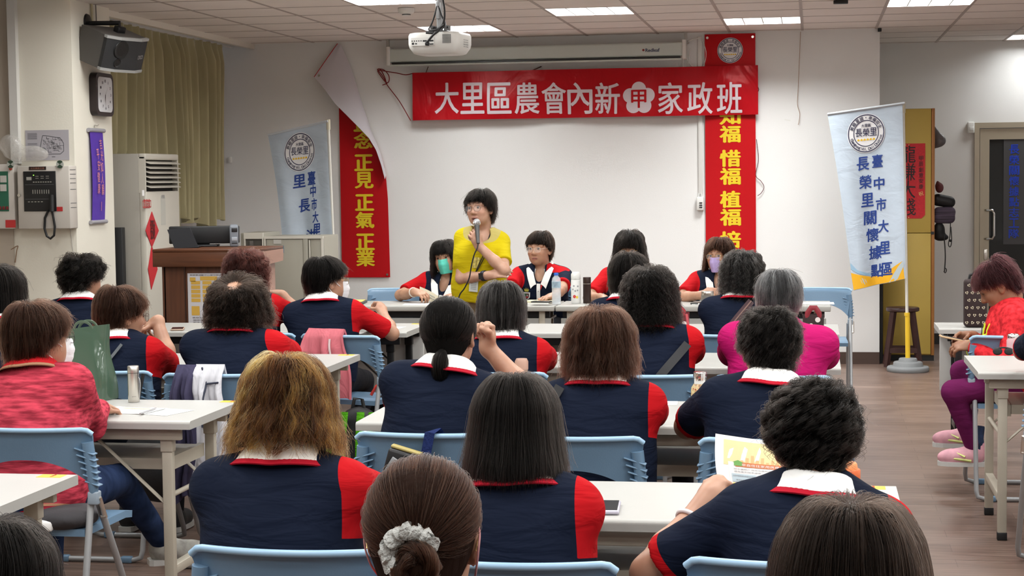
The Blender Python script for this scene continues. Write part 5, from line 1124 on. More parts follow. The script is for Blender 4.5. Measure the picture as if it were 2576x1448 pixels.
rect(b, -.112, -.016, -.099, -.004, lambda x, y: fr(x, y, .0015)); rect(b, -.093, -.014, -.082, -.007, lambda x, y: fr(x, y, .0015)); rect(b, -.048, -.001, -.024, .007, lambda x, y: fr(x, y, .0015)); rect(b, -.008, -.001, .014, .007, lambda x, y: fr(x, y, .0015)); rect(b, -.008, -.018, .014, -.012, lambda x, y: fr(x, y, .0015)); b.build('ports', M_BLACK, pn)
b = MB()
for i in range(7):
    for j in range(8): rect(b, .066 + i * .0072, -.012 + j * .0062, .0715 + i * .0072, -.008 + j * .0062, fr)
b.build('vent_grille', mat('vent_shadow', (.05, .05, .05), .6), t)
b = MB()
for j in range(4):
    for i in range(6): rect(b, -.045 + i * .013, -.03 + j * .012, -.040 + i * .013, -.024 + j * .012, lambda x, y: (hw + .0006, x, y))
b.build('side_vent', mat('vent_shadow', (.05, .05, .05), .6), t)
b = MB(); ring(b, -.06, -.06, .012, .018, lambda x, y: (x, y * .8, -.0665)); rect(b, -.03, -.02, .05, -.0185, lambda x, y: (x, y, -.0665)); b.build('lens_foot', mat('pale_grey', (.5, .5, .48), .5), t)
b = MB(); b.b2((-.055, -.04, .05), (.055, .06, .066), .004); b.b2((-.045, -.03, .064), (-.035, .05, .095)); b.b2((.035, -.03, .064), (.045, .05, .095)); b.tube([(-.05, 0, .085), (.05, 0, .085)], .006, 8); b.build('mount', mat('dark_grey_metal', (.10, .10, .10), .45, .5), t)
b = MB(); zt = CEIL - pc[2]; b.tube([(0, .0, .07), (0, 0, zt - .004)], .017, 16); b.b2((-.012, -.03, .13), (.012, .012, .22), .002); b.build('pole', M_GREYT, t)
b = MB(); b.lathe([(.055, zt - .012), (.055, zt - .003), (.001, zt - .003)], (0, 0, 0), 24); b.build('ceiling_plate', M_GREYT, t)
b = MB(); b.tube([(.012, -.03, zt - .01), (.035, -.05, .26), (.055, -.07, .17), (.060, -.10, .10), (.05, -.15, .055), (.02, -.16, .03), (-.01, -.155, .0), (-.026, -.148, -.013)], .0065, 8); b.tube([(-.026, -.150, -.013), (-.008, -.150, -.016)], .010, 8); b.build('video_cable', M_BLACK, t)
b = MB(); b.tube([(-.004, -.026, .20), (-.022, -.03, .14), (-.036, -.04, .095), (-.030, -.09, .068), (.0, -.12, .060), (.04, -.12, .064), (.058, -.08, .08), (.045, -.04, .11), (.02, -.028, .15), (.004, -.026, .2)], .005, 8); b.tube([(.03, -.12, .062), (.085, -.15, .085)], .008, 8); b.tube([(-.03, -.125, .048), (.015, -.13, .045)], .010, 8); b.build('power_cable', M_BLACK, t)
# ------------------------------------------------------------------ air conditioner by the curtain
ax0, ax1, ay0, ay1, az = -5.22, -4.66, 11.95, 12.62, 1.80
t = thing('air_conditioner', 'tall ivory floor-standing air conditioner with open louvres and a red paper charm', 'air conditioner', (ax1, ay0, 0)); M_AC = mat('ivory_plastic', (.56, .53, .46), .45, var=.03, vscale=2); M_ACG = mat('shaded_ivory_side', (.36, .335, .29), .5)  # side darker than the front: its shade is put into the colour
w = ay1 - ay0; d = ax1 - ax0; lz0, lz1 = 1.55, 1.755
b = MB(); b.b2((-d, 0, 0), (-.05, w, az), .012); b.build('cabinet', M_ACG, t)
b = MB(); b.b2((-.055, .0, .02), (0, w, lz0 - .02), .012); b.b2((-.055, 0, lz1), (0, w, az), .010); b.b2((-.055, 0, lz0 - .03), (-.005, .02, lz1 + .02)); b.b2((-.055, w - .02, lz0 - .03), (-.005, w, lz1 + .02)); b.build('front_panel', M_AC, t)
b = MB(); b.b2((-.052, .02, lz0 - .02), (-.046, w - .02, lz1)); b.build('outlet', mat('outlet_dark', (.015, .015, .015), .7), t)
for k in range(6):
    b = MB(); z = lz0 + .006 + k * .034; b.box((-.005, w / 2, z + .01), (.062, w - .06, .006), rot=(0, math.radians(18), 0), bev=.002); b.build('louvre', M_AC, t)
fx = lambda x, y, k=0.0: (.0012 + k, x, y); A = lambda px, py: (onX(px, py, ax1)[1] - ay0, onX(px, py, ax1)[2])
b = MB(); a = A(381, 532); c_ = A(381, 622); e1, e2 = A(365, 580), A(398, 580); b.poly([(.001, a[0], a[1]), (.001, e1[0], e1[1]), (.001, c_[0], c_[1]), (.001, e2[0], e2[1])], .004, (1, 0, 0)); ch_ = b.build('paper_charm', mat('red_charm', (.55, .02, .03), .45), t)
b = MB(); b.poly([(.001, c_[0] - .01, c_[1]), (.001, c_[0] + .01, c_[1]), (.001, c_[0] + .10, c_[1] - .16), (.001, c_[0] - .03, c_[1] - .30), (.001, c_[0] - .08, c_[1] - .15)], .004, (1, 0, 0)); b.build('charm_ribbon', mat('red_charm', (.55, .02, .03), .45), t)
b = MB(); put_text(b, '招財', a[0], (a[1] + c_[1]) / 2, .09, .14, lambda x, y: fx(x, y, .005), .02); b.build('charm_writing', mat('dark_maroon_ink', (.08, .01, .01), .5), ch_)
b = MB(); q = A(381, 536); put_text(b, '資訊家', A(369, 512)[0], A(369, 512)[1], .13, .07, fx, .01); q0 = A(359, 512); r0, r1 = A(358, 504), A(380, 521)
for x0, y0, x1, y1 in ((r0[0], r0[1], r1[0], r0[1] - .006), (r0[0], r1[1], r1[0], r1[1] + .006), (r0[0], r1[1], r0[0] + .006, r0[1]), (r1[0] - .006, r1[1], r1[0], r0[1])): rect(b, x0, y0, x1, y1, fx)
b.build('red_mark', mat('red_mark_ink', (.55, .05, .05), .5), t)
b = MB(); r0, r1 = A(404, 492), A(417, 565); b.b2((0, r0[0], r1[1]), (.0012, r1[0], r0[1])); b.build('spec_label', mat('grey_label', (.50, .49, .44), .5), t)
b = MB(); put_text(b, '冷氣', (r0[0] + r1[0]) / 2, (r0[1] + r1[1]) / 2 + .1, None, .03, lambda x, y: fx(x, y, .001)); b.build('label_print', M_GREYINK, t)
b = MB(); r0 = A(360, 485); b.b2((0, r0[0] - .02, r0[1] - .02), (.0012, r0[0] + .02, r0[1] + .02)); b.build('price_sticker', M_PAPER, t)
b = MB(); b.b2((ax1 - .42, ay0 - .12, 0), (ax1 - .14, ay0 - .06, 1.28), .004); tag(b.build('shade_slab', mat('gap_shade', (.012, .012, .013), .5)), 'narrow black slab standing for the darkness between the pillar and the air conditioner', 'shade strip')  # black slab puts in the darkness low on the air conditioner's side
# ------------------------------------------------------------------ lectern with the computer
M_WOOD = mat('brown_veneer', (.095, .032, .014), .4, var=.25, vscale=3, stretch=(18, 18, 1.2)); M_WOODT = mat('brown_veneer_rail', (.10, .034, .014), .38, var=.22, vscale=3, stretch=(1.2, 18, 18)); M_WOODS = mat('lit_side_veneer', (.36, .20, .15), .45, var=.08, vscale=3, stretch=(1, 1, 8))  # paler side veneer has the light falling on it put into its colour
yl = 10.75; q0 = onY(383, 634, yl); q1 = onY(655, 672, yl); lx0, lx1 = q0[0], onY(652, 640, yl)[0]; zt, zb2 = onY(520, 631, yl)[2], onY(520, 671, yl)[2]
cxl = (lx0 + lx1) / 2; w2 = (lx1 - lx0) / 2; t = thing('lectern', 'brown wooden lectern with a yellow-boxed notice on its front', 'lectern', (cxl, yl, 0)); D_ = .52
b = MB(); b.b2((-w2, 0, zb2), (w2, .02, zt - .0065), .004); b.build('front_rail', M_WOODT, t)
b = MB(); P_ = [(.0205, zb2 + .001), (.0205, zt - .007), (D_, zt - .007), (D_, zb2 + .06), (D_ * .98, zb2 + .015)]
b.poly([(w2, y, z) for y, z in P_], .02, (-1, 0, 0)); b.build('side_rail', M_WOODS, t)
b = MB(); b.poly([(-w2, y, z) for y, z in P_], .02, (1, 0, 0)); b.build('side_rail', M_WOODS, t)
b = MB(); b.b2((-w2 - .001, -.001, zt - .006), (w2 + .001, D_ + .001, zt + .012), .004); b.build('top', M_WOODT, t)
bi = .055; b = MB(); b.b2((-w2 + bi, .05, 0), (w2 - bi, .075, zb2), .002); b.build('front_panel', M_WOOD, t)
b = MB(); b.b2((-w2 + bi + .14, .043, 0), (-w2 + bi + .146, .052, zb2)); b.build('panel_joint', mat('dark_joint', (.03, .01, .005), .5), t)
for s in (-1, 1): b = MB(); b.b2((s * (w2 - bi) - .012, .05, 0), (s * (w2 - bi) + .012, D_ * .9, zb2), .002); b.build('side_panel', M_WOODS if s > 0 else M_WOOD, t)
r0, r1 = onY(472, 687, yl + .05), onY(600, 816, yl + .05); b = MB(); b.b2((r0[0] - cxl, .046, r1[2]), (r1[0] - cxl + .05, .0495, r0[2])); ns = b.build('notice', mat('notice_paper', (.56, .55, .58), .5), t)
nx0, nx1, nz1, nz0 = r0[0] - cxl, r1[0] - cxl + .05, r0[2], r1[2]; nw, nh = nx1 - nx0, nz1 - nz0; fn = lambda x, y, k=0.0: (nx0 + x * nw, .0452 - k, nz0 + y * nh)
b = MB()
for x0, y0, x1, y1 in [(.04, .84, .14, .92), (.22, .86, .52, .94)] + [(.06 + .2 * i, .44 + .085 * j, .22 + .2 * i, .51 + .085 * j) for i in range(4) for j in range(5)] + [(.06, .18, .2, .36), (.28, .22, .38, .3)]: rect(b, x0, y0, x1, y1, fn)
b.build('notice_boxes', mat('ochre_print', (.60, .36, .06), .5), ns)
b = MB(); put_text(b, '長榮里活動中心座位圖位置、背景', .42, .965, .76, .028, lambda x, y: fn(x, y, .0006)); put_text(b, '使用注意事項', .24, .135, .34, .03, lambda x, y: fn(x, y, .0006))
for k in range(2): put_text(b, ['保持環境整潔', '愛惜公物設備'][k], .26, .085 - .045 * k, .36, .03, lambda x, y: fn(x, y, .0006))
b.build('notice_print', mat('notice_ink', (.06, .05, .05), .5), ns)
# monitor (seen from behind, tilted), tower, cabinet of shelves
q = onY(495, 600, yl + .36); zl = zt + .012
t = thing('monitor', 'black computer monitor standing on the lectern', 'monitor', (q[0], yl + .42, zl), .22); b = MB(); b.b2((-.20, -.02, .02), (.26, .02, onY(500, 569, yl + .36)[2] - zl), .008); b.build('panel', M_BLACK, t); b = MB(); b.b2((-.08, -.06, 0), (.12, .10, .012), .004); b.b2((-.02, .0, .01), (.06, .04, .06)); b.build('stand', M_BLACK, t)
q0, q1 = onY(426, 577, yl + .20), onY(488, 631, yl + .20); t = thing('laptop_screen', 'smaller black screen leaning in front of the big monitor', 'screen', (q0[0], yl + .16, zl), .2); b = MB(); hz_ = q0[2] - zl; b.poly([(0, 0, hz_), (.145, 0, hz_ + .012), (.20, -.01, .004), (.045, -.01, .0)], .02, (0, 1, 0)); b.build('screen', mat('dark_screen', (.013, .014, .018), .3), t); b = MB(); b.b2((.05, .0, 0), (.20, .12, .012), .004); b.build('base', M_BLACK, t)
q0, q1 = onY(578, 567, yl + .34), onY(600, 633, yl + .34); t = thing('computer_tower', 'grey computer tower at the right end of the lectern', 'computer', ((q0[0] + q1[0]) / 2, yl + .34, zl), .33); w3 = (q1[0] - q0[0]) / 2; h3 = q0[2] - zl
b = MB(); b.b2((-w3, 0, 0), (w3, .34, h3), .01); b.build('case', mat('blue_grey_case', (.20, .22, .25), .4), t); b = MB(); b.b2((-w3 + .012, -.004, h3 * .70), (w3 - .006, .003, h3 * .88), .002); b.build('media_panel', M_BLACK, t); b = MB(); b.b2((-w3 + .012, -.004, h3 * .28), (w3 - .008, .003, h3 * .46), .002); b.build('drive_cover', mat('pale_blue_grey', (.36, .39, .43), .4), t); b = MB(); b.b2((-w3 + .012, -.004, h3 * .16), (w3 - .008, .003, h3 * .20)); b.build('drive_slot', M_BLACK, t)
yk = 13.0; q0, q1 = onY(603, 586, yk), onY(664, 760, yk); t = thing('open_cabinet', 'small ivory cabinet with a dark open front, behind the lectern', 'cabinet', (q0[0], yk, 0)); w3 = q1[0] - q0[0]; h3 = q0[2]; M_CAB = mat('grey_green_steel', (.33, .31, .255), .5, var=.03, vscale=2); M_CABL = mat('pale_steel_edge', (.60, .57, .50), .45)
b = MB(); b.b2((0, .02, 0), (w3, .45, h3), .004); b.build('carcass', M_CAB, t); b = MB(); b.b2((w3 * .17, -.002, h3 - .045), (w3 + .001, .025, h3 + .001)); b.b2((w3 * .18, 0, 0), (w3 * .24, .025, h3 - .045)); b.b2((w3 * .97, 0, 0), (w3, .025, h3 - .045)); b.build('frame', M_CABL, t); b = MB(); b.b2((w3 * .24, .012, .3), (w3 * .97, .022, h3 - .045)); b.build('opening_shade', mat('dim_shade', (.065, .058, .048), .7), t)  # dark panel on the closed carcass stands for the shaded inside
b = MB(); b.b2((w3 * .42, .002, h3 - .12), (w3 * .58, .014, h3 - .06)); b.b2((w3 * .50, -.005, h3 - .15), (w3 * .54, .014, h3 - .08)); b.build('clip', mat('dim_grey', (.12, .11, .10), .5), t)
q0, q1 = onY(662, 595, yk), onY(813, 780, yk); t = thing('steel_cabinet', 'grey-green steel cabinet with a blue label, in front of the left flag', 'cabinet', (q0[0], yk + .02, 0)); w3 = q1[0] - q0[0]; h3 = q0[2]
b = MB(); b.b2((0, .02, 0), (w3, .45, h3), .004); b.build('carcass', M_CAB, t); b = MB(); b.b2((-.001, -.002, h3 - .018), (w3 + .001, .03, h3 + .001)); b.b2((0, .0, 0), (.012, .03, h3 - .018)); b.b2((w3 - .014, 0, 0), (w3, .03, h3 - .018)); b.build('frame', M_CABL, t)
dx = w3 * .66; b = MB(); b.b2((.016, .008, .06), (dx, .022, h3 - .022), .003); k = b.build('sliding_door', M_CAB, t)
b = MB(); b.b2((dx + .002, .0, .06), (dx + .04, .02, h3 - .02), .002); b.b2((dx + .06, .012, .06), (w3 - .016, .024, h3 - .022), .003); b.build('sliding_door', M_CAB, t); b = MB(); b.b2((dx + .05, -.003, .06), (dx + .058, .02, h3 - .03)); b.build('door_edge', M_CABL, t)
lq = onY(700, 627, yk); b = MB(); b.b2((lq[0] - q0[0] - .035, .003, lq[2] - .028), (lq[0] - q0[0] + .035, .008, lq[2] + .028)); b.build('blue_label', mat('blue_label', (.0, .16, .30), .5), k); lq = onY(695, 608, yk); b = MB(); b.b2((lq[0] - q0[0] - .030, .003, lq[2] - .016), (lq[0] - q0[0] + .032, .008, lq[2] + .016)); b.build('paper_label', mat('pale_label', (.5, .48, .44), .5), k)
b = MB(); b.b2((dx + .10, -.006, .42), (dx + .115, .014, .62)); b.build('door_pull', mat('brass_pull', (.42, .33, .12), .4, .5), t)
# ------------------------------------------------------------------ flags on poles with round bases
M_FLAG = cloth_mat('pale_blue_flag', (.50, .575, .66), bump=.22, scale=5, stretch=(1, 1, 1.6), rough=.7, var=.04, vscale=4)
def flag(label, yflag, pole_px, corners, zb0, texts, deco, base=True, pole_label='white'):
    """corners: pixel outline of the cloth: top pole side, top free side, bottom free side, bottom pole side."""
    pt = onY(*pole_px[0], yflag); pb = onY(*pole_px[1], yflag); X, Z = pb[0], 0
    t = thing('flag_stand', label, 'flag', (X, yflag, 0)); zt = pt[2]
    lean = (pt[0] - pb[0]) / max(pt[2] - pb[2], .1)
    px_ = lambda z: lean * (z - pb[2])
    b = MB(); b.tube([(px_(.05), 0, .05), (px_(zt), 0, zt)], .0125, 14); b.build('pole', mat('white_pole', (.72, .70, .63), .4), t)
    if base:
        b = MB(); b.lathe([(.001, 0), (.162, 0), (.168, .010), (.168, .032), (.160, .042), (.122, .044), (.118, .050), (.116, .072), (.108, .080), (.078, .082), (.074, .088), (.072, .102), (.066, .108), (.03, .110), (.001, .110)], (px_(.05), 0, 0), 40); b.build('base', mat('grey_rubber', (.21, .22, .225), .6, bump=.1, bscale=120), t)
        b = MB(); b.tube([(px_(.1), 0, .10), (px_(.28), 0, .46)], .0195, 16); b.tube([(px_(.42), 0, .45), (px_(.42), 0, .475)], .022, 16); b.build('pole_socket', mat('yellow_plastic', (.80, .52, .03), .4), t)
    Cn = [np.array([onY(*c_, yflag)[0] - X, onY(*c_, yflag)[2]]) for c_ in corners]
    def sh(u, v, k=0.0):
        # u: 0 free edge, 1 pole edge; v: 0 top, 1 bottom
        top = Cn[1] + (Cn[0] - Cn[1]) * u; bot = Cn[2] + (Cn[3] - Cn[2]) * u; p = top + (bot - top) * v; p[0] += .012 * math.sin(PI * v) * (1 - u)
        y = -.016 - k - .026 * math.sin(u * 7.5 + 1.2 * v) * (.2 + .8 * v) - .010 * math.sin(u * 15 - v * 2) * v - .03 * (1 - u) * v
        return (p[0], y, p[1])
    b = MB(); b.shell(sh, 60, 50, .0015); cl = b.build('flag_cloth', M_FLAG, t)
    wd = np.linalg.norm(Cn[0] - Cn[1]); ht = np.linalg.norm(Cn[2] - Cn[1])
    inv = {}
    def fp(x, y, k=0.0): return sh(1 - x, y, k + .0028)      # x from the pole side 0..1, y from the top 0..1
    b = MB(); b.tube([sh(u, -.004, .0) for u in np.linspace(0, 1.03, 14)], .010, 8); b.build('flag_rod', mat('flag_sleeve', (.56, .60, .64), .6), t)
    b = MB(); b.tube([(px_(zt) * 1.0, 0, zt - .07), (px_(zt), 0, zt + .012)], .019, 12); b.build('pole_cap', mat('ivory_cap', (.62, .58, .44), .45), t)
    return t, fp, wd, ht
def flag_point(corners, px, py):
    """Position of a photo point on the flag as fractions (from the pole side, from the top)."""
    C_n = [np.array(c_, float) for c_ in corners]; P = np.array([px, py], float); u, v = .5, .5
    for _ in range(30):
        top = C_n[1] + (C_n[0] - C_n[1]) * u; bot = C_n[2] + (C_n[3] - C_n[2]) * u; p = top + (bot - top) * v
        du = (C_n[0] - C_n[1]) * (1 - v) + (C_n[3] - C_n[2]) * v; dv = bot - top; r = np.linalg.solve(np.stack([du, dv], 1), P - p); u += r[0]; v += r[1]
    return 1 - u, v
def flag_text(b, corners, fp, ch, px, py, w, h, bold=.02, tilt=-7):
    v, f, gw, gh = glyphs(ch, 0, fine=True); a = math.radians(tilt); hv = bold * .9
    for n_, (ox, oy) in enumerate(((0, 0), (-hv, 0), (hv, 0), (0, hv * .7), (0, -hv * .7))):
        x = (v[:, 0] + ox) / gw * w; y = (v[:, 1] + oy) / gh * h; qx = px + x * math.cos(a) + y * math.sin(a) * 0; qy = py - y + x * math.sin(a)
        b.add([fp(*flag_point(corners, i, j), n_ * .0003) for i, j in zip(qx, qy)], f, smooth=False)
M_FINK = mat('flag_blue_ink', (.012, .045, .24), .6)
cor = [(2270, 262), (2082, 289), (2146, 730), (2278, 700)]; yF = 14.55
t, fp, wd, ht = flag('tall pale blue flag on a pole with a grey round base, beside the yellow cabinet', yF, [(2272, 262), (2284, 915)], cor, 0, None, None)
seal(0, 0, 46, lambda x, y, k=0: fp(*flag_point(cor, 2178 + x, 335 - y * 1.03 - x * .10), k), SEALM, t)
b = MB()
for ch, px, py in [('長', 2169, 411), ('榮', 2175, 457), ('里', 2180, 502), ('關', 2187, 547), ('懷', 2193, 590), ('據', 2201, 634), ('點', 2206, 680)]: flag_text(b, cor, fp, ch, px, py, 31, 33, .03)
for ch, px, py in [('臺', 2206, 404), ('中', 2210, 460), ('市', 2215, 513), ('大', 2221, 568), ('里', 2225, 622), ('區', 2231, 675)]: flag_text(b, cor, fp, ch, px, py, 26, 31, .03)
b.build('flag_lettering', M_FINK, t)
def wave_patch(name, m, up, dn, k):
    b = MB(); n = 24; vs = []
    for i in range(n): u = i / (n - 1); vs.append(fp(*flag_point(cor, *up(u)), k)); vs.append(fp(*flag_point(cor, *dn(u)), k))
    b.add(vs, [(2 * i, 2 * i + 2, 2 * i + 3, 2 * i + 1) for i in range(n - 1)]); b.build(name, m, t)
fb = lambda u: (2147 + 128 * u, 728 - 28 * u)
cv = lambda pts: (lambda u: (float(np.interp(u, np.linspace(0, 1, len(pts)), [p[0] for p in pts])), float(np.interp(u, np.linspace(0, 1, len(pts)), [p[1] for p in pts]))))
wave_patch('flag_wave', mat('flag_yellow', (.85, .44, .015), .6), cv([(2139, 685), (2160, 690), (2190, 695), (2220, 692), (2250, 668), (2270, 655)]), fb, .0003)
wave_patch('flag_wave', mat('flag_sky', (.30, .48, .64), .6), cv([(2137, 660), (2155, 678), (2175, 684), (2190, 687)]), cv([(2139, 676), (2155, 686), (2175, 691), (2190, 693)]), .0005)
wave_patch('flag_wave', mat('flag_pale', (.48, .56, .58), .6), cv([(2270, 655), (2258, 670), (2246, 690), (2236, 710)]), cv([(2274, 665), (2266, 682), (2258, 700), (2250, 706)]), .0008)
cor2 = [(822, 307), (676, 341), (716, 600), (842, 640)]; yF2 = 13.75
t, fp, wd, ht = flag('pale blue flag leaning behind the steel cabinet, left of the red banners', yF2, [(825, 304), (842, 700)], cor2, 0, None, None, base=True)
seal(0, 0, 37, lambda x, y, k=0: fp(*flag_point(cor2, 755 + x, 382 - y * 1.27 - x * .12), k), SEALM, t)
b = MB()
for ch, px, py, w_, h_ in [('里', 753, 455, 30, 32), ('長', 766, 516, 28, 32), ('洪', 784, 592, 28, 32), ('臺', 784, 447, 19, 33), ('中', 788, 480, 14, 30), ('市', 791, 513, 14, 30), ('大', 795, 545, 15, 28), ('里', 799, 577, 19, 30)]: flag_text(b, cor2, fp, ch, px, py, w_, h_, .03, -9)
b.build('flag_lettering', M_FINK, t)
# ------------------------------------------------------------------ yellow cabinet in the recess with things hung on its side
yc = 15.35; q0, q1 = onY(2222, 273, yc), onY(2350, 905, yc); xa, xb = CORNER + .035, q1[0]; zt = onY(2300, 273, yc)[2]
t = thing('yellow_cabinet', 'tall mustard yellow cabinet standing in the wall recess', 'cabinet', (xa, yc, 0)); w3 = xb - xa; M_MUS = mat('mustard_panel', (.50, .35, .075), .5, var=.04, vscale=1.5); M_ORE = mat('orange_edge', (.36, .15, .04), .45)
b = MB(); b.b2((0, .02, .05), (w3 - .028, .55, zt), .002); b.build('carcass', M_MUS, t); zs = onY(2300, 586, yc)[2]
b = MB(); b.b2((.004, 0, zs + .003), (w3 - .03, .022, zt - .004), .002); b.build('door', M_MUS, t); b = MB(); b.b2((.004, 0, .06), (w3 - .03, .022, zs - .003), .002); b.build('door', M_MUS, t)
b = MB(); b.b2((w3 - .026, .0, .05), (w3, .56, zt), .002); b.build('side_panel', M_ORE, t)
b = MB(); b.b2((0, .03, 0), (w3, .52, .05)); b.build('plinth', M_BLACK, t)
b = MB(); b.b2((-.03, -.22, .02), (-.008, -.0, .72)) if False else b.b2((w3 - .03, -.006, zs - .012), (w3 - .004, .004, zs + .012)); b.build('hinge', M_BLACK, t)
q0, q1 = onY(2282, 361, yc), onY(2327, 549, yc); xo = onY(2225, 361, yc)[0]; wr_, hr_ = q1[0] - xo, q0[2] - q1[2]
t2 = thing('spring_scroll', 'red paper with black brush writing pasted on the yellow cabinet', 'paper', (xo, yc, q1[2])); b = MB(); b.poly([(0, -.004, 0), (wr_ - .03, -.004, 0), (wr_, -.004, .03), (wr_, -.004, hr_), (0, -.004, hr_)], .003, (0, 1, 0)); b.build('sheet', mat('festive_red', (.52, .012, .02), .5, var=.12, vscale=60), t2)
b = MB(); f = lambda x, y, k=0.0: (x, -.0046 - k, y)
mx = onY(2284, 455, yc)[0] - xo
for i, ch in enumerate('龍賺大錢'): put_text(b, ch, mx, hr_ * (.86 - .235 * i), .125, .145, f, .006, .06 * math.sin(i * 5))
for i, ch in enumerate('甲辰創意安康'): put_text(b, ch, wr_ - .034, hr_ * (.80 - .075 * i), .036, .04, f, .01)
b.build('brush_writing', mat('brush_black', (.015, .008, .008), .55), t2); b = MB(); put_text(b, '祝', wr_ - .034, hr_ * .33, .04, .036, f, .0, .3)
for i in range(3):
    for z in (hr_ - .012, .010): disc(b, wr_ * .45 + i * .025, z, .005, f, 8)
b.build('gold_marks', mat('gold_ink', (.75, .50, .16), .4), t2)
# hung on the cabinet side: a folded umbrella bag, packs and cords
def blob(name, label, cat, px, py, y, prims, m, h=.008, dsp=.006, seed=1):
    q = onY(px, py, y); V, Q = isomesh(prims, h, (), wrinkle(dsp, seed)); o = iso_object(name, smooth_mesh(V, Q, 1), Q, m, None, None, tuple(q)); tag(o, label, cat); return o
blob('umbrella', 'grey folded umbrella poking out beside the yellow cabinet top', 'umbrella', 2355, 345, 15.6, [C_((-.02, 0, .08), (.02, 0, -.03), .02, .055, .02), C_((.02, 0, -.03), (.0, 0, -.07), .05, .02, .02), C_((-.015, 0, -.06), (-.015, 0, -.085), .012, .012, .01)], mat('grey_nylon', (.16, .16, .17), .45, bump=.4, bscale=20), .006, .008)
blob('bucket_hat', 'small reddish cloth hat hung over the packs beside the yellow cabinet', 'hat', 2363, 472, 15.6, [E_((0, 0, 0), (.035, .06, .045), I3, .02), C_((-.015, 0, .05), (-.015, 0, .02), .012, .02, .02)], mat('dull_red_cloth', (.14, .04, .045), .8), .007)
blob('waist_pack', 'black roll-top pack hanging beside the yellow cabinet', 'bag', 2374, 508, 15.62, [C_((-.05, 0, .02), (.045, 0, .0), .055, .05, .03)], mat('black_nylon', (.012, .012, .014), .55, bump=.3, bscale=25), .008)
blob('rolled_jacket', 'purple-grey striped rolled jacket hanging under the black pack', 'jacket', 2375, 540, 15.6, [C_((-.05, 0, .03), (.05, 0, .025), .04, .045, .02), C_((-.05, 0, -.03), (.045, 0, -.03), .045, .045, .02)], mat('purple_grey_stripe', (.095, .075, .115), .8, var=.6, vscale=4, stretch=(1, 1, 16)), .008)
blob('cloth_bag', 'limp black bag at the bottom of the hanging bundle', 'bag', 2368, 585, 15.61, [E_((-.02, 0, .02), (.05, .05, .075), I3, .02), E_((.0, 0, -.04), (.06, .04, .03), I3, .03)], mat('black_nylon', (.012, .012, .014), .55, bump=.3, bscale=25), .008)
def hang_cord(name, owner): w_ = bpy.data.objects[owner]; b.build(name, M_BLACK, w_, tuple(-x for x in w_.location))
cc = lambda px, py, y=15.5: tuple(onY(px, py, y))
b = MB(); b.tube([cc(2374, 590), cc(2377, 620), cc(2378, 650), cc(2376, 683)], .005, 6); b.tube([cc(2376, 672), cc(2381, 678), cc(2378, 686), cc(2374, 682)], .004, 6); hang_cord('strap', 'cloth_bag')
b = MB(); b.tube([cc(2391, 560), cc(2390, 590), cc(2386, 612), cc(2388, 620), cc(2392, 618), cc(2394, 600), cc(2392, 570)], .004, 6); V0 = cc(2391, 605); b.sphere(V0, .012, 10, 8); hang_cord('drawstring', 'rolled_jacket')
# round stool
ys = 14.95; q = onY(2274, 770, ys); zt = onY(2274, 772, ys)[2]; t = thing('wooden_stool', 'dark brown round wooden stool behind the right flag pole', 'stool', (q[0] - .01, ys, 0)); M_STO = mat('dark_stool_wood', (.045, .018, .016), .35, var=.2, vscale=8)
b = MB(); b.lathe([(.001, zt - .035), (.125, zt - .035), (.135, zt - .028), (.135, zt - .006), (.128, zt), (.001, zt)], (0, 0, 0), 36); b.build('seat', M_STO, t)
for sx in (-1, 1):
    for sy in (-1, 1): b = MB(); b.tube([(sx * .075, sy * .075, zt - .03), (sx * .135, sy * .125, .004)], .024, 4); b.build('leg', M_STO, t)
for z in (.14,):
    for s in (-1, 1): b = MB(); b.b2((-.11, s * .115 - .012, z - .02), (.11, s * .115 + .012, z + .02)); b.build('stretcher', M_STO, t)
b = MB(); b.b2((CORNER + .004, BACK + .05, 0), (CORNER + .030, BACK + .22, onY(2216, 690, BACK)[2])); tag(b.build('gap_shade', M_BLACK), 'narrow black strip standing for the shade in the gap beside the yellow cabinet', 'shade strip')  # black slab stands in for the shaded gap at the wall corner
# ------------------------------------------------------------------ clothes
M_HEATH = cloth_mat('pink_red_heather', (.42, .035, .06), bump=.25, var=.45, vscale=26, stretch=(.5, 1, 3.2), zones=(('low', (.36, .008, .012)), ('low2', (.60, .30, .18))))
M_MAG = cloth_mat('magenta_jacket', (.44, .008, .12), bump=.45)
M_YEL = cloth_mat('yellow_blouse', (.58, .46, .008), bump=.3, zones=(('neckd', (.48, .40, .13)),))
M_REDJ = cloth_mat('red_heather_jacket', (.62, .022, .03), bump=.25, var=.35, vscale=40, stretch=(1, 1, 1))
M_PURP = cloth_mat('purple_leggings', (.13, .012, .075), bump=.2); M_JEAN = cloth_mat('blue_jeans', (.009, .022, .066), bump=.3, var=.35, vscale=14, stretch=(1, 1, .6)); M_KHAKI = cloth_mat('khaki_trousers', (.22, .17, .11), bump=.2)
TOPS.update(sweater=dict(sleeve='long', mat=M_HEATH, cmat=cloth_mat('red_rib', (.40, .010, .015), bump=.1), tmat=cloth_mat('tan_stripe', (.32, .17, .10), bump=.1), name='sweater'),
            magenta=dict(sleeve='long', mat=M_MAG, cmat=M_MAG, tmat=M_MAG, name='jacket'), blouse=dict(sleeve=.72, mat=M_YEL, collar=False, name='blouse', neck=.055), redjacket=dict(sleeve='long', mat=M_REDJ, collar=False, name='jacket'),
            navytop=dict(sleeve=.8, mat=M_POLO, yoke=True))
GOLDW = mat('gold_wire', (.55, .38, .18), .3, .9); BROWNW = mat('brown_frame', (.10, .05, .04), .35); CLEARW = mat('clear_frame', (.62, .50, .42), .25)
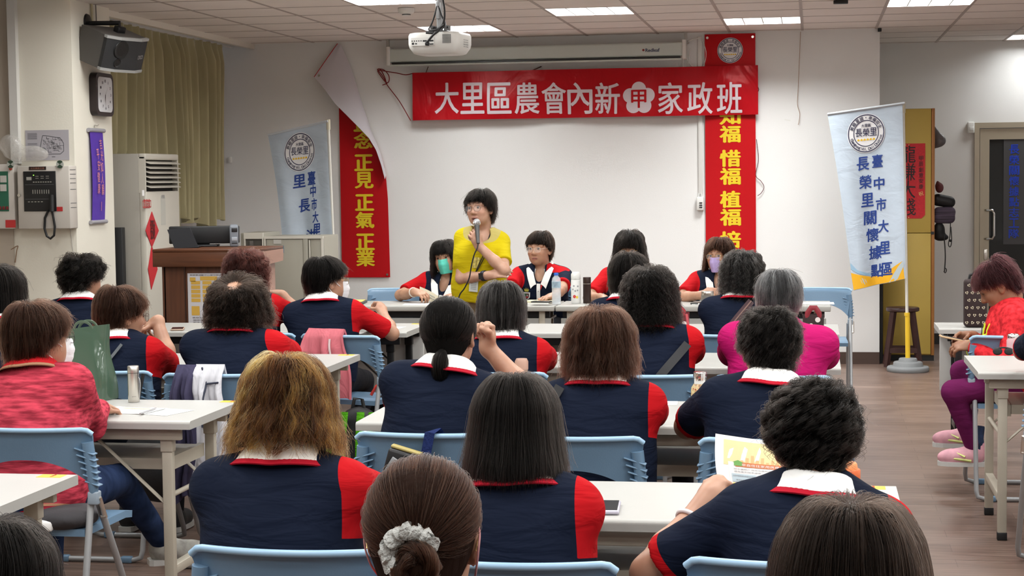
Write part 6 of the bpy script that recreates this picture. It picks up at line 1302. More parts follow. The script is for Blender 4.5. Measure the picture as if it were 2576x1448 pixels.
M_TEAL = mat('teal_mask', (.10, .55, .44), .8, bump=.15, bscale=30, stretch=(.3, 1, 3)); M_LILAC = mat('lilac_mask', (.46, .36, .66), .8, bump=.15, bscale=30, stretch=(.3, 1, 3)); M_STRAPW = M_MASKW

# ------------------------------------------------------------------ who sits where
def place(px, top, Y, T=.02, back=.10, dx=0.0, face=0.0, hs=1.0):
    c_ = onY(px, top, Y); hw = np.array([c_[0], Y, c_[2] - (.113 + T) * hs]); at = np.array([c_[0] + dx, Y - back])
    d = hw - np.array([at[0], at[1], 0]); cf, sf = math.cos(-face), math.sin(-face)
    return at, (d[0] * cf - d[1] * sf, d[0] * sf + d[1] * cf, d[2])
def to_local(w, at, face=0.0):
    d = np.array(w, float) - np.array([at[0], at[1], 0]); cf, sf = math.cos(-face), math.sin(-face); return np.array([d[0] * cf - d[1] * sf, d[0] * sf + d[1] * cf, d[2]])
def rest(edge, at, wide=.10, z=.775, over=.06, pole=.5):
    y = edge + over - at[1]
    return {s: dict(wrist=(s * wide, y, z), pole=(s * pole, -.15, -.6), d=(-s * .55, .85, -.06), n=(0, 0, 1)) for s in (-1, 1)}
CH_LABELS = {}
def sitter(label, px, yt, Y, T, edge, hairf, chair_label=None, back=.11, dx=0.0, arms=None, wide=.10, pole=.55, chair_dy=.02, chair_rz=0.0, hs=1.0, cdx=0.0, **kw):
    at, hd = place(px, yt, Y, T, back, dx, 0, hs); A = rest(edge, at, wide, pole=pole)
    if arms: 
        for s in arms: A[s] = dict(A[s], **{k: (tuple(to_local(v, at)) if k == 'world' else v) for k, v in arms[s].items()}); 
        for s in arms:
            if 'world' in A[s]: A[s]['wrist'] = A[s].pop('world')
    if kw.get('knees', {}).get(1) == 'px': kw['knees'][1] = tuple(to_local(onY(302, 1206, 6.12), at)) + tuple(to_local(onY(408, 1362, 6.42), at))
    c_ = person(label, at, 0.0, hd, arms=A, hair=hairf, hs=hs, **kw)
    if chair_label: chair(at[0] + cdx, at[1] + chair_dy, chair_label, chair_rz)
    c_['at'] = at
    return c_
LONGW = [(0, 1), (.05, 1.04), (.12, 1.12), (.25, 1.2)]
def zl(zb, side=None, front=.05): side = zb if side is None else side; return [(0, zb), (75, zb), (105, side), (122, side * .6), (145, .03), (180, front)]
ALLP = {}
# --- nearest three, heads only
ALLP['front_left'] = sitter('person with head cut by the bottom left corner, seated nearest the camera', 2, 1283, 2.85, .022, 2.95, hair_fn(BLACKH, 14000, .00034, kw=dict(T=.022, zend=zl(-.16), width=LONGW), gk=dict(K=300, clump=.6, wave=(.003, .1))), hs=1.0, seed=31, hp=.1)
def bun(c, *_):
    m, s = hair_mat(BROWNH); R, hc, o = c['R'] * c['hs'], c['hc'], c['o']; h = Hair(T=.014, line=[(0, -.085), (50, -.080), (72, -.05), (92, .012), (122, .03), (150, .058), (180, .07)])
    hs = h.shell(s, R, hc, o, .0, 1, 0, .75); kn = np.array([.012, -.112, -.002]); gathered(22000, kn, R, hc, m, hs, 5, .00028, .013, line=h.line)
    r = np.random.default_rng(4)
    for i in range(7):
        a0 = r.uniform(0, 6.28); pa = []
        for t in np.linspace(0, 1, 9): a = a0 + t * 3.6; rad_ = .022 + .010 * math.sin(3 * t + i); pa.append(kn + np.array([rad_ * math.cos(a) + .004, -.016 - .012 * math.sin(PI * t) - .003 * i % .01, rad_ * math.sin(a) - .024]))
        lock(pa, .011, 420, R, hc, m, hs, 20 + i, .00042, twist=3)
    b = MB(); b.sphere(tuple(hc + R @ (kn + np.array([.004, -.012, -.024]))), .030 * c['hs'], 16, 12); b.build('hair_bun', s, hs)
    b = MB(); n = 40; P_ = [hc + R @ (kn + np.array([-.008 + (.034 + .003 * math.sin(i * 1.9)) * math.cos(math.radians(20 + i * 250 / n)), -.010 - .006 * math.sin(i * 2.3), -.006 + (.031 + .003 * math.sin(i * 2.7)) * math.sin(math.radians(20 + i * 250 / n))])) for i in range(n)]
    b.tube(P_, [.0125 + .0035 * math.sin(i * 1.7) for i in range(n)], 10); b.build('hair_scrunchie', mat('grey_scrunchie', (.42, .42, .40), .85, bump=.8, bscale=160), o)
    for s_ in (-1, 1): b = MB(); b.tube([hc + R @ np.array(p) for p in [(s_ * .086, -.008, .02), (s_ * .091, -.022, .008), (s_ * .090, -.026, -.015), (s_ * .084, -.012, -.046), (s_ * .074, .02, -.075)]], .0018, 6); b.build('mask_loop', mat('pale_pink_loop', (.62, .30, .30), .8), o)
    for s_ in (-1, 1): b = MB(); b.tube([hc + R @ np.array(p) for p in [(s_ * .076, .06, .012), (s_ * .086, .0, .010), (s_ * .088, -.020, -.002), (s_ * .086, -.028, -.018)]], .0016, 6); b.build('temple_tip', GOLDW, o)
ALLP['bun'] = sitter('person with a grey scrunchie, head and ears only, at the bottom centre', 1066, 1146, 2.75, .012, 2.95, bun, hs=1.03, seed=32, hp=.05)
ALLP['front_right'] = sitter('person with only the back of the head visible, at the bottom right', 2138, 1226, 2.45, .024, 2.95, hair_fn(DARKBR, 24000, .00030, kw=dict(T=.024, zend=zl(-.2), width=[(0, 1), (.06, 1.1), (.14, 1.2), (.26, 1.25)]), gk=dict(K=420, clump=.45, wave=(.002, .12), jit=.003)), hs=1.04, seed=33, hp=.08)
# --- nearest table row
ALLP['gold'] = sitter('person in navy polo with red right sleeve, nearest row, left of the grey scrunchie', 722, 880, 3.95, .030, 4.4,
    hair_fn(GOLDH, 22000, .00036, kw=dict(T=.032, zend=[(0, -.05), (50, -.06), (80, -.085), (105, -.085), (120, -.05), (145, .03), (180, .05)], width=[(0, 1), (.04, 1.08), (.08, 1.2), (.14, 1.34)]), gk=dict(K=230, clump=.86, wave=(.0075, .055), jit=.004, endj=.02, fly=.05)),
    'blue folding chair in the nearest row, left of the grey scrunchie', cdx=.085, sw=.158, girth=1.16, seed=1, hp=.15, wide=.12)
ALLP['straight'] = sitter('person in navy polo with red right sleeve, behind the bun, phone at the right elbow', 1298, 929, 3.88, .022, 4.4,
    hair_fn(BLACKH, 24000, .00032, kw=dict(T=.022, zend=zl(-.11), width=[(0, 1), (.05, 1.06), (.10, 1.14), (.2, 1.2)]), gk=dict(K=420, clump=.42, wave=(.0015, .12), jit=.003, endj=.012, fly=.02)),
    'blue folding chair behind the bun at the bottom centre, topped by a navy polo back', sw=.142, dx=.02, seed=2, hp=.12, wide=.02, pole=.12)
Lh = onY(1806, 1212, 4.18)
ALLP['reader'] = sitter('person in navy polo with white collar holding up a yellow leaflet to read', 2042, 946, 3.95, .030, 4.4,
    hair_fn(BLACKH, 22000, .00034, lump=.010, kw=dict(T=.024, zend=[(0, -.088), (50, -.082), (72, -.05), (95, .0), (122, .02), (150, .05), (180, .06)], width=[(0, 1), (.03, .97), (.06, .85), (.09, .66), (.12, .5)]), gk=dict(L=.085, curl=(.0115, .034), clump=.93, K=330, fly=.05, jit=.002)),
    'blue folding chair under the person reading the leaflet', sw=.158, girth=1.10, hy=.22, hp=.28, seed=3, dx=-.02, cdx=-.01,
    arms={-1: dict(world=tuple(Lh + np.array([-.030, -.055, -.045])), pole=(-.8, -.2, -.7), d=(.42, .55, .72), n=(-.55, -.75, .35), curl=(70, 60, 40), thumb='grip'), 1: dict(wrist=(.04, .40, .86), pole=(.6, -.2, -.9), d=(-.35, .5, .7), n=(.6, -.7, .3), curl=(60, 60, 40), thumb='grip')})
# --- second table row
ALLP['sweater'] = sitter('person in pink-red heather sweater and jeans, seated at left with one leg stretched out', 98, 748, 5.72, .024, 6.05,
    hair_fn(BROWNH, 13000, .00044, kw=dict(T=.026, zend=[(0, -.095), (55, -.092), (80, -.07), (100, -.03), (122, .0), (150, .035), (180, .05)], width=[(0, 1), (.05, .98), (.1, .85)]), gk=dict(K=300, clump=.6, wave=(.003, .07), jit=.005, fly=.08, bend=.25)),
    'blue folding chair with a grey cushion under the person in the pink-red sweater', top='sweater', wide=.02, pole=.05, dx=.03, cdx=.05, trousers=M_JEAN, sw=.150, girth=1.10, hy=-.75, mask=M_MASKW, glasses=mat('black_frame', (.02, .02, .02), .3), seed=4, h=.005, back=.16,
    toe={1: (.85, .5, 0)}, knees={1: 'px', -1: (-.12, .40, .50)}, shoe=mat('grey_trainer', (.34, .33, .30), .7, var=.3, vscale=30), hem=-.05, chair_dy=.03)
def pony(c, *_):
    m, s = hair_mat(BLACKH); R, hc, o = c['R'] * c['hs'], c['hc'], c['o']; h = Hair(T=.012)
    hs = h.shell(s, R, hc, o, 0, 1, 0, .75); gathered(13000, (0.012, -.100, -.055), R, hc, m, hs, 6, .00042, .010)
    lock([(.012, -.100, -.052), (.012, -.125, -.066), (.014, -.128, -.10), (.010, -.122, -.135), (.012, -.118, -.155)], .019, 1600, R, hc, m, hs, 3, .0006, twist=1.2, taper=(.7, 1.3, 1.6, 1.3, .5))
ALLP['pony'] = sitter('person in navy polo with right fist raised beside the head, left elbow on the table', 1130, 744, 5.68, .010, 6.09, pony,
    'blue folding chair with a navy strap over its back', cdx=.04, sw=.160, girth=1.05, seed=5, skin='warm', h=.005, dx=-.06, hy=-.15,
    arms={1: dict(world=tuple(onY(1226, 872, 5.93)), pole=(.7, .2, -.7), d=(-.02, .12, 1), n=(.55, .80, .1), curl=(85, 85, 50), thumb='fist'), -1: dict(wrist=(-.10, .53, .775), pole=(-1, -.2, -.35))})
ALLP['bob'] = sitter('person in navy polo with red right sleeve, at the second row beside the owl-patterned bottle', 1510, 758, 5.65, .036, 6.09,
    hair_fn(BROWNH, 15000, .00044, kw=dict(T=.038, zend=zl(-.075, -.07), width=[(0, 1), (.05, 1.04), (.12, 1.1)]), gk=dict(K=260, clump=.65, wave=(.005, .06), jit=.006, endj=.02, fly=.06)),
    'blue folding chair in the second row, right of the long-haired head', cdx=-.07, sw=.160, girth=1.0, seed=6, h=.0055)
ALLP['collar'] = sitter('person in navy polo with white collar, left elbow on the table by the owl-patterned bottle', 1934, 770, 5.65, .018, 6.09,
    hair_fn(BLACKH, 13000, .00042, lump=.006, kw=dict(T=.022), gk=dict(L=.07, curl=(.006, .04), clump=.75, K=300, fly=.08)),
    'blue folding chair with one end seen left of the leaflet', cdx=.058, sw=.165, girth=1.10, seed=7, hy=.25, hp=.2, h=.0055, dx=-.03, arms={-1: dict(wrist=(-.10, .46, .775), pole=(-1, -.3, -.35))})
# --- third table row
ALLP['far_left'] = sitter('person in dark navy top cut by the left edge, behind the pink-red sweater', 6, 660, 7.3, .020, 7.8, hair_fn(BLACKH, 7000, .00055, kw=dict(T=.022, zend=zl(-.17), width=LONGW), gk=dict(K=200, clump=.5)), None, sw=.15, seed=8, hy=-.4)
ALLP['chin'] = sitter('person in navy polo with chin resting on the right hand, strap across the back', 306, 713, 7.35, .022, 7.8,
    hair_fn(BROWNH, 9800, .00055, kw=dict(T=.023, zend=[(0, -.09), (55, -.085), (80, -.055), (100, -.01), (122, .0), (150, .035), (180, .05)]), gk=dict(K=240, clump=.6, wave=(.004, .06), jit=.006, fly=.06, bend=.3)),
    'blue folding chair beside the steel thermos, under the person with chin on hand', sw=.165, girth=1.10, hy=-.85, hp=.1, glasses=BROWNW, features=True, h=.005, seed=9, skin='warm', dx=-.0, collar=True,
    arms={1: dict(world=tuple(onY(396, 808, 7.66)), pole=(.35, .1, -1), d=(-.75, .15, -.35), n=(.1, -.1, 1), curl=(45, 50, 30), thumb='side', fat=1.1)})
ALLP['bald'] = sitter('person in navy polo with red right sleeve, bare patch on the crown, jacket-draped chair', 598, 681, 7.30, .040, 7.8,
    hair_fn(DARKBR, 14000, .00055, lump=.006, bald=.038, tip=.55, kw=dict(T=.046, zend=zl(-.05, -.09), width=[(0, 1.05), (.05, 1.12), (.1, 1.2)], crown=-.03), gk=dict(K=220, clump=.75, curl=(.006, .03), wave=(.006, .05), jit=.007, endj=.02, fly=.10)),
    'blue folding chair with the white and purple jacket over its back', sw=.175, girth=1.25, seed=10, hp=.22, back=.14, chair_rz=0.0)
ALLP['greying'] = sitter('person in navy polo behind the raised fist, in the third row', 1262, 702, 7.40, .026, 7.95,
    hair_fn(SALT, 9800, .00055, kw=dict(T=.027, zend=zl(-.085, -.07), width=[(0, 1), (.06, .98), (.1, .9)]), gk=dict(K=240, clump=.55, wave=(.002, .08), jit=.005)),
    'blue folding chair in the third row, behind the drink bottle cap', sw=.165, girth=1.05, seed=11, hp=.15, h=.007)
ALLP['perm'] = sitter('person in navy polo with a black strap across the back, maroon bag beside', 1635, 662, 7.35, .036, 7.95,
    hair_fn(BLACKH, 12600, .00055, lump=.006, kw=dict(T=.038, zend=zl(-.105, -.10), width=[(0, 1), (.06, 1.04), (.14, 1.1)]), gk=dict(K=300, clump=.8, curl=(.007, .025), jit=.006, endj=.02, fly=.1)),
    'blue folding chair in the third row, right end beside the owl-patterned bottle', sw=.165, girth=1.08, seed=12, h=.007)
ALLP['magenta'] = sitter('person in bright magenta jacket seated in the third row at right', 1960, 673, 7.35, .014, 7.95,
    hair_fn(GREYH, 11200, .0005, kw=dict(T=.016, width=[(0, 1), (.05, .96), (.09, .8), (.13, .66)]), gk=dict(L=.10, K=260, clump=.5, wave=(.003, .08), jit=.005)),
    'blue folding chair under the person in the magenta jacket', top='magenta', wide=.2, pole=.25, sw=.178, girth=1.12, seed=13, skin='fair', hp=.1, h=.006, dx=-.02)
# --- fourth table row
ALLP['spiky'] = sitter('person in navy polo at far left, next to the pillar foot', 210, 634, 9.15, .034, 9.7,
    hair_fn(BLACKH, 8400, .00062, lump=.008, kw=dict(T=.036), gk=dict(L=.075, curl=(.010, .04), clump=.85, K=220, fly=.15, jit=.006)), 'blue folding chair hidden under the person by the pillar foot', sw=.16, girth=1.05, hy=-.65, seed=14, h=.007)
ALLP['auburn'] = sitter('person in navy polo with red right sleeve, hand raised to the cheek before the lectern', 622, 622, 9.15, .03, 9.7,
    hair_fn(REDBR, 8400, .00062, lump=.006, kw=dict(T=.034, zend=zl(-.15, -.14), width=[(0, 1), (.06, 1.0), (.16, 1.0)]), gk=dict(K=220, clump=.75, curl=(.007, .035), jit=.006, fly=.1)), None, sw=.17, girth=1.05, hy=-.5, seed=15, h=.006,
    arms={1: dict(world=tuple(onY(708, 742, 9.36)), pole=(.8, -.1, -.7), d=(-.75, .25, .15), n=(-.1, .3, 1), curl=(60, 60, 40), thumb='fist')})
ALLP['papers'] = sitter('person in navy polo and white mask, turned right, holding white papers, pink jacket on chair', 822, 641, 9.15, .022, 9.7,
    hair_fn(BLACKH, 9800, .00062, kw=dict(T=.024, zend=[(0, -.09), (55, -.085), (78, -.055), (96, .0), (122, .012), (150, .04), (180, .045)]), gk=dict(K=220, clump=.6, wave=(.004, .07), jit=.006)), None, sw=.17, girth=.98, hy=-1.0, mask=M_MASKW, glasses=GOLDW, seed=16, h=.005, skin='warm',
    arms={1: dict(wrist=(.22, .44, .86), pole=(.8, -.1, -.7), d=(-.2, .6, .5), n=(.6, -.3, .4), curl=(50, 50, 40), thumb='grip')})
ALLP['row4'] = sitter('person in navy polo whose head overlaps the smiling presenter at the table', 1583, 628, 9.12, .028, 9.7,
    hair_fn(BLACKH, 8400, .00062, kw=dict(T=.03, zend=zl(-.09, -.06), width=[(0, 1), (.06, .96), (.12, .85)]), gk=dict(K=200, clump=.6, wave=(.004, .07), jit=.006)), 'blue folding chair mostly hidden behind two dark heads in the fourth row', sw=.16, seed=17, h=.008)
ALLP['strap'] = sitter('person in navy polo with a maroon striped strap across the back', 1864, 623, 9.15, .03, 9.7,
    hair_fn(SALT, 9800, .00062, lump=.005, kw=dict(T=.03, zend=zl(-.12, -.11), width=[(0, 1), (.06, .99), (.12, .98)]), gk=dict(K=240, clump=.8, curl=(.007, .03), jit=.006, fly=.12)), 'blue folding chair in the fourth row, left of the magenta sleeve', sw=.165, girth=1.05, seed=18, hy=.4, mask=M_MASKW, h=.007)
# ------------------------------------------------------------------ the presenters, facing the room
TE = 11.66
def presenter(label, px, yt, Y, T, hairf, chair_label=None, back=.10, dx=0.0, arms=None, hs=.98, **kw):
    at, hd = place(px, yt, Y, T, -back, dx, PI, hs)
    A = {s: dict(wrist=(s * .16, at[1] - 11.98, .775), pole=(s * .9, -.1, -.6), d=(-s * .7, .7, -.05), n=(0, 0, 1)) for s in (-1, 1)}
    for s, a in (arms or {}).items():
        a = dict(a)
        if 'world' in a: a['wrist'] = tuple(to_local(a.pop('world'), at, PI))
        A[s].update(a)
    c_ = person(label, at, PI, hd, arms=A, hair=hairf, hs=hs, h=.004, features=kw.pop('features', True), group='presenters', nk=-.038, neckline=kw.pop('neckline', (.038, .075, .088)), extra=polo_front if kw.get('top', 'polo') == 'polo' else None, **kw)
    if chair_label: chair(at[0], at[1] - .02, chair_label, PI)
    return c_
def front_y(c, x, z):
    """Front of the shirt at trunk coordinates (x, z): found on the shirt mesh."""
    V = c.setdefault('_V', np.array([v.co[:] for v in c['shirt'].data.vertices])); L_ = c.setdefault('_L', (V - np.array(c['tl'](0, 0, 0))) @ c['RT'])
    w = (np.abs(L_[:, 0] - x) < .014) & (np.abs(L_[:, 2] - z) < .014) & (L_[:, 1] > 0); return L_[w, 1].max() if w.any() else .12
def polo_front(c):
    """White placket with a red facing, buttons, and the club emblem on the wearer's left or right breast as in the photo."""
    o, tl, Ls = c['o'], c['tl'], c['Ls']; zt = Ls - .068; P = lambda x, z, k=.002: tl(x, front_y(c, x, z) + k, z)
    zs = np.linspace(zt, zt - .15, 9); b = MB(); b.shell(lambda u, v: P((u - .5) * .026, float(np.interp(v, np.linspace(0, 1, 9), zs)), .003), 4, 12, .002); k = b.build('placket', M_COLLAR, o)
    b = MB()
    for z in (zt - .05, zt - .115): b.sphere(tuple(P(0, z, .006)), .0042, 8, 6)
    b.build('buttons', mat('grey_button', (.4, .4, .4), .3), k)
    b = MB(); b.shell(lambda u, v: P(-.016 - .020 * u * (1 - v), zt + .01 - .055 * v, .003), 5, 6, .002); b.build('placket_facing', mat('red_facing', RED, .7), o)
    for s_ in (-1, 1):
        b = MB()
        sn, fc, tp, ou = c['base'] + c['RT'] @ np.array([s_ * .062, -.012, .056]), P(s_ * .016, Ls - .072, .008), P(s_ * .054, Ls - .100, .010), c['base'] + c['RT'] @ np.array([s_ * .100, .012, .034])
        mi, mo = (sn + fc) / 2 + np.array([s_ * .006, .020, .014]), (ou + tp) / 2 + np.array([s_ * .010, .022, .020])
        def leaf(u, v, sn=sn, fc=fc, tp=tp, ou=ou, mi=mi, mo=mo):
            q2 = lambda a, m_, z_: a * (1 - u) * (1 - 2 * u) + m_ * 4 * u * (1 - u) + z_ * u * (2 * u - 1)
            return q2(sn, mi, fc) * (1 - v) + q2(ou, mo, tp) * v + np.array([0, 0, .006 * math.sin(PI * v)])
        b.shell(leaf, 10, 6, .003); b.build('collar_leaf', M_COLLAR, o)
    sx = .085; ez = zt - .088; q = lambda x, y, kk=.0035: P(sx + x, ez + y, kk)
    b = MB(); sh = [(-.026, .028), (.026, .028), (.024, -.008), (0, -.034), (-.024, -.008)]; b.add([q(0, 0)] + [q(*p) for p in sh], [(0, 1 + i, 1 + (i + 1) % 5) for i in range(5)]); e = b.build('emblem', mat('emblem_white', (.66, .66, .66), .6), o)
    for nm, m_, pts in (('emblem_field', mat('emblem_dark', (.05, .012, .014), .6), [(-.018, .021), (.018, .021), (.016, -.006), (0, -.022), (-.016, -.006)]),):
        b = MB(); b.add([q(0, 0, .0045)] + [q(*p, .0045) for p in pts], [(0, 1 + i, 1 + (i + 1) % 5) for i in range(5)]); b.build(nm, m_, e)
    for nm, m_, (x0, y0, x1, y1) in (('emblem_field', mat('emblem_green', (.02, .16, .07), .6), (.004, .002, .014, .018)), ('emblem_field', mat('emblem_red', (.45, .02, .03), .6), (-.012, -.010, .010, -.002)), ('emblem_field', mat('emblem_pale', (.6, .58, .55), .6), (-.008, .0, -.002, .012))):
        b = MB(); rect(b, x0, y0, x1, y1, lambda x, y: q(x, y, .0055)); b.build(nm, m_, e)
    b = MB(); b.add([q(-.014, .034), q(.014, .034), q(.020, .056), (q(.008, .046)), q(.004, .062), q(-.002, .046), q(-.010, .060), q(-.010, .046), q(-.018, .052)], [(0, 1, 3), (1, 2, 3), (0, 3, 5), (3, 4, 5), (0, 5, 7), (5, 6, 7), (0, 7, 8)]); b.build('emblem_crown', mat('olive_gold', (.30, .27, .03), .6), o)
    b = MB(); st = [q(-.036 + (.012 if i % 2 == 0 else .005) * math.cos(PI / 2 + i * PI / 5), -.034 + (.012 if i % 2 == 0 else .005) * math.sin(PI / 2 + i * PI / 5)) for i in range(10)]; b.add([q(-.036, -.034)] + st, [(0, 1 + i, 1 + (i + 1) % 10) for i in range(10)]); rect(b, -.03, -.048, .035, -.044, q); b.build('emblem_star', mat('emblem_white', (.66, .66, .66), .6), o)
h0 = onY(1030, 745, 11.80)
ALLP['teal'] = presenter('person in red and navy polo and teal mask, holding papers behind the presenters table', 1118, 600, 12.30, .022,
    hair_fn(BLACKH, 8000, .0008, kw=dict(T=.026, zend=[(0, -.17), (75, -.17), (105, -.17), (122, -.12), (138, .0), (150, .03), (180, .03)], width=LONGW), gk=dict(K=160, clump=.6, wave=(.007, .07), jit=.006)), None,
    back=.14, dx=-.05, mask=M_TEAL, hr=.14, sw=.155, seed=21, features=dict(look=(.003, 0)),
    arms={1: dict(world=tuple(onY(1042, 742, 11.93) + np.array([0, .02, .02])), pole=(1, -.1, -.4), d=(-.9, .4, -.15), n=(0, .35, 1), curl=(40, 45, 30), thumb='grip')})
ALLP['glasses'] = presenter('person in red and navy polo with glasses, sitting upright behind the small water bottle', 1357, 577, 12.45, .018,
    hair_fn(DARKBR, 5000, .0008, kw=dict(T=.018, zend=[(0, -.09), (60, -.09), (90, -.05), (110, .0), (128, .03), (145, .03), (165, .032), (180, .036)]), gk=dict(K=150, clump=.55, jit=.004, endj=.008)), 'blue folding chair under the upright presenter with glasses',
    hy=-.28, glasses=CLEARW, sw=.168, seed=22, features=dict(look=(.002, 0)), hs=1.02)
ALLP['smile'] = presenter('person in red polo with glasses smiling behind the dark tumbler, half hidden by a head', 1583, 576, 12.35, .028,
    hair_fn(BLACKH, 8000, .0008, kw=dict(T=.032, zend=[(0, -.21), (75, -.21), (105, -.21), (125, -.18), (140, .0), (155, .022), (180, .022)], width=[(0, 1), (.06, 1.06), (.12, 1.16), (.25, 1.3)]), gk=dict(K=150, clump=.65, wave=(.007, .06), jit=.007, fly=.08)), 'blue folding chair under the smiling presenter',
    mask=M_MASKW, glasses=GOLDW, sw=.165, seed=23, hp=.12, features=dict(narrow=.55))
ALLP['lilac'] = presenter('person in red and navy polo and lilac mask, hands together behind the presenters table', 1808, 594, 12.35, .022,
    hair_fn(BROWNH, 8000, .0008, kw=dict(T=.026, zend=[(0, -.14), (75, -.14), (105, -.13), (122, -.10), (136, .0), (150, .035), (180, .05)], width=LONGW), gk=dict(K=150, clump=.6, wave=(.004, .07), jit=.005)), 'blue folding chair under the presenter with the lilac mask',
    mask=M_LILAC, glasses=GOLDW, sw=.16, seed=24, dx=-.04, hy=-.3, features=True,
    arms={1: dict(world=tuple(onY(1762, 742, 11.98)), pole=(1, -.1, -.5), d=(-.85, .3, .25), n=(.2, .5, .8), curl=(55, 60, 40), thumb='fist'), -1: dict(world=tuple(onY(1806, 735, 12.0)), pole=(-1, -.1, -.5), d=(.85, .3, .15), n=(-.2, .5, .8), curl=(55, 60, 40), thumb='fist')})
# --- the standing speaker
yS = 11.33; top_ = onY(1208, 469, yS); at = np.array([onY(1199, 700, yS)[0], yS + .06]); hd = to_local(np.array([top_[0], yS - .01, top_[2] - .138]), at, PI)
mic_w = onY(1198, 598, yS - .20); 
wl = lambda px, py, y: tuple(to_local(onY(px, py, y), at, PI))
def speaker_extra(c):
    o, hl, tl, Ls = c['o'], c['hl'], c['tl'], c['Ls']
    P = lambda x, z, k=.004: tl(x, front_y(c, x, z) + k, z)
    b = MB(); zc = Ls - .075
    def fr(u, v): x = (u - .5) * .05 * (1 - .25 * v); return P(x, zc - .06 - .07 * v, .004 + .004 * math.sin(u * 14))
    b.shell(fr, 12, 8, .003); b.build('lace_panel', mat('pale_yellow_lace', (.66, .56, .16), .8, var=.4, vscale=70), o)
    b = MB(); b.tube([c['base'] + c['RT'] @ np.array(p) for p in [(-.052, -.05, .035), (-.066, .0, .034), (-.058, .05, .005)]] + [P(-.045, Ls - .11, .008), P(-.02, Ls - .18, .010), P(.004, Ls - .255, .012)], .0035, 6); b.tube([c['base'] + c['RT'] @ np.array(p) for p in [(-.056, -.05, .033), (-.072, .0, .030), (-.066, .05, .0)]] + [P(-.056, Ls - .11, .008), P(-.03, Ls - .18, .010), P(.004, Ls - .255, .012)], .003, 6)
    la = b.build('lanyard', M_BLACK, o, label='thin black lanyard with a card')
    b = MB(); b.shell(lambda u, v: P((u - .5) * .058 + .004, Ls - .275 - .085 * v, .010), 4, 6, .002); k = b.build('name_card', mat('card_plastic', (.62, .66, .62), .3), la)
    b = MB()
    for i in range(6): z = Ls - .285 - .011 * i; b.add([P(-.018 + .004, z, .0125), P(.018 + .004, z, .0125), P(.018 + .004, z - .004, .0125), P(-.018 + .004, z - .004, .0125)], [(0, 1, 2, 3)])
    b.build('card_print', mat('card_grey_ink', (.30, .33, .36), .6), k)
    # watch on the right forearm
    el, wr, _ = c['A'][1]; u = nrm(wr - el); p0 = wr - u * .045; b = MB(); b.tube([p0 - u * .013, p0 - u * .011, p0 + u * .011, p0 + u * .013], [.033, .0345, .0345, .033], 20); w_ = b.build('watch', mat('navy_rubber', (.012, .016, .04), .5), o)
    n_ = nrm(np.cross(u, [0, 0, 1.])); n_ = n_ if n_[1] > 0 else -n_; b = MB(); q = p0 + n_ * .034; t_ = np.cross(n_, u); b.add([q + a * .015 * u + b_ * .020 * t_ + k_ * .007 * n_ for k_ in (0, 1) for a, b_ in ((-1, -1), (1, -1), (1, 1), (-1, 1))], [(0, 3, 2, 1), (4, 5, 6, 7), (0, 1, 5, 4), (1, 2, 6, 5), (2, 3, 7, 6), (3, 0, 4, 7)], smooth=False); b.build('watch_face', M_BLACK, w_)
ALLP['speaker'] = person('person standing in a yellow blouse and glasses, speaking into a microphone', at, PI, hd, hy=-.30, hp=-.03, hr=.06, nk=-.05, sw=.130, top='blouse', standing=True, trousers=M_KHAKI, features=dict(look=(.002, 0)), glasses=BROWNW, mouth=.009, skin='fair', hs=1.02, h=.004, seed=25, girth=.95, group=None,
    hair=hair_fn(BLACKH, 10000, .0007, lump=.004, kw=dict(T=.019, zend=[(0, -.095), (55, -.092), (80, -.07), (98, -.035), (118, -.01), (135, .03), (155, .042), (180, .04)]), gk=dict(K=170, clump=.7, wave=(.004, .06), jit=.006, fly=.08, endj=.014)),
    arms={-1: dict(wrist=wl(1203, 616, yS - .17), pole=(-.8, .25, -.9), d=(.25, .25, .95), n=(-.55, .8, -.1), curl=[(55, 75, 45), (60, 78, 45), (62, 80, 45), (66, 80, 45)], thumb='grip', hsc=.98),
          1: dict(wrist=wl(1232, 692, yS - .17), pole=(.9, -.2, -.8), d=(-.95, .15, .22), n=(-.1, .75, .65), curl=(14, 16, 12), thumb='side')}, neckline=(.066, .06, .07), hem=.0, extra=speaker_extra)
# microphone with its cable
mh = onY(1199, 556, yS - .165); mb = onY(1203, 612, yS - .225); ax = nrm(mh - mb); t = thing('microphone', 'silver-headed microphone held up to the mouth of the standing speaker', 'microphone', tuple(mb))
b = MB(); b.tube([(0, 0, 0), ax * .05, ax * .10, ax * .122], [.011, .0125, .015, .018], 16); b.build('handle', mat('dark_grey_metal', (.05, .05, .05), .35, .6), t)
b = MB(); ce = ax * .142; V, Q = isomesh([E_(ce, (.0245, .0245, .028), I3, .01)], .004); iso_object('grille_head', V + ax * .0, Q, mat('silver_mesh', (.72, .72, .74), .28, 1, bump=1.0, bscale=400), t)
b = MB(); b.lathe([(.0225, -.004), (.0255, 0), (.0225, .004)], ax * .132, 24, axis=ax); b.build('grille_band', M_CHROME, t)
g = lambda px, py, d=.24: onY(px, py, yS - d)
b = MB(); b.tube([mb, g(1200, 625, .235), g(1193, 640, .24), g(1186, 668, .24), g(1180, 700, .24), g(1168, 725, .235), g(1155, 745, .23), g(1148, 790, .22), g(1146, 900, .22), onZ(1146, 1090, .01)], .0045, 8); tag(b.build('microphone_cable', M_BLACK), 'black cable hanging in front of the yellow blouse', 'cable')
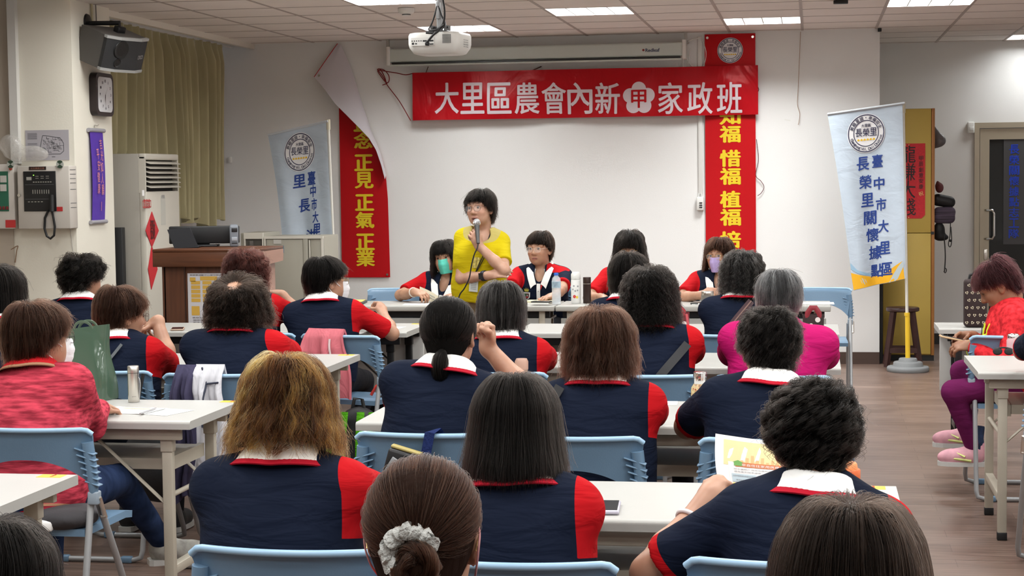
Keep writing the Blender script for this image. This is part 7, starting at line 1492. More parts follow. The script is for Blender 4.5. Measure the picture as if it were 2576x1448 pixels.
# ------------------------------------------------------------------ right side: person with the phone, and one cut by the edge
fa = PI / 2; yR = 9.05; c_ = onY(2508, 651, yR); hw_ = np.array([c_[0], yR, c_[2] - .128]); at = np.array([c_[0] + .14, yR]); hd = to_local(hw_, at, fa); lo = lambda px, py, y: tuple(to_local(onY(px, py, y), at, fa))
kn1, an1 = lo(2399, 985, 8.93), lo(2452, 1128, 8.98); kn2, an2 = lo(2420, 935, 9.25), lo(2436, 1082, 9.3)
def vest(c):
    o, tl, Ls = c['o'], c['tl'], c['Ls']
    for x0, nm, m_, w_ in ((-.055, 'reflective_strip', mat('hi_vis_yellow', (.62, .80, .02), .5), .050), (-.115, 'reflective_strip', mat('hi_vis_yellow', (.62, .80, .02), .5), .024)):
        b = MB()
        def st(u, v, x0=x0, w_=w_): z = Ls - .05 - .36 * v; return tl(x0 - .02 * v + (u - .5) * w_, front_y(c, x0 - .02 * v, z) + .006, z)
        b.shell(st, 4, 24, .003); b.build(nm, m_, o)
    b = MB(); b.shell(lambda u, v: tl(-.02 - .05 * v + (u - .5) * .018, front_y(c, -.02 - .05 * v, Ls - .06 - .30 * v) + .012, Ls - .06 - .30 * v), 4, 20, .003); b.build('black_strap', M_BLACK, o)
M_SNK = mat('pink_sneaker', (.70, .36, .42), .7, var=.15, vscale=20)
ALLP['phone'] = person('person in red jacket with yellow strips, purple leggings and pink sneakers, looking at a phone', at, fa, hd, hy=.0, hp=.62, sw=.15, top='redjacket', trousers=M_PURP, skin='tan', features=True, seed=26, h=.005, hem=-.03, group=None,
    knees={-1: kn1 + an1, 1: kn2 + an2}, shoe=M_SNK, extra=vest, hair=hair_fn(MAROON, 7000, .0008, kw=dict(T=.022, zend=[(0, -.085), (50, -.08), (72, -.05), (90, .004), (115, .03), (150, .045), (180, .045)]), gk=dict(L=.09, K=240, clump=.6, wave=(.004, .06), jit=.006)),
    arms={-1: dict(wrist=lo(2446, 868, 8.93), pole=(-.6, -.5, -.7), d=(.15, .95, -.05), n=(-.5, .0, .8), curl=(35, 35, 25), thumb='grip'), 1: dict(wrist=lo(2446, 846, 9.12), pole=(.6, -.5, -.7), d=(-.15, .95, .05), n=(.6, 0, .7), curl=(40, 40, 25), thumb='grip')})
for sk, an in (('shoe-1', an1), ('shoe1', an2)):
    o = ALLP['phone']['o']; b = MB(); a_ = np.array(an); b.tube([a_ + [0, -.005, .00], a_ + [0, .0, .05], a_ + [0, .0, .11]], [.044, .043, .049], 16); b.build('sock', mat('navy_sock', (.02, .04, .10), .85, var=.5, vscale=30), o)
    b = MB(); z0 = a_[2] - .085; b.tube([a_ + [-.046, .05, .0 - .035], a_ + [-.030, .085, -.018], a_ + [.030, .085, -.018], a_ + [.046, .05, -.035]], .010, 8, flat=(1, .5)); b.tube([a_ + [-.045, .02, -.055], a_ + [-.040, .10, -.045], a_ + [-.025, .13, -.05]], .007, 6); b.build('sneaker_trim', mat('lime_trim', (.66, .70, .25), .7), o)
ALLP['edge'] = sitter('person at the right edge, only the navy sleeve with red cuff and forearm showing', 2715, 660, 7.35, .02, 7.85, hair_fn(BLACKH, 2500, .001, kw=dict(T=.022), gk=dict(K=100, L=.08)), 'blue folding chair cut by the right edge, behind the table with beige legs', sw=.165, seed=27, h=.006, dx=.0, chair_dy=.0,
    arms={-1: dict(world=tuple(onY(2562, 893, 7.92)), pole=(-.9, -.2, -.5), d=(.3, .9, .2), n=(-.4, 0, .9), curl=(50, 60, 40), thumb='grip')})
# empty chairs and shared ones
chair(onY(968, 738, 12.1)[0], 12.35, 'empty blue folding chair behind the presenters table, left of the teal mask', PI)
chair(onY(2058, 735, 12.15)[0], 12.36, 'empty blue folding chair at the right end of the presenters table', PI)
pink_chair = chair(onY(872, 850, 8.75)[0], 8.98, 'blue folding chair with the pink jacket, under the person holding papers', -.28)
chair(onY(2566, 845, 8.84)[0], 9.06, 'blue folding chair at right whose back hides the hips of the person with the phone', 0)
chair(onY(622, 850, 8.8)[0], 9.06, 'blue folding chair under the person with the hand at the cheek', 0)
# ------------------------------------------------------------------ things on the tables, the chairs and the floor
TZ = .7408
def on(px, py, z=TZ): q = onZ(px, py, z); return (q[0], q[1], z)
def sheet(label, px, py, w, d, rz, m=M_PAPER, th=.0012, name='paper', z=TZ, cat='paper', curl=0.0):
    p = on(px, py, z); b = MB(); b.shell(lambda u, v: ((u - .5) * w, (v - .5) * d, th / 2 + curl * (2 * abs(u - .5)) ** 3), 13, 5, th); o = b.build(name, m, None, p, (0, 0, rz)); tag(o, label, cat); return o
# nearest row: phone, orange bottle
p = on(1522, 1281); t = thing('phone', 'dark-screened phone in a pale lilac case lying on the nearest table', 'phone', p, math.radians(4)); b = MB(); b.box((0, 0, .0055), (.078, .150, .011), bev=.005, seg=3); b.build('case', mat('lilac_case', (.46, .44, .52), .4), t); b = MB(); b.box((0, .003, .0112), (.068, .135, .001)); b.build('screen', mat('dark_screen', (.013, .014, .018), .2), t)
p = onZ(2134, 1285, TZ); t = thing('water_bottle', 'orange translucent water bottle with a darker orange lid on the nearest table', 'bottle', (p[0], p[1], TZ)); hgt = 1.6 - (1147 - 430) / 4450 * p[1] - TZ
M_OR = mat('orange_tint', (.80, .34, .10), .25, alpha=.88); M_ORL = mat('orange_lid', (.72, .16, .05), .35)
b = MB(); b.lathe([(.001, 0), (.029, 0), (.031, .004), (.031, hgt * .60), (.028, hgt * .66), (.001, hgt * .66)], n=36); b.build('body', M_OR, t); b = MB(); b.lathe([(.0295, hgt * .66), (.0305, hgt * .67), (.0305, hgt * .84), (.0285, hgt * .86), (.001, hgt * .86)], n=36); b.box((0, -.031, hgt * .74), (.022, .008, hgt * .12), bev=.002); b.build('lid', M_ORL, t)
b = MB(); b.lathe([(.024, hgt * .86), (.022, hgt * .97), (.018, hgt), (.001, hgt)], n=28); b.build('spout_cap', mat('orange_cap', (.78, .28, .10), .4), t)
b = MB(); f = lambda x, y: (.0316 * math.sin(x / .0316), -.0316 * math.cos(x / .0316), y)
for i in range(9): a = i * .7; put_text(b, '*' if i % 2 else 'o', .010 * math.cos(a) + .002, hgt * .35 + .012 * math.sin(a), .006, .006, f)
b.build('bottle_print', mat('brown_line', (.30, .12, .04), .5), t)
# the leaflet in the reader's hands
y0 = 4.30; P0 = [onY(1800, 1090, y0), onY(1955, 1108, y0 + .02), onY(1955, 1245, y0 - .06), onY(1812, 1238, y0 - .07)]
ext = 1.55
def lf(x, y, k=0.0):
    a = P0[0] + (P0[1] - P0[0]) * x * ext; c_ = P0[3] + (P0[2] - P0[3]) * x * ext; p = a + (c_ - a) * (1 - y); p = p + np.array([0, -.030 * math.sin(PI * min(1, x * 1.0)) * .6 - k, 0]); p[0] -= .006 * math.sin(PI * y); return p
b = MB(); b.shell(lambda u, v: lf(u, v), 20, 14, .0008); o = b.build('leaflet', M_PAPER); tag(o, 'printed leaflet with a pale yellow picture and table, held up by the reader', 'leaflet')
U = lambda k: (lambda x, y: lf(x, y, k))
def lrect(name, m, rs, k):
    b = MB()
    for r_ in rs: rect(b, *r_, U(k), n=6)
    b.build(name, m, o)
lrect('picture', mat('pale_yellow_print', (.80, .68, .36), .6), [(.09, .50, .98, .93)], .0010); lrect('panel', M_PAPER, [(.14, .03, .95, .56)], .0016)
lrect('skyline', mat('peach_print', (.80, .48, .22), .6), [(.28 + .055 * i, .56, .31 + .055 * i, .60 + .05 * ((i * 7) % 5) / 2) for i in range(11)], .0018); lrect('title_bar', mat('orange_print', (.62, .20, .07), .6), [(.22, .485, .90, .565)], .0022)
lrect('blue_cells', mat('pale_blue_print', (.48, .60, .66), .6), [(.17, .22, .44, .36), (.46, .31, .66, .36), (.46, .22, .66, .26)], .0022); lrect('yellow_cells', mat('bright_yellow_print', (.82, .70, .10), .6), [(.17, .02, .44, .20), (.46, .14, .66, .19)], .0022)
b = MB(); put_text(b, '非自住住家用房屋之認定', .57, .525, .56, .045, U(.0028)); b.build('title_lettering', M_PAPER, o)
b = MB(); put_text(b, '採全國歸戶,按持有應稅房屋戶數', .46, .445, .52, .028, U(.0028)); put_text(b, '適用差別稅率課徵', .35, .40, .30, .028, U(.0028)); put_text(b, '出租申報租賃所得達租金標準', .305, .325, .24, .025, U(.0028)); put_text(b, '繼承取得共有房屋', .305, .255, .18, .025, U(.0028)); put_text(b, '起造人持有房屋', .305, .11, .18, .025, U(.0028))
for i, s_ in enumerate(('4戶以內  1.5%', '5-6戶  2.0%', '7戶以上  2.4%', '2年以內  2.0%', '超過2年  2.4%')): put_text(b, s_, .56, .335 - .047 * i, .17, .022, U(.0028))
b.build('leaflet_print', M_GREYINK, o)
b = MB(); b.add([U(.0028)(.19, .56), U(.0028)(.25, .60), U(.0028)(.31, .56)], [(0, 1, 2)], smooth=False); rect(b, .205, .50, .295, .56, U(.0026)); b.build('house_mark', mat('green_print', (.16, .40, .10), .6), o)
# second row: owl-patterned bottle, clear drink bottle, paper
def ridged_lid(t, r, z0, z1, m=M_CHROME):
    b = MB(); n = 48; pr = [(r * .96, z0), (r, z0 + .003), (r, z1 - .004), (r * .93, z1), (.001, z1)]; vs = []; 
    b.lathe(pr, n=n); 
    def rg(p):
        a = math.atan2(p[1], p[0]); q = math.hypot(p[0], p[1]); g_ = 1 - .06 * (abs(math.sin(a * 8)) ** .5 < .45) * (q > r * .5); return (p[0] * g_, p[1] * g_, p[2])
    b.xform(rg); b.build('lid', m, t)
def owl_mat():
    m, nt, b, L = node_mat('patterned_cream'); tc = nt.nodes.new('ShaderNodeTexCoord'); v = nt.nodes.new('ShaderNodeTexVoronoi'); v.inputs['Scale'].default_value = 62; L(tc.outputs['Object'], v.inputs['Vector'])
    r = nt.nodes.new('ShaderNodeValToRGB'); e = r.color_ramp.elements; e[0].position = 0; e[0].color = (.10, .035, .02, 1); e[1].position = .85; e[1].color = (.62, .48, .24, 1)
    for p_, c_ in ((.18, (.55, .42, .2, 1)), (.30, (.30, .03, .02, 1)), (.38, (.62, .48, .24, 1)), (.55, (.16, .12, .05, 1)), (.60, (.62, .50, .27, 1))): q = e.new(p_); q.color = c_
    L(v.outputs['Distance'], r.inputs['Fac']); r.color_ramp.interpolation = 'CONSTANT'; mr = nt.nodes.new('ShaderNodeMath'); mr.operation = 'MULTIPLY'; mr.inputs[1].default_value = 1.0; L(r.outputs[0], b.inputs['Base Color']); b.inputs['Roughness'].default_value = .35; return m
p = on(1761, 1026); s_ = p[1] / 4450; t = thing('vacuum_flask', 'cream flask with a brown and red owl pattern and ridged chrome lid', 'bottle', p); h_ = 92 * s_
b = MB(); b.lathe([(.001, 0), (.030, 0), (.033, .004), (.0335, h_ * .50), (.031, h_ * .58), (.024, h_ * .66), (.022, h_ * .68), (.001, h_ * .68)], n=40); b.build('body', owl_mat(), t); ridged_lid(t, .0245, h_ * .68, h_)
p = on(1313, 1003); t = thing('drink_bottle', 'clear drink bottle with a brownish cap behind the long dark hair', 'bottle', p); h_ = 104 * p[1] / 4450
b = MB(); b.lathe([(.001, 0), (.027, 0), (.029, .006), (.029, h_ * .55), (.024, h_ * .70), (.026, h_ * .74), (.001, h_ * .74)], n=32); b.build('body', mat('clear_brown_plastic', (.60, .42, .33), .15, alpha=.6), t); b = MB(); b.lathe([(.026, h_ * .74), (.0265, h_ * .93), (.021, h_), (.001, h_)], n=32); b.build('cap', mat('rosy_cap', (.56, .34, .26), .3, alpha=.8), t)
sheet('small white paper on the second-row table beside the red sleeve', 1676, 1014, .085, .11, .05)
# left second-row table: steel thermos, green bag, papers, pen
p = on(337, 1010); h_ = 96 * p[1] / 4450; t = thing('thermos', 'slim brushed steel thermos standing on the left table', 'bottle', p); b = MB(); b.lathe([(.001, 0), (.0215, 0), (.0225, .003), (.0225, h_ * .80), (.001, h_ * .80)], n=36); b.build('body', M_STEEL, t); b = MB(); b.lathe([(.0225, h_ * .812), (.0225, h_ * .985), (.021, h_), (.001, h_)], n=36); b.build('lid', M_STEEL, t); b = MB(); b.lathe([(.0215, h_ * .80), (.0215, h_ * .812)], n=36); b.build('seam', M_BLACK, t); b = MB(); b.tube([(.014, -.002, h_ * .77), (.026, .0, h_ * .62), (.027, 0, h_ * .4), (.023, 0, h_ * .1)], .0012, 6); b.build('wrist_strap', mat('white_string', (.7, .7, .7), .6), t); b = MB(); f = lambda x, y: (.0229 * math.sin(x / .0229), -.0229 * math.cos(x / .0229), y); put_text(b, 'genuine', .010, h_ * .16, .016, .004, f); b.build('etched_lettering', mat('etch_grey', (.2, .2, .2), .5), t)
p = on(205, 1006); s_ = p[1] / 4450; t = thing('tote_bag', 'shiny translucent dark green plastic tote bag on the left table', 'bag', (p[0], p[1] + .06, TZ), math.radians(-14)); M_GB = mat('green_film', (.075, .125, .085), .12, alpha=.90, bump=.7, bscale=9, stretch=(1, 1, .5), spec=.8); hb = .285
def bag(u, v):
    a = 2 * PI * u; e = .45; x = math.copysign(abs(math.cos(a)) ** e, math.cos(a)); y = math.copysign(abs(math.sin(a)) ** e, math.sin(a)); sq = 1 - .72 * v ** 1.5; w_ = .118 - .012 * v
    return (x * w_ + .006 * math.sin(7 * v + a), y * (.055 * sq + .004) + .006 * math.sin(a * 3 + v * 5), v * hb * (1 + .05 * x))
b = MB(); b.grid(bag, 60, 24, closeu=True); b.add([bag(i / 60, 0) for i in range(60)], [tuple(range(60))]); b.build('bag_body', M_GB, t)
for s_ in (-1, 1): b = MB(); b.tube([(-.05, s_ * .012, hb * .80), (-.045, s_ * .016, hb * .98), (-.02, s_ * .018, hb * 1.07), (.02, s_ * .018, hb * 1.07), (.045, s_ * .016, hb * .98), (.05, s_ * .012, hb * .80)], .006, 8, flat=(1, .3)); b.build('handle', mat('green_film_handle', (.11, .16, .11), .2, alpha=.85), t)
o = sheet('white leaflet with yellow heading lying left on the left table', 330, 1033, .21, .16, -.18, curl=.003)
b = MB(); rect(b, -.085, .045, .07, .065, lambda x, y: (x, y, .0022)); b.build('yellow_heading', mat('pale_yellow_heading', (.84, .74, .38), .6), o); b = MB()
for i in range(6): rect(b, -.08, .03 - .016 * i, .06, .027 - .016 * i, lambda x, y: (x, y, .0022))
b.build('printed_lines', M_GREYINK, o)
sheet('white sheet sticking out right under the leaflet on the left table', 400, 1035, .20, .17, -.30, th=.0006)
q0 = np.array(on(352, 1040, TZ + .007)); q1 = np.array(on(392, 1026, TZ + .007)); b = MB(); b.tube([q0, q1], .0035, 8); tag(b.build('pen', mat('silver_pen', (.5, .5, .52), .3, .6)), 'silver pen lying across the papers on the left table', 'pen')
# fourth row and the presenters' table
p = on(447, 829); t = thing('phone', 'brown-cased phone on the table below the lectern notice', 'phone', p, .3); b = MB(); b.box((0, 0, .005), (.075, .15, .010), bev=.004); b.build('case', mat('tan_case', (.42, .30, .22), .5), t); b = MB(); b.box((-.0, .0, .0102), (.066, .135, .001)); b.build('screen', mat('wine_screen', (.05, .02, .02), .2), t)
sheet('pale pink paper on the table behind the propped hand', 377, 828, .13, .20, .1, mat('pale_pink_paper', (.80, .72, .72), .7))
o = sheet('white paper lying on the table right of the red sleeve', 962, 824, .24, .15, -.12)
y0 = 9.50; b = MB(); q = [onY(862, 776, y0), onY(926, 785, y0 + .1)]
def held(u, v): x = (u - .5); return np.array([q[0][0] + .16 * u + .01 * v, y0 + .22 * v - .05 * u, q[0][2] - .015 - .055 * u - .02 * math.sin(PI * u) + .02 * v - .03 * v * v])
b.shell(held, 14, 10, .002); o = b.build('held_papers', M_PAPER); tag(o, 'curled white papers held by the person with the white mask', 'paper'); b = MB(); b.shell(lambda u, v: held(u * .9 + .1, v) + np.array([.006 - .02 * v * 0, -.006, -.035 - .035 * math.sin(PI * u)]), 12, 8, .002); b.build('lower_sheet', M_PAPER, o)
p = on(883, 763); t = thing('document_folder', 'yellow envelope lying on a dark folder on the left presenters table', 'folder', p, .12); b = MB(); b.box((0, 0, .008), (.20, .22, .016), bev=.003); b.build('folder', mat('dark_folder', (.05, .05, .05), .5), t); b = MB(); b.box((-.005, -.01, .019), (.19, .20, .005), bev=.002); b.build('envelope', mat('yellow_envelope', (.62, .46, .14), .6), t)
p = on(868, 757); o = sheet('grey-green notebook on top of the yellow envelope', 866, 757, .14, .16, .1, mat('sage_notebook', (.36, .38, .28), .6), .010, 'notebook', TZ + .0225, 'notebook')
c_ = onY(1078, 748, 11.95); b = MB()
def hp(u, v): return (c_[0] - .065 + .13 * u, 11.95 + .03 * math.sin(u * 3) + .02 * v, c_[2] + .030 - .055 * u + (v - .5) * .05 * (1 + .3 * u) + .02 * (1 - u) * v)
b.shell(hp, 12, 8, .0015); o = b.build('held_leaflet', mat('buff_leaflet', (.60, .55, .42), .6)); tag(o, 'buff leaflet held by the presenter with the teal mask', 'leaflet'); b = MB()
for v in (.35, .6): b.add([np.array(hp(u, v + d_)) + np.array([0, -.002, 0]) for u in (.2, .5, .8) for d_ in (0, .08)], [(0, 2, 3, 1), (2, 4, 5, 3)], smooth=False)
b.build('leaflet_bars', mat('grey_bar_print', (.28, .29, .27), .6), o)
sheet('white paper lying before the presenter with the teal mask', 1052, 765, .20, .14, .1)
t = thing('notebook', 'cream notebook with a white pad under it near the upright presenter', 'notebook', on(1352, 762), -.06); b = MB(); b.box((0, 0, .004), (.19, .16, .008)); b.build('pad', M_PAPER, t); b = MB(); b.box((.015, .0, .013), (.18, .15, .010), bev=.002); b.build('cover', mat('cream_cover', (.58, .54, .36), .6), t)
t = thing('phone', 'dark phone lying on the cream notebook', 'phone', tuple(np.array(on(1362, 760, TZ + .0185))), -.1); b = MB(); b.box((0, 0, .0045), (.13, .075, .009), bev=.003); b.build('case', M_BLACK, t); b = MB(); b.box((0, 0, .0092), (.12, .066, .0008)); b.build('screen', mat('olive_screen', (.08, .08, .06), .2), t)
p = on(1400, 765); s_ = p[1] / 4450; h_ = 80 * s_; t = thing('pet_water_bottle', 'clear plastic water bottle with a blue cap on the presenters table', 'bottle', p); M_PET = mat('clear_pet', (.86, .90, .94), .06, alpha=.38, spec=.8)
pr = [(.001, 0), (.028, 0), (.0305, .006)]
for i in range(8): z = h_ * (.06 + .055 * i); pr += [(.031, z), (.0295, z + h_ * .020), (.031, z + h_ * .042)]
pr += [(.031, h_ * .54), (.031, h_ * .74), (.026, h_ * .84), (.014, h_ * .90), (.0135, h_ * .945)]
b = MB(); b.lathe(pr, n=36); b.build('body', M_PET, t); b = MB(); b.lathe([(.0315, h_ * .53), (.0315, h_ * .73)], n=36); b.build('label', mat('blue_white_label', (.42, .58, .78), .4, alpha=.75, var=.5, vscale=20), t); b = MB(); b.lathe([(.0150, h_ * .925), (.0150, h_ * .985), (.0135, h_), (.001, h_)], n=24); b.build('cap', mat('blue_cap', (.03, .14, .62), .4), t); b = MB(); b.lathe([(.001, .004), (.027, .004), (.029, .01), (.0285, h_ * .70), (.001, h_ * .70)], n=28); b.build('water', mat('water', (.80, .88, .94), .03, alpha=.25), t)
p = on(1449, 762); h_ = 79 * p[1] / 4450; t = thing('white_flask', 'white flask with small red and yellow flowers on the presenters table', 'bottle', p); M_WF = mat('white_enamel_flask', (.76, .76, .74), .3)
b = MB(); b.lathe([(.001, 0), (.031, 0), (.033, .004), (.033, h_ * .74), (.031, h_ * .76), (.001, h_ * .76)], n=36); b.build('body', M_WF, t); b = MB(); b.lathe([(.031, h_ * .765), (.0325, h_ * .78), (.0325, h_ * .93), (.024, h_), (.001, h_)], n=36); b.box((0, -.032, h_ * .85), (.018, .008, .03), bev=.003); b.build('lid', M_WF, t)
f = lambda x, y: (.0334 * math.sin(x / .0334), -.0334 * math.cos(x / .0334), y)
def flower(x, y, r, m):
    b = MB()
    for i in range(5): a = i * 2 * PI / 5; disc(b, x + r * .6 * math.cos(a), y + r * .6 * math.sin(a), r * .5, lambda p_, q_: f(p_, q_), 8)
    b.build('flower_print', m, t)
flower(-.006, h_ * .22, .011, mat('flower_red', (.55, .03, .03), .5)); flower(.012, h_ * .20, .009, mat('flower_yellow', (.75, .55, .05), .5))
for x, y in ((-.018, .45), (.0, .40), (.016, .42), (-.01, .56), (.018, .55)): flower(x, h_ * y, .006, mat('flower_grey', (.3, .3, .32), .5))
p = on(1477, 762); h_ = 66 * p[1] / 4450; t = thing('dark_tumbler', 'slim dark brown tumbler next to the white flask', 'bottle', p); M_DB = mat('dark_brown_metal', (.035, .018, .015), .3, .3); b = MB(); b.lathe([(.001, 0), (.026, 0), (.027, .003), (.027, h_ * .74), (.001, h_ * .74)], n=32); b.build('body', M_DB, t); b = MB(); b.lathe([(.027, h_ * .76), (.027, h_ * .985), (.026, h_), (.001, h_)], n=32); b.build('lid', M_DB, t); b = MB(); b.lathe([(.0273, h_ * .74), (.0273, h_ * .76)], n=32); b.build('ring', M_STEEL, t)
p = on(1780, 768); h_ = 36 * p[1] / 4450; t = thing('steel_cup', 'squat grey cup with a ridged steel lid before the lilac-masked presenter', 'cup', p); b = MB(); b.lathe([(.001, 0), (.040, 0), (.042, .003), (.042, h_ * .72), (.001, h_ * .72)], n=36); b.build('body', mat('grey_metal_cup', (.26, .25, .23), .4, .4), t); ridged_lid(t, .041, h_ * .72, h_, M_STEEL)
b = MB(); q = np.array(on(1737, 763, TZ + .005)); b.tube([q, q + [.05, -.01, 0]], .005, 8); tag(b.build('marker', M_BLACK), 'short black marker on the presenters table beside the steel cup', 'pen')
sheet('small white note by the black marker', 1752, 765, .06, .05, .1); sheet('white papers at the empty right end of the presenters table', 2048, 763, .26, .18, .02, th=.003)
# bags on the third-row table
def tote(label, px, py, y, w, hgt, d, m, straps, prints=None, rz=0.0):
    q = onY(px, py, y); t = thing('tote_bag', label, 'bag', (q[0], y, TZ), rz)
    def bg(u, v): a = 2 * PI * u; e = .5; x = math.copysign(abs(math.cos(a)) ** e, math.cos(a)); yy = math.copysign(abs(math.sin(a)) ** e, math.sin(a)); return (x * w / 2 * (1 + .04 * math.sin(v * 6)), yy * d / 2 * (1 - .5 * v), v * hgt)
    b = MB(); b.grid(bg, 40, 14, closeu=True); b.add([bg(i / 40, 0) for i in range(40)], [tuple(range(40))]); b.add([bg(i / 40, .97) for i in range(40)], [tuple(range(39, -1, -1))]); b.build('bag_body', m, t)
    for s_ in (-1, 1): b = MB(); b.tube([(-w * .28, s_ * d * .2, hgt * .8), (-w * .26, s_ * d * .24, hgt * 1.02), (-w * .1, s_ * d * .2, hgt * 1.13), (w * .1, s_ * d * .2, hgt * 1.13), (w * .26, s_ * d * .24, hgt * 1.02), (w * .28, s_ * d * .2, hgt * .8)], .012, 8, flat=(1, .3)); b.build('handle', straps, t)
    if prints:
        n = 0
        for (x, z, r_, m_) in prints: b = MB(); disc(b, x, z, r_, lambda p_, q_: (p_, -d / 2 * (1 - .5 * q_ / hgt) - .003, q_), 14); b.build('print_spot', m_, t)
    return t
M_MB = mat('maroon_cloth', (.13, .012, .018), .7, bump=.2, bscale=40); M_WS = mat('white_spot', (.68, .62, .60), .6); M_RS = mat('red_spot', (.42, .02, .03), .6); M_BR = mat('dark_brown_cloth', (.028, .014, .014), .7, bump=.2, bscale=40)
tote('maroon bag with a white apple print, right of the permed head', 1700, 800, 8.28, .13, .22, .09, M_MB, mat('red_strap', (.30, .02, .03), .6), [(.042, .165, .015, M_WS), (.040, .08, .010, mat('tan_spot', (.4, .2, .12), .6))])
tote('black bag with white and red figure prints, right of the magenta jacket', 2046, 800, 8.25, .10, .215, .09, M_BR, mat('dark_red_strap', (.22, .015, .025), .6), [(.02, .19, .012, M_WS), (-.01, .165, .009, M_WS), (.028, .145, .013, M_RS), (.004, .12, .012, M_WS), (.030, .10, .012, M_WS), (-.016, .085, .010, M_RS), (.016, .06, .013, M_WS), (.034, .05, .009, M_RS), (.0, .03, .011, M_WS)])
b = MB(); b.tube([onY(1727, 790, 8.22), onY(1733, 830, 8.15), onY(1738, 870, 8.05), onY(1735, 897, 7.98)], .006, 8, flat=(1, .4)); tag(b.build('bag_strap', mat('red_strap', (.30, .02, .03), .6)), 'thin red strap hanging from the maroon bag', 'strap')
# heart-print bag and phone at right
p = on(2453, 822); h_ = 118 * p[1] / 4450; t = thing('bottle_bag', 'tall black bag printed with cream hearts and a black bow on the right table', 'bag', p); w_ = .125
b = MB(); b.box((0, 0, h_ / 2), (w_, .09, h_), bev=.022, seg=4); b.build('bag_body', M_BR, t)
hp_ = [(0, -.9), (.9, .1), (.75, .8), (.3, .85), (0, .45), (-.3, .85), (-.75, .8), (-.9, .1)]
b = MB(); r = random.Random(5)
for i in range(4):
    for j in range(6):
        x, z, a, s_ = (i - 1.5) * .030 + (.008 if j % 2 else -.004), h_ * (.10 + .155 * j), r.uniform(-.6, .6), .0095
        o_ = [(x + s_ * (px * math.cos(a) - py * math.sin(a)), -.0458, z + s_ * (px * math.sin(a) + py * math.cos(a))) for px, py in hp_]; i_ = [(x + s_ * .55 * (px * math.cos(a) - py * math.sin(a)), -.0458, z + s_ * .55 * (px * math.sin(a) + py * math.cos(a))) for px, py in hp_]
        b.add(o_ + i_, [(k, (k + 1) % 8, 8 + (k + 1) % 8, 8 + k) for k in range(8)], smooth=False)
b.build('heart_print', mat('cream_print', (.62, .55, .40), .6), t)
b = MB(); b.tube([(-.035, 0, h_ - .01), (-.03, 0, h_ + .02), (0, 0, h_ + .032), (.03, 0, h_ + .02), (.035, 0, h_ - .01)], .008, 8, flat=(1, .5)); b.build('handle', M_BLACK, t)
b = MB(); b.sphere((.072, -.01, h_ * .70), (.028, .02, .022), 12, 8); b.tube([(.07, -.01, h_ * .68), (.085, -.012, h_ * .5), (.098, -.012, h_ * .36)], [.010, .014, .018], 8, flat=(1, .4)); b.build('bow', M_BLACK, t)
q = onY(2402, 852, 9.03); t = thing('phone', 'phone in a tan case held low by the person in the red jacket', 'phone', tuple(q), math.radians(4)); b = MB(); b.box((0, 0, 0), (.150, .078, .010), rot=(0, math.radians(12), 0), bev=.004); b.build('case', mat('tan_case_light', (.56, .38, .22), .5), t); b = MB(); b.box((.001, 0, .0055), (.135, .068, .001), rot=(0, math.radians(12), 0)); b.build('screen', mat('dark_screen', (.013, .014, .018), .2), t)
p = on(2527, 893); b = MB(); b.tube([(-.03, 0, .02), (-.028, 0, .032), (0, 0, .036), (.03, 0, .03)], .004, 6)
for x in (-.032, .02): b.sphere((x, 0, .018), (.022, .006, .018), 14, 10)
o = b.build('sunglasses', M_BLACK, None, p); tag(o, 'dark sunglasses beside the forearm at the right edge', 'sunglasses')
p = on(2549, 884); t = thing('glass_jar', 'small clear jar with a metal lid by the right edge', 'jar', p); b = MB(); b.lathe([(.001, 0), (.03, 0), (.032, .005), (.032, .055), (.026, .066)], n=28); b.build('body', M_PET, t); b = MB(); b.lathe([(.027, .066), (.028, .08), (.02, .088), (.001, .088)], n=28); b.build('lid', M_CHROME, t)
# ------------------------------------------------------------------ things on chairs and on the floor
def drape(name, label, cat, m, X, Yb, ztop, x0, x1, drop, seed, rz=0.0, flare=.03, thick=.012, front=.10, parent=None):
    """Cloth hung over a chair back: front tail, top fold, back tail."""
    r = np.random.default_rng(seed); ph = r.uniform(0, 6, 6)
    def fn(u, v):
        L_ = front + drop; s = v * L_; x = x0 + (x1 - x0) * u
        if s < front: y, z = .020, ztop - (front - s)
        else: y, z = -.026 - .025 * min(1, (s - front) / .1), ztop - (s - front)
        k = smooth01(np.array(abs(s - front) / .03)).item(); y *= k; z += .012 * (1 - k) + .0
        d = max(s - front, 0); y += -.018 * math.sin(u * 11 + ph[0] + d * 3) * min(1, d / .12) - .010 * math.sin(u * 23 + ph[1]) * min(1, d / .1); x += flare * (u - .5) * d / .3 + .012 * math.sin(d * 14 + ph[2]) * min(1, d / .1)
        z += .03 * math.sin(u * 5 + ph[3]) * d / max(drop, .1)
        return (x, y, z)
    b = MB(); b.shell(fn, 40, 46, thick); o = b.build(name, m, parent, (X, Yb, 0) if parent is None else None, (0, 0, rz) if parent is None else None)
    if label: tag(o, label, cat)
    return o, fn
M_PJ = cloth_mat('pink_jacket_cloth', (.56, .15, .18), bump=.6, scale=9, stretch=(1.4, 1, .5)); M_WJ = cloth_mat('white_jacket_cloth', (.60, .60, .64), bump=.6, scale=9, stretch=(1.4, 1, .5)); M_PJ2 = cloth_mat('grey_purple_cloth', (.055, .05, .095), bump=.5, scale=9, stretch=(1.4, 1, .5))
q = onY(812, 850, 8.74); o, fn = drape('pink_jacket', 'salmon pink jacket hung over the chair of the person holding papers', 'jacket', M_PJ, pink_chair.location[0] - .0575, 8.98 - .203, .824, -.165, .045, .37, 3, -.28, flare=.10)
b = MB(); b.tube([np.array(fn(.72, v)) + np.array([0, -.012, 0]) for v in np.linspace(.30, .8, 10)], .006, 6); b.build('zip_strip', mat('pale_zip', (.62, .5, .5), .5), o)
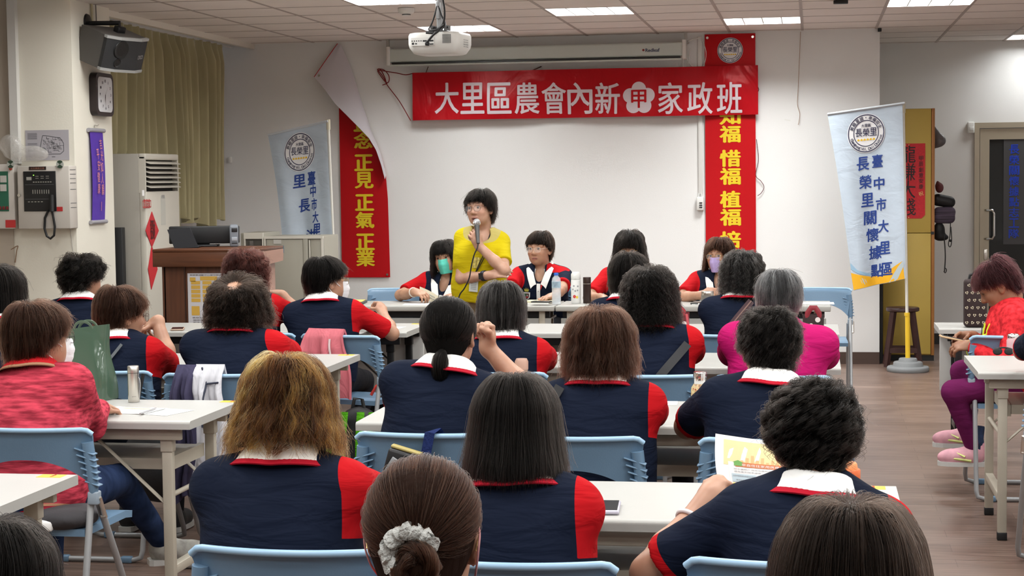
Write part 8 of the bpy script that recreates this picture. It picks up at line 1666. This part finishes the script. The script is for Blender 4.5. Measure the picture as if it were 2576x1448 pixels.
q = onY(487, 937, 7.05); o, fn = drape('jacket', 'white and purple-grey jacket with dark piping hung over the third-row chair', 'jacket', M_WJ, onY(545, 937, 7.05)[0], ALLP['bald']['at'][1] + .02 - .205, .826, -.062, .062, .46, 7, 0, flare=.02)
b = MB(); b.tube([np.array(fn(.25, .19)) + np.array([0, -.010, .0]), np.array(fn(.5, .28)) + np.array([0, -.010, 0]), np.array(fn(.42, .40)) + np.array([0, -.010, 0]), np.array(fn(.34, .60)) + np.array([0, -.010, 0])], .0045, 6); b.tube([np.array(fn(.5, .28)) + np.array([0, -.010, 0]), np.array(fn(.95, .27)) + np.array([0, -.010, 0])], .0045, 6); b.build('piping', mat('navy_piping', (.03, .035, .06), .7), o)
d2, _ = drape('purple_sleeve', None, None, M_PJ2, 0, 0, .825, -.142, -.060, .55, 9, 0, parent=o); d2['label'] = 'grey-purple half of the jacket'
# grey cushion on the left chair
at = ALLP['sweater']['at']; t = thing('seat_cushion', 'dark grey tied cushion squeezed on the left chair seat', 'cushion', (at[0] + .02, at[1] - .0, .462)); V, Q = isomesh([E_((0, .02, .03), (.215, .20, .034), I3, .02), E_((.15, -.08, .035), (.09, .10, .035), I3, .04), E_((-.12, -.10, .03), (.10, .09, .032), I3, .04)], .009, (), wrinkle(.007, 12)); iso_object('cushion', smooth_mesh(V, Q, 1), Q, mat('dark_grey_cloth', (.045, .042, .046), .85, bump=.4, bscale=25), t)
b = MB(); b.tube([(-.05, -.17, .02), (-.055, -.19, -.02), (-.06, -.195, -.08), (-.055, -.19, -.16), (-.045, -.185, -.23)], .008, 6, flat=(1, .3)); b.tube([(-.05, -.17, .02), (-.03, -.195, -.01), (-.028, -.195, -.07), (-.036, -.19, -.11)], .007, 6, flat=(1, .3)); b.build('tie_string', mat('dark_grey_cloth', (.045, .042, .046), .85, bump=.4, bscale=25), t)
q = onY(112, 1312, at[1] - .14); b = MB(); b.box((0, 0, 0), (.07, .09, .035), rot=(0, .1, .2), bev=.008); tag(b.build('tissue_pack', M_PAPER, None, (q[0], q[1], .482)), 'white tissue pack on the left chair beside the grey cushion', 'tissues')
# black bag hanging under the left table's far chair
q = onY(378, 1210, 6.90); V, Q = isomesh([E_((0, 0, .17), (.16, .05, .15), I3, .02), E_((.02, 0, .09), (.15, .05, .09), I3, .03)], .010, (), wrinkle(.008, 5)); o = iso_object('shoulder_bag', smooth_mesh(V, Q, 1), Q, mat('black_nylon', (.012, .012, .014), .55, bump=.3, bscale=25), None, None, (q[0], 6.98, .26)); tag(o, 'black shoulder bag hanging behind the left table legs', 'bag')
b = MB()
for s_ in (-1, 1): b.tube([(s_ * .10, 0, .28), (s_ * .09, .03, .42), (s_ * .07, .05, .535)], .008, 6, flat=(1, .4))
b.build('bag_strap', M_BLACK, o)
# green and black backpack on the floor
q = onY(900, 1060, 8.72); t = thing('backpack', 'black backpack with bright green straps on the floor below the pink jacket', 'backpack', (q[0] + .02, 8.66, 0)); V, Q = isomesh([E_((0, 0, .22), (.15, .09, .23), I3, .03), E_((0, -.05, .14), (.13, .07, .13), I3, .04)], .010, [((0, 0, .005), (0, 0, -1))], wrinkle(.006, 6)); iso_object('pack_body', smooth_mesh(V, Q, 1), Q, mat('black_nylon', (.012, .012, .014), .55, bump=.3, bscale=25), t)
M_GR = cloth_mat('bright_green_webbing', (.10, .42, .015), bump=.5, scale=30, stretch=(1, 1, 3))
for x in (-.11, -.055, .03, .09): b = MB(); b.tube([(x, -.07, .43), (x * 1.05, -.115, .30), (x * 1.1, -.135, .16), (x * 1.05, -.11, .05)], .020, 8, flat=(1, .35)); b.build('green_strap', M_GR, t)
b = MB(); b.tube([(-.03, 0, .44), (-.02, 0, .49), (.02, 0, .49), (.03, 0, .44)], .010, 8); b.build('grab_handle', M_BLACK, t)
q = onY(975, 965, 9.0); b = MB(); b.tube([q + np.array(p) for p in [(-.09, 0, -.06), (-.06, 0, -.012), (0, 0, .004), (.06, 0, -.010), (.10, 0, -.06)]], .008, 8); tag(b.build('red_handle', mat('red_rubber', (.50, .035, .02), .5)), 'red curved bag handle behind the navy elbow', 'handle')
b = MB(); V, Q = isomesh([E_((0, 0, .0), (.13, .07, .24), I3, .02)], .012, (), wrinkle(.006, 8)); o2 = iso_object('dark_handbag', smooth_mesh(V, Q, 1), Q, mat('black_nylon', (.012, .012, .014), .55, bump=.3, bscale=25), None, None, (q[0], q[1], q[2] - .29)); tag(o2, 'black handbag with a red handle on the floor beside the pink jacket chair', 'bag'); h_o = bpy.data.objects['red_handle']; h_o.parent = o2; h_o.location = (-q[0], -q[1], -(q[2] - .29))
for k_ in ('label', 'category'): del h_o[k_]
# sling over the second-row chair back: navy strap, wallet pouch
Yc = 5.37; q = onY(1085, 1092, Yc); t = thing('sling_bag', 'black pouch with yellow zip hung by a navy strap on the second-row chair back', 'bag', (q[0], Yc, .80)); b = MB(); b.tube([(.03, .05, -.06), (.02, .035, -.01), (.012, .012, .014), (.0, -.022, .010), (-.012, -.032, -.06), (-.03, -.040, -.13)], .020, 8, flat=(1, .16)); b.build('navy_strap', cloth_mat('navy_webbing', (.012, .022, .09), bump=.3, scale=60, stretch=(1, 1, 1)), t)
w0, w1 = onY(998, 1118, Yc) - np.array([q[0], Yc, .80]), onY(1070, 1140, Yc) - np.array([q[0], Yc, .80]); ang = math.atan2(w1[2] - w0[2], w1[0] - w0[0]); b = MB(); b.box(((w0[0] + w1[0]) / 2 - .01, -.055, (w0[2] + w1[2]) / 2 - .040), (.115, .045, .085), rot=(0, -ang, 0), bev=.012, seg=3); b.build('pouch', M_BLACK, t); b = MB(); b.box(((w0[0] + w1[0]) / 2, -.055, (w0[2] + w1[2]) / 2 + .006), (.100, .030, .010), rot=(0, -ang, 0), bev=.004); b.build('zip_edge', mat('olive_yellow_zip', (.42, .34, .12), .5), t); b = MB(); b.box(((w0[0] + w1[0]) / 2 - .035, -.080, (w0[2] + w1[2]) / 2 - .050), (.05, .006, .06), rot=(0, -ang + .3, 0), bev=.002); b.build('silver_flap', mat('silver_grey_flap', (.30, .31, .32), .35, .4), t)
# ------------------------------------------------------------------ straps and bracelets people wear
def back_strap(key, p0, p1, w, m, name='bag_strap'):
    """A strap across the back, from trunk point p0 to p1 (right, up), lying on the shirt."""
    c = ALLP[key]; V = c.setdefault('_V', np.array([v.co[:] for v in c['shirt'].data.vertices])); L_ = c.setdefault('_L', (V - np.array(c['tl'](0, 0, 0))) @ c['RT'])
    def by(x, z): k = (np.abs(L_[:, 0] - x) < .02) & (np.abs(L_[:, 2] - z) < .02); return L_[k, 1].min() if k.any() else -.1
    P0_, P1_ = np.array(p0), np.array(p1); d = nrm(np.append(P1_ - P0_, 0))[:2]; n = np.array([-d[1], d[0]]); b = MB(); ys = [by(*(P0_ + (P1_ - P0_) * t_)) for t_ in np.linspace(0, 1, 16)]; ys = np.convolve(np.pad(ys, 2, mode='edge'), np.ones(5) / 5, 'valid')
    b.shell(lambda u, v: c['tl'](*(lambda q_: (q_[0], float(np.interp(u, np.linspace(0, 1, 16), ys)) - .006, q_[1]))(P0_ + (P1_ - P0_) * u + n * (v - .5) * w)), 24, 4, .004); return b.build(name, m, c['o'])
L1 = ALLP['chin']['Ls']; back_strap('chin', (.075, L1 - .02), (-.13, L1 - .30), .013, mat('grey_strap', (.10, .11, .12), .6))
L1 = ALLP['perm']['Ls']; back_strap('perm', (.165, L1 - .06), (-.12, L1 - .42), .035, mat('black_strap', (.018, .018, .02), .6))
L1 = ALLP['strap']['Ls']; k = back_strap('strap', (.05, L1 - .01), (-.13, L1 - .25), .036, mat('maroon_strap', (.045, .015, .020), .6)); back_strap('strap', (.05, L1 - .0085), (-.13, L1 - .2485), .006, mat('tan_stitch', (.20, .11, .09), .6), 'strap_stripe').location = (0, -.0035, 0)
L1 = ALLP['bob']['Ls']; back_strap('bob', (-.115, L1 - .0), (-.165, L1 - .09), .032, mat('black_strap', (.018, .018, .02), .6))
def bangle(key, side, m, off=.03, r0=.034, th=.006):
    el, wr, _ = ALLP[key]['A'][side]; u = nrm(wr - el); p0 = wr - u * off; n0 = nrm(np.cross(u, [0, 0, 1.])); n1 = np.cross(u, n0); b = MB(); b.tube([p0 + r0 * (math.cos(a) * n0 + math.sin(a) * n1) for a in np.linspace(0, 2 * PI, 24, endpoint=False)], th, 8, closed=True); b.build('bracelet', m, ALLP[key]['o'])
bangle('reader', -1, mat('milky_bead', (.70, .66, .66), .3), .06); bangle('teal', 1, mat('white_band', (.74, .70, .64), .4), .02, .031, .005)
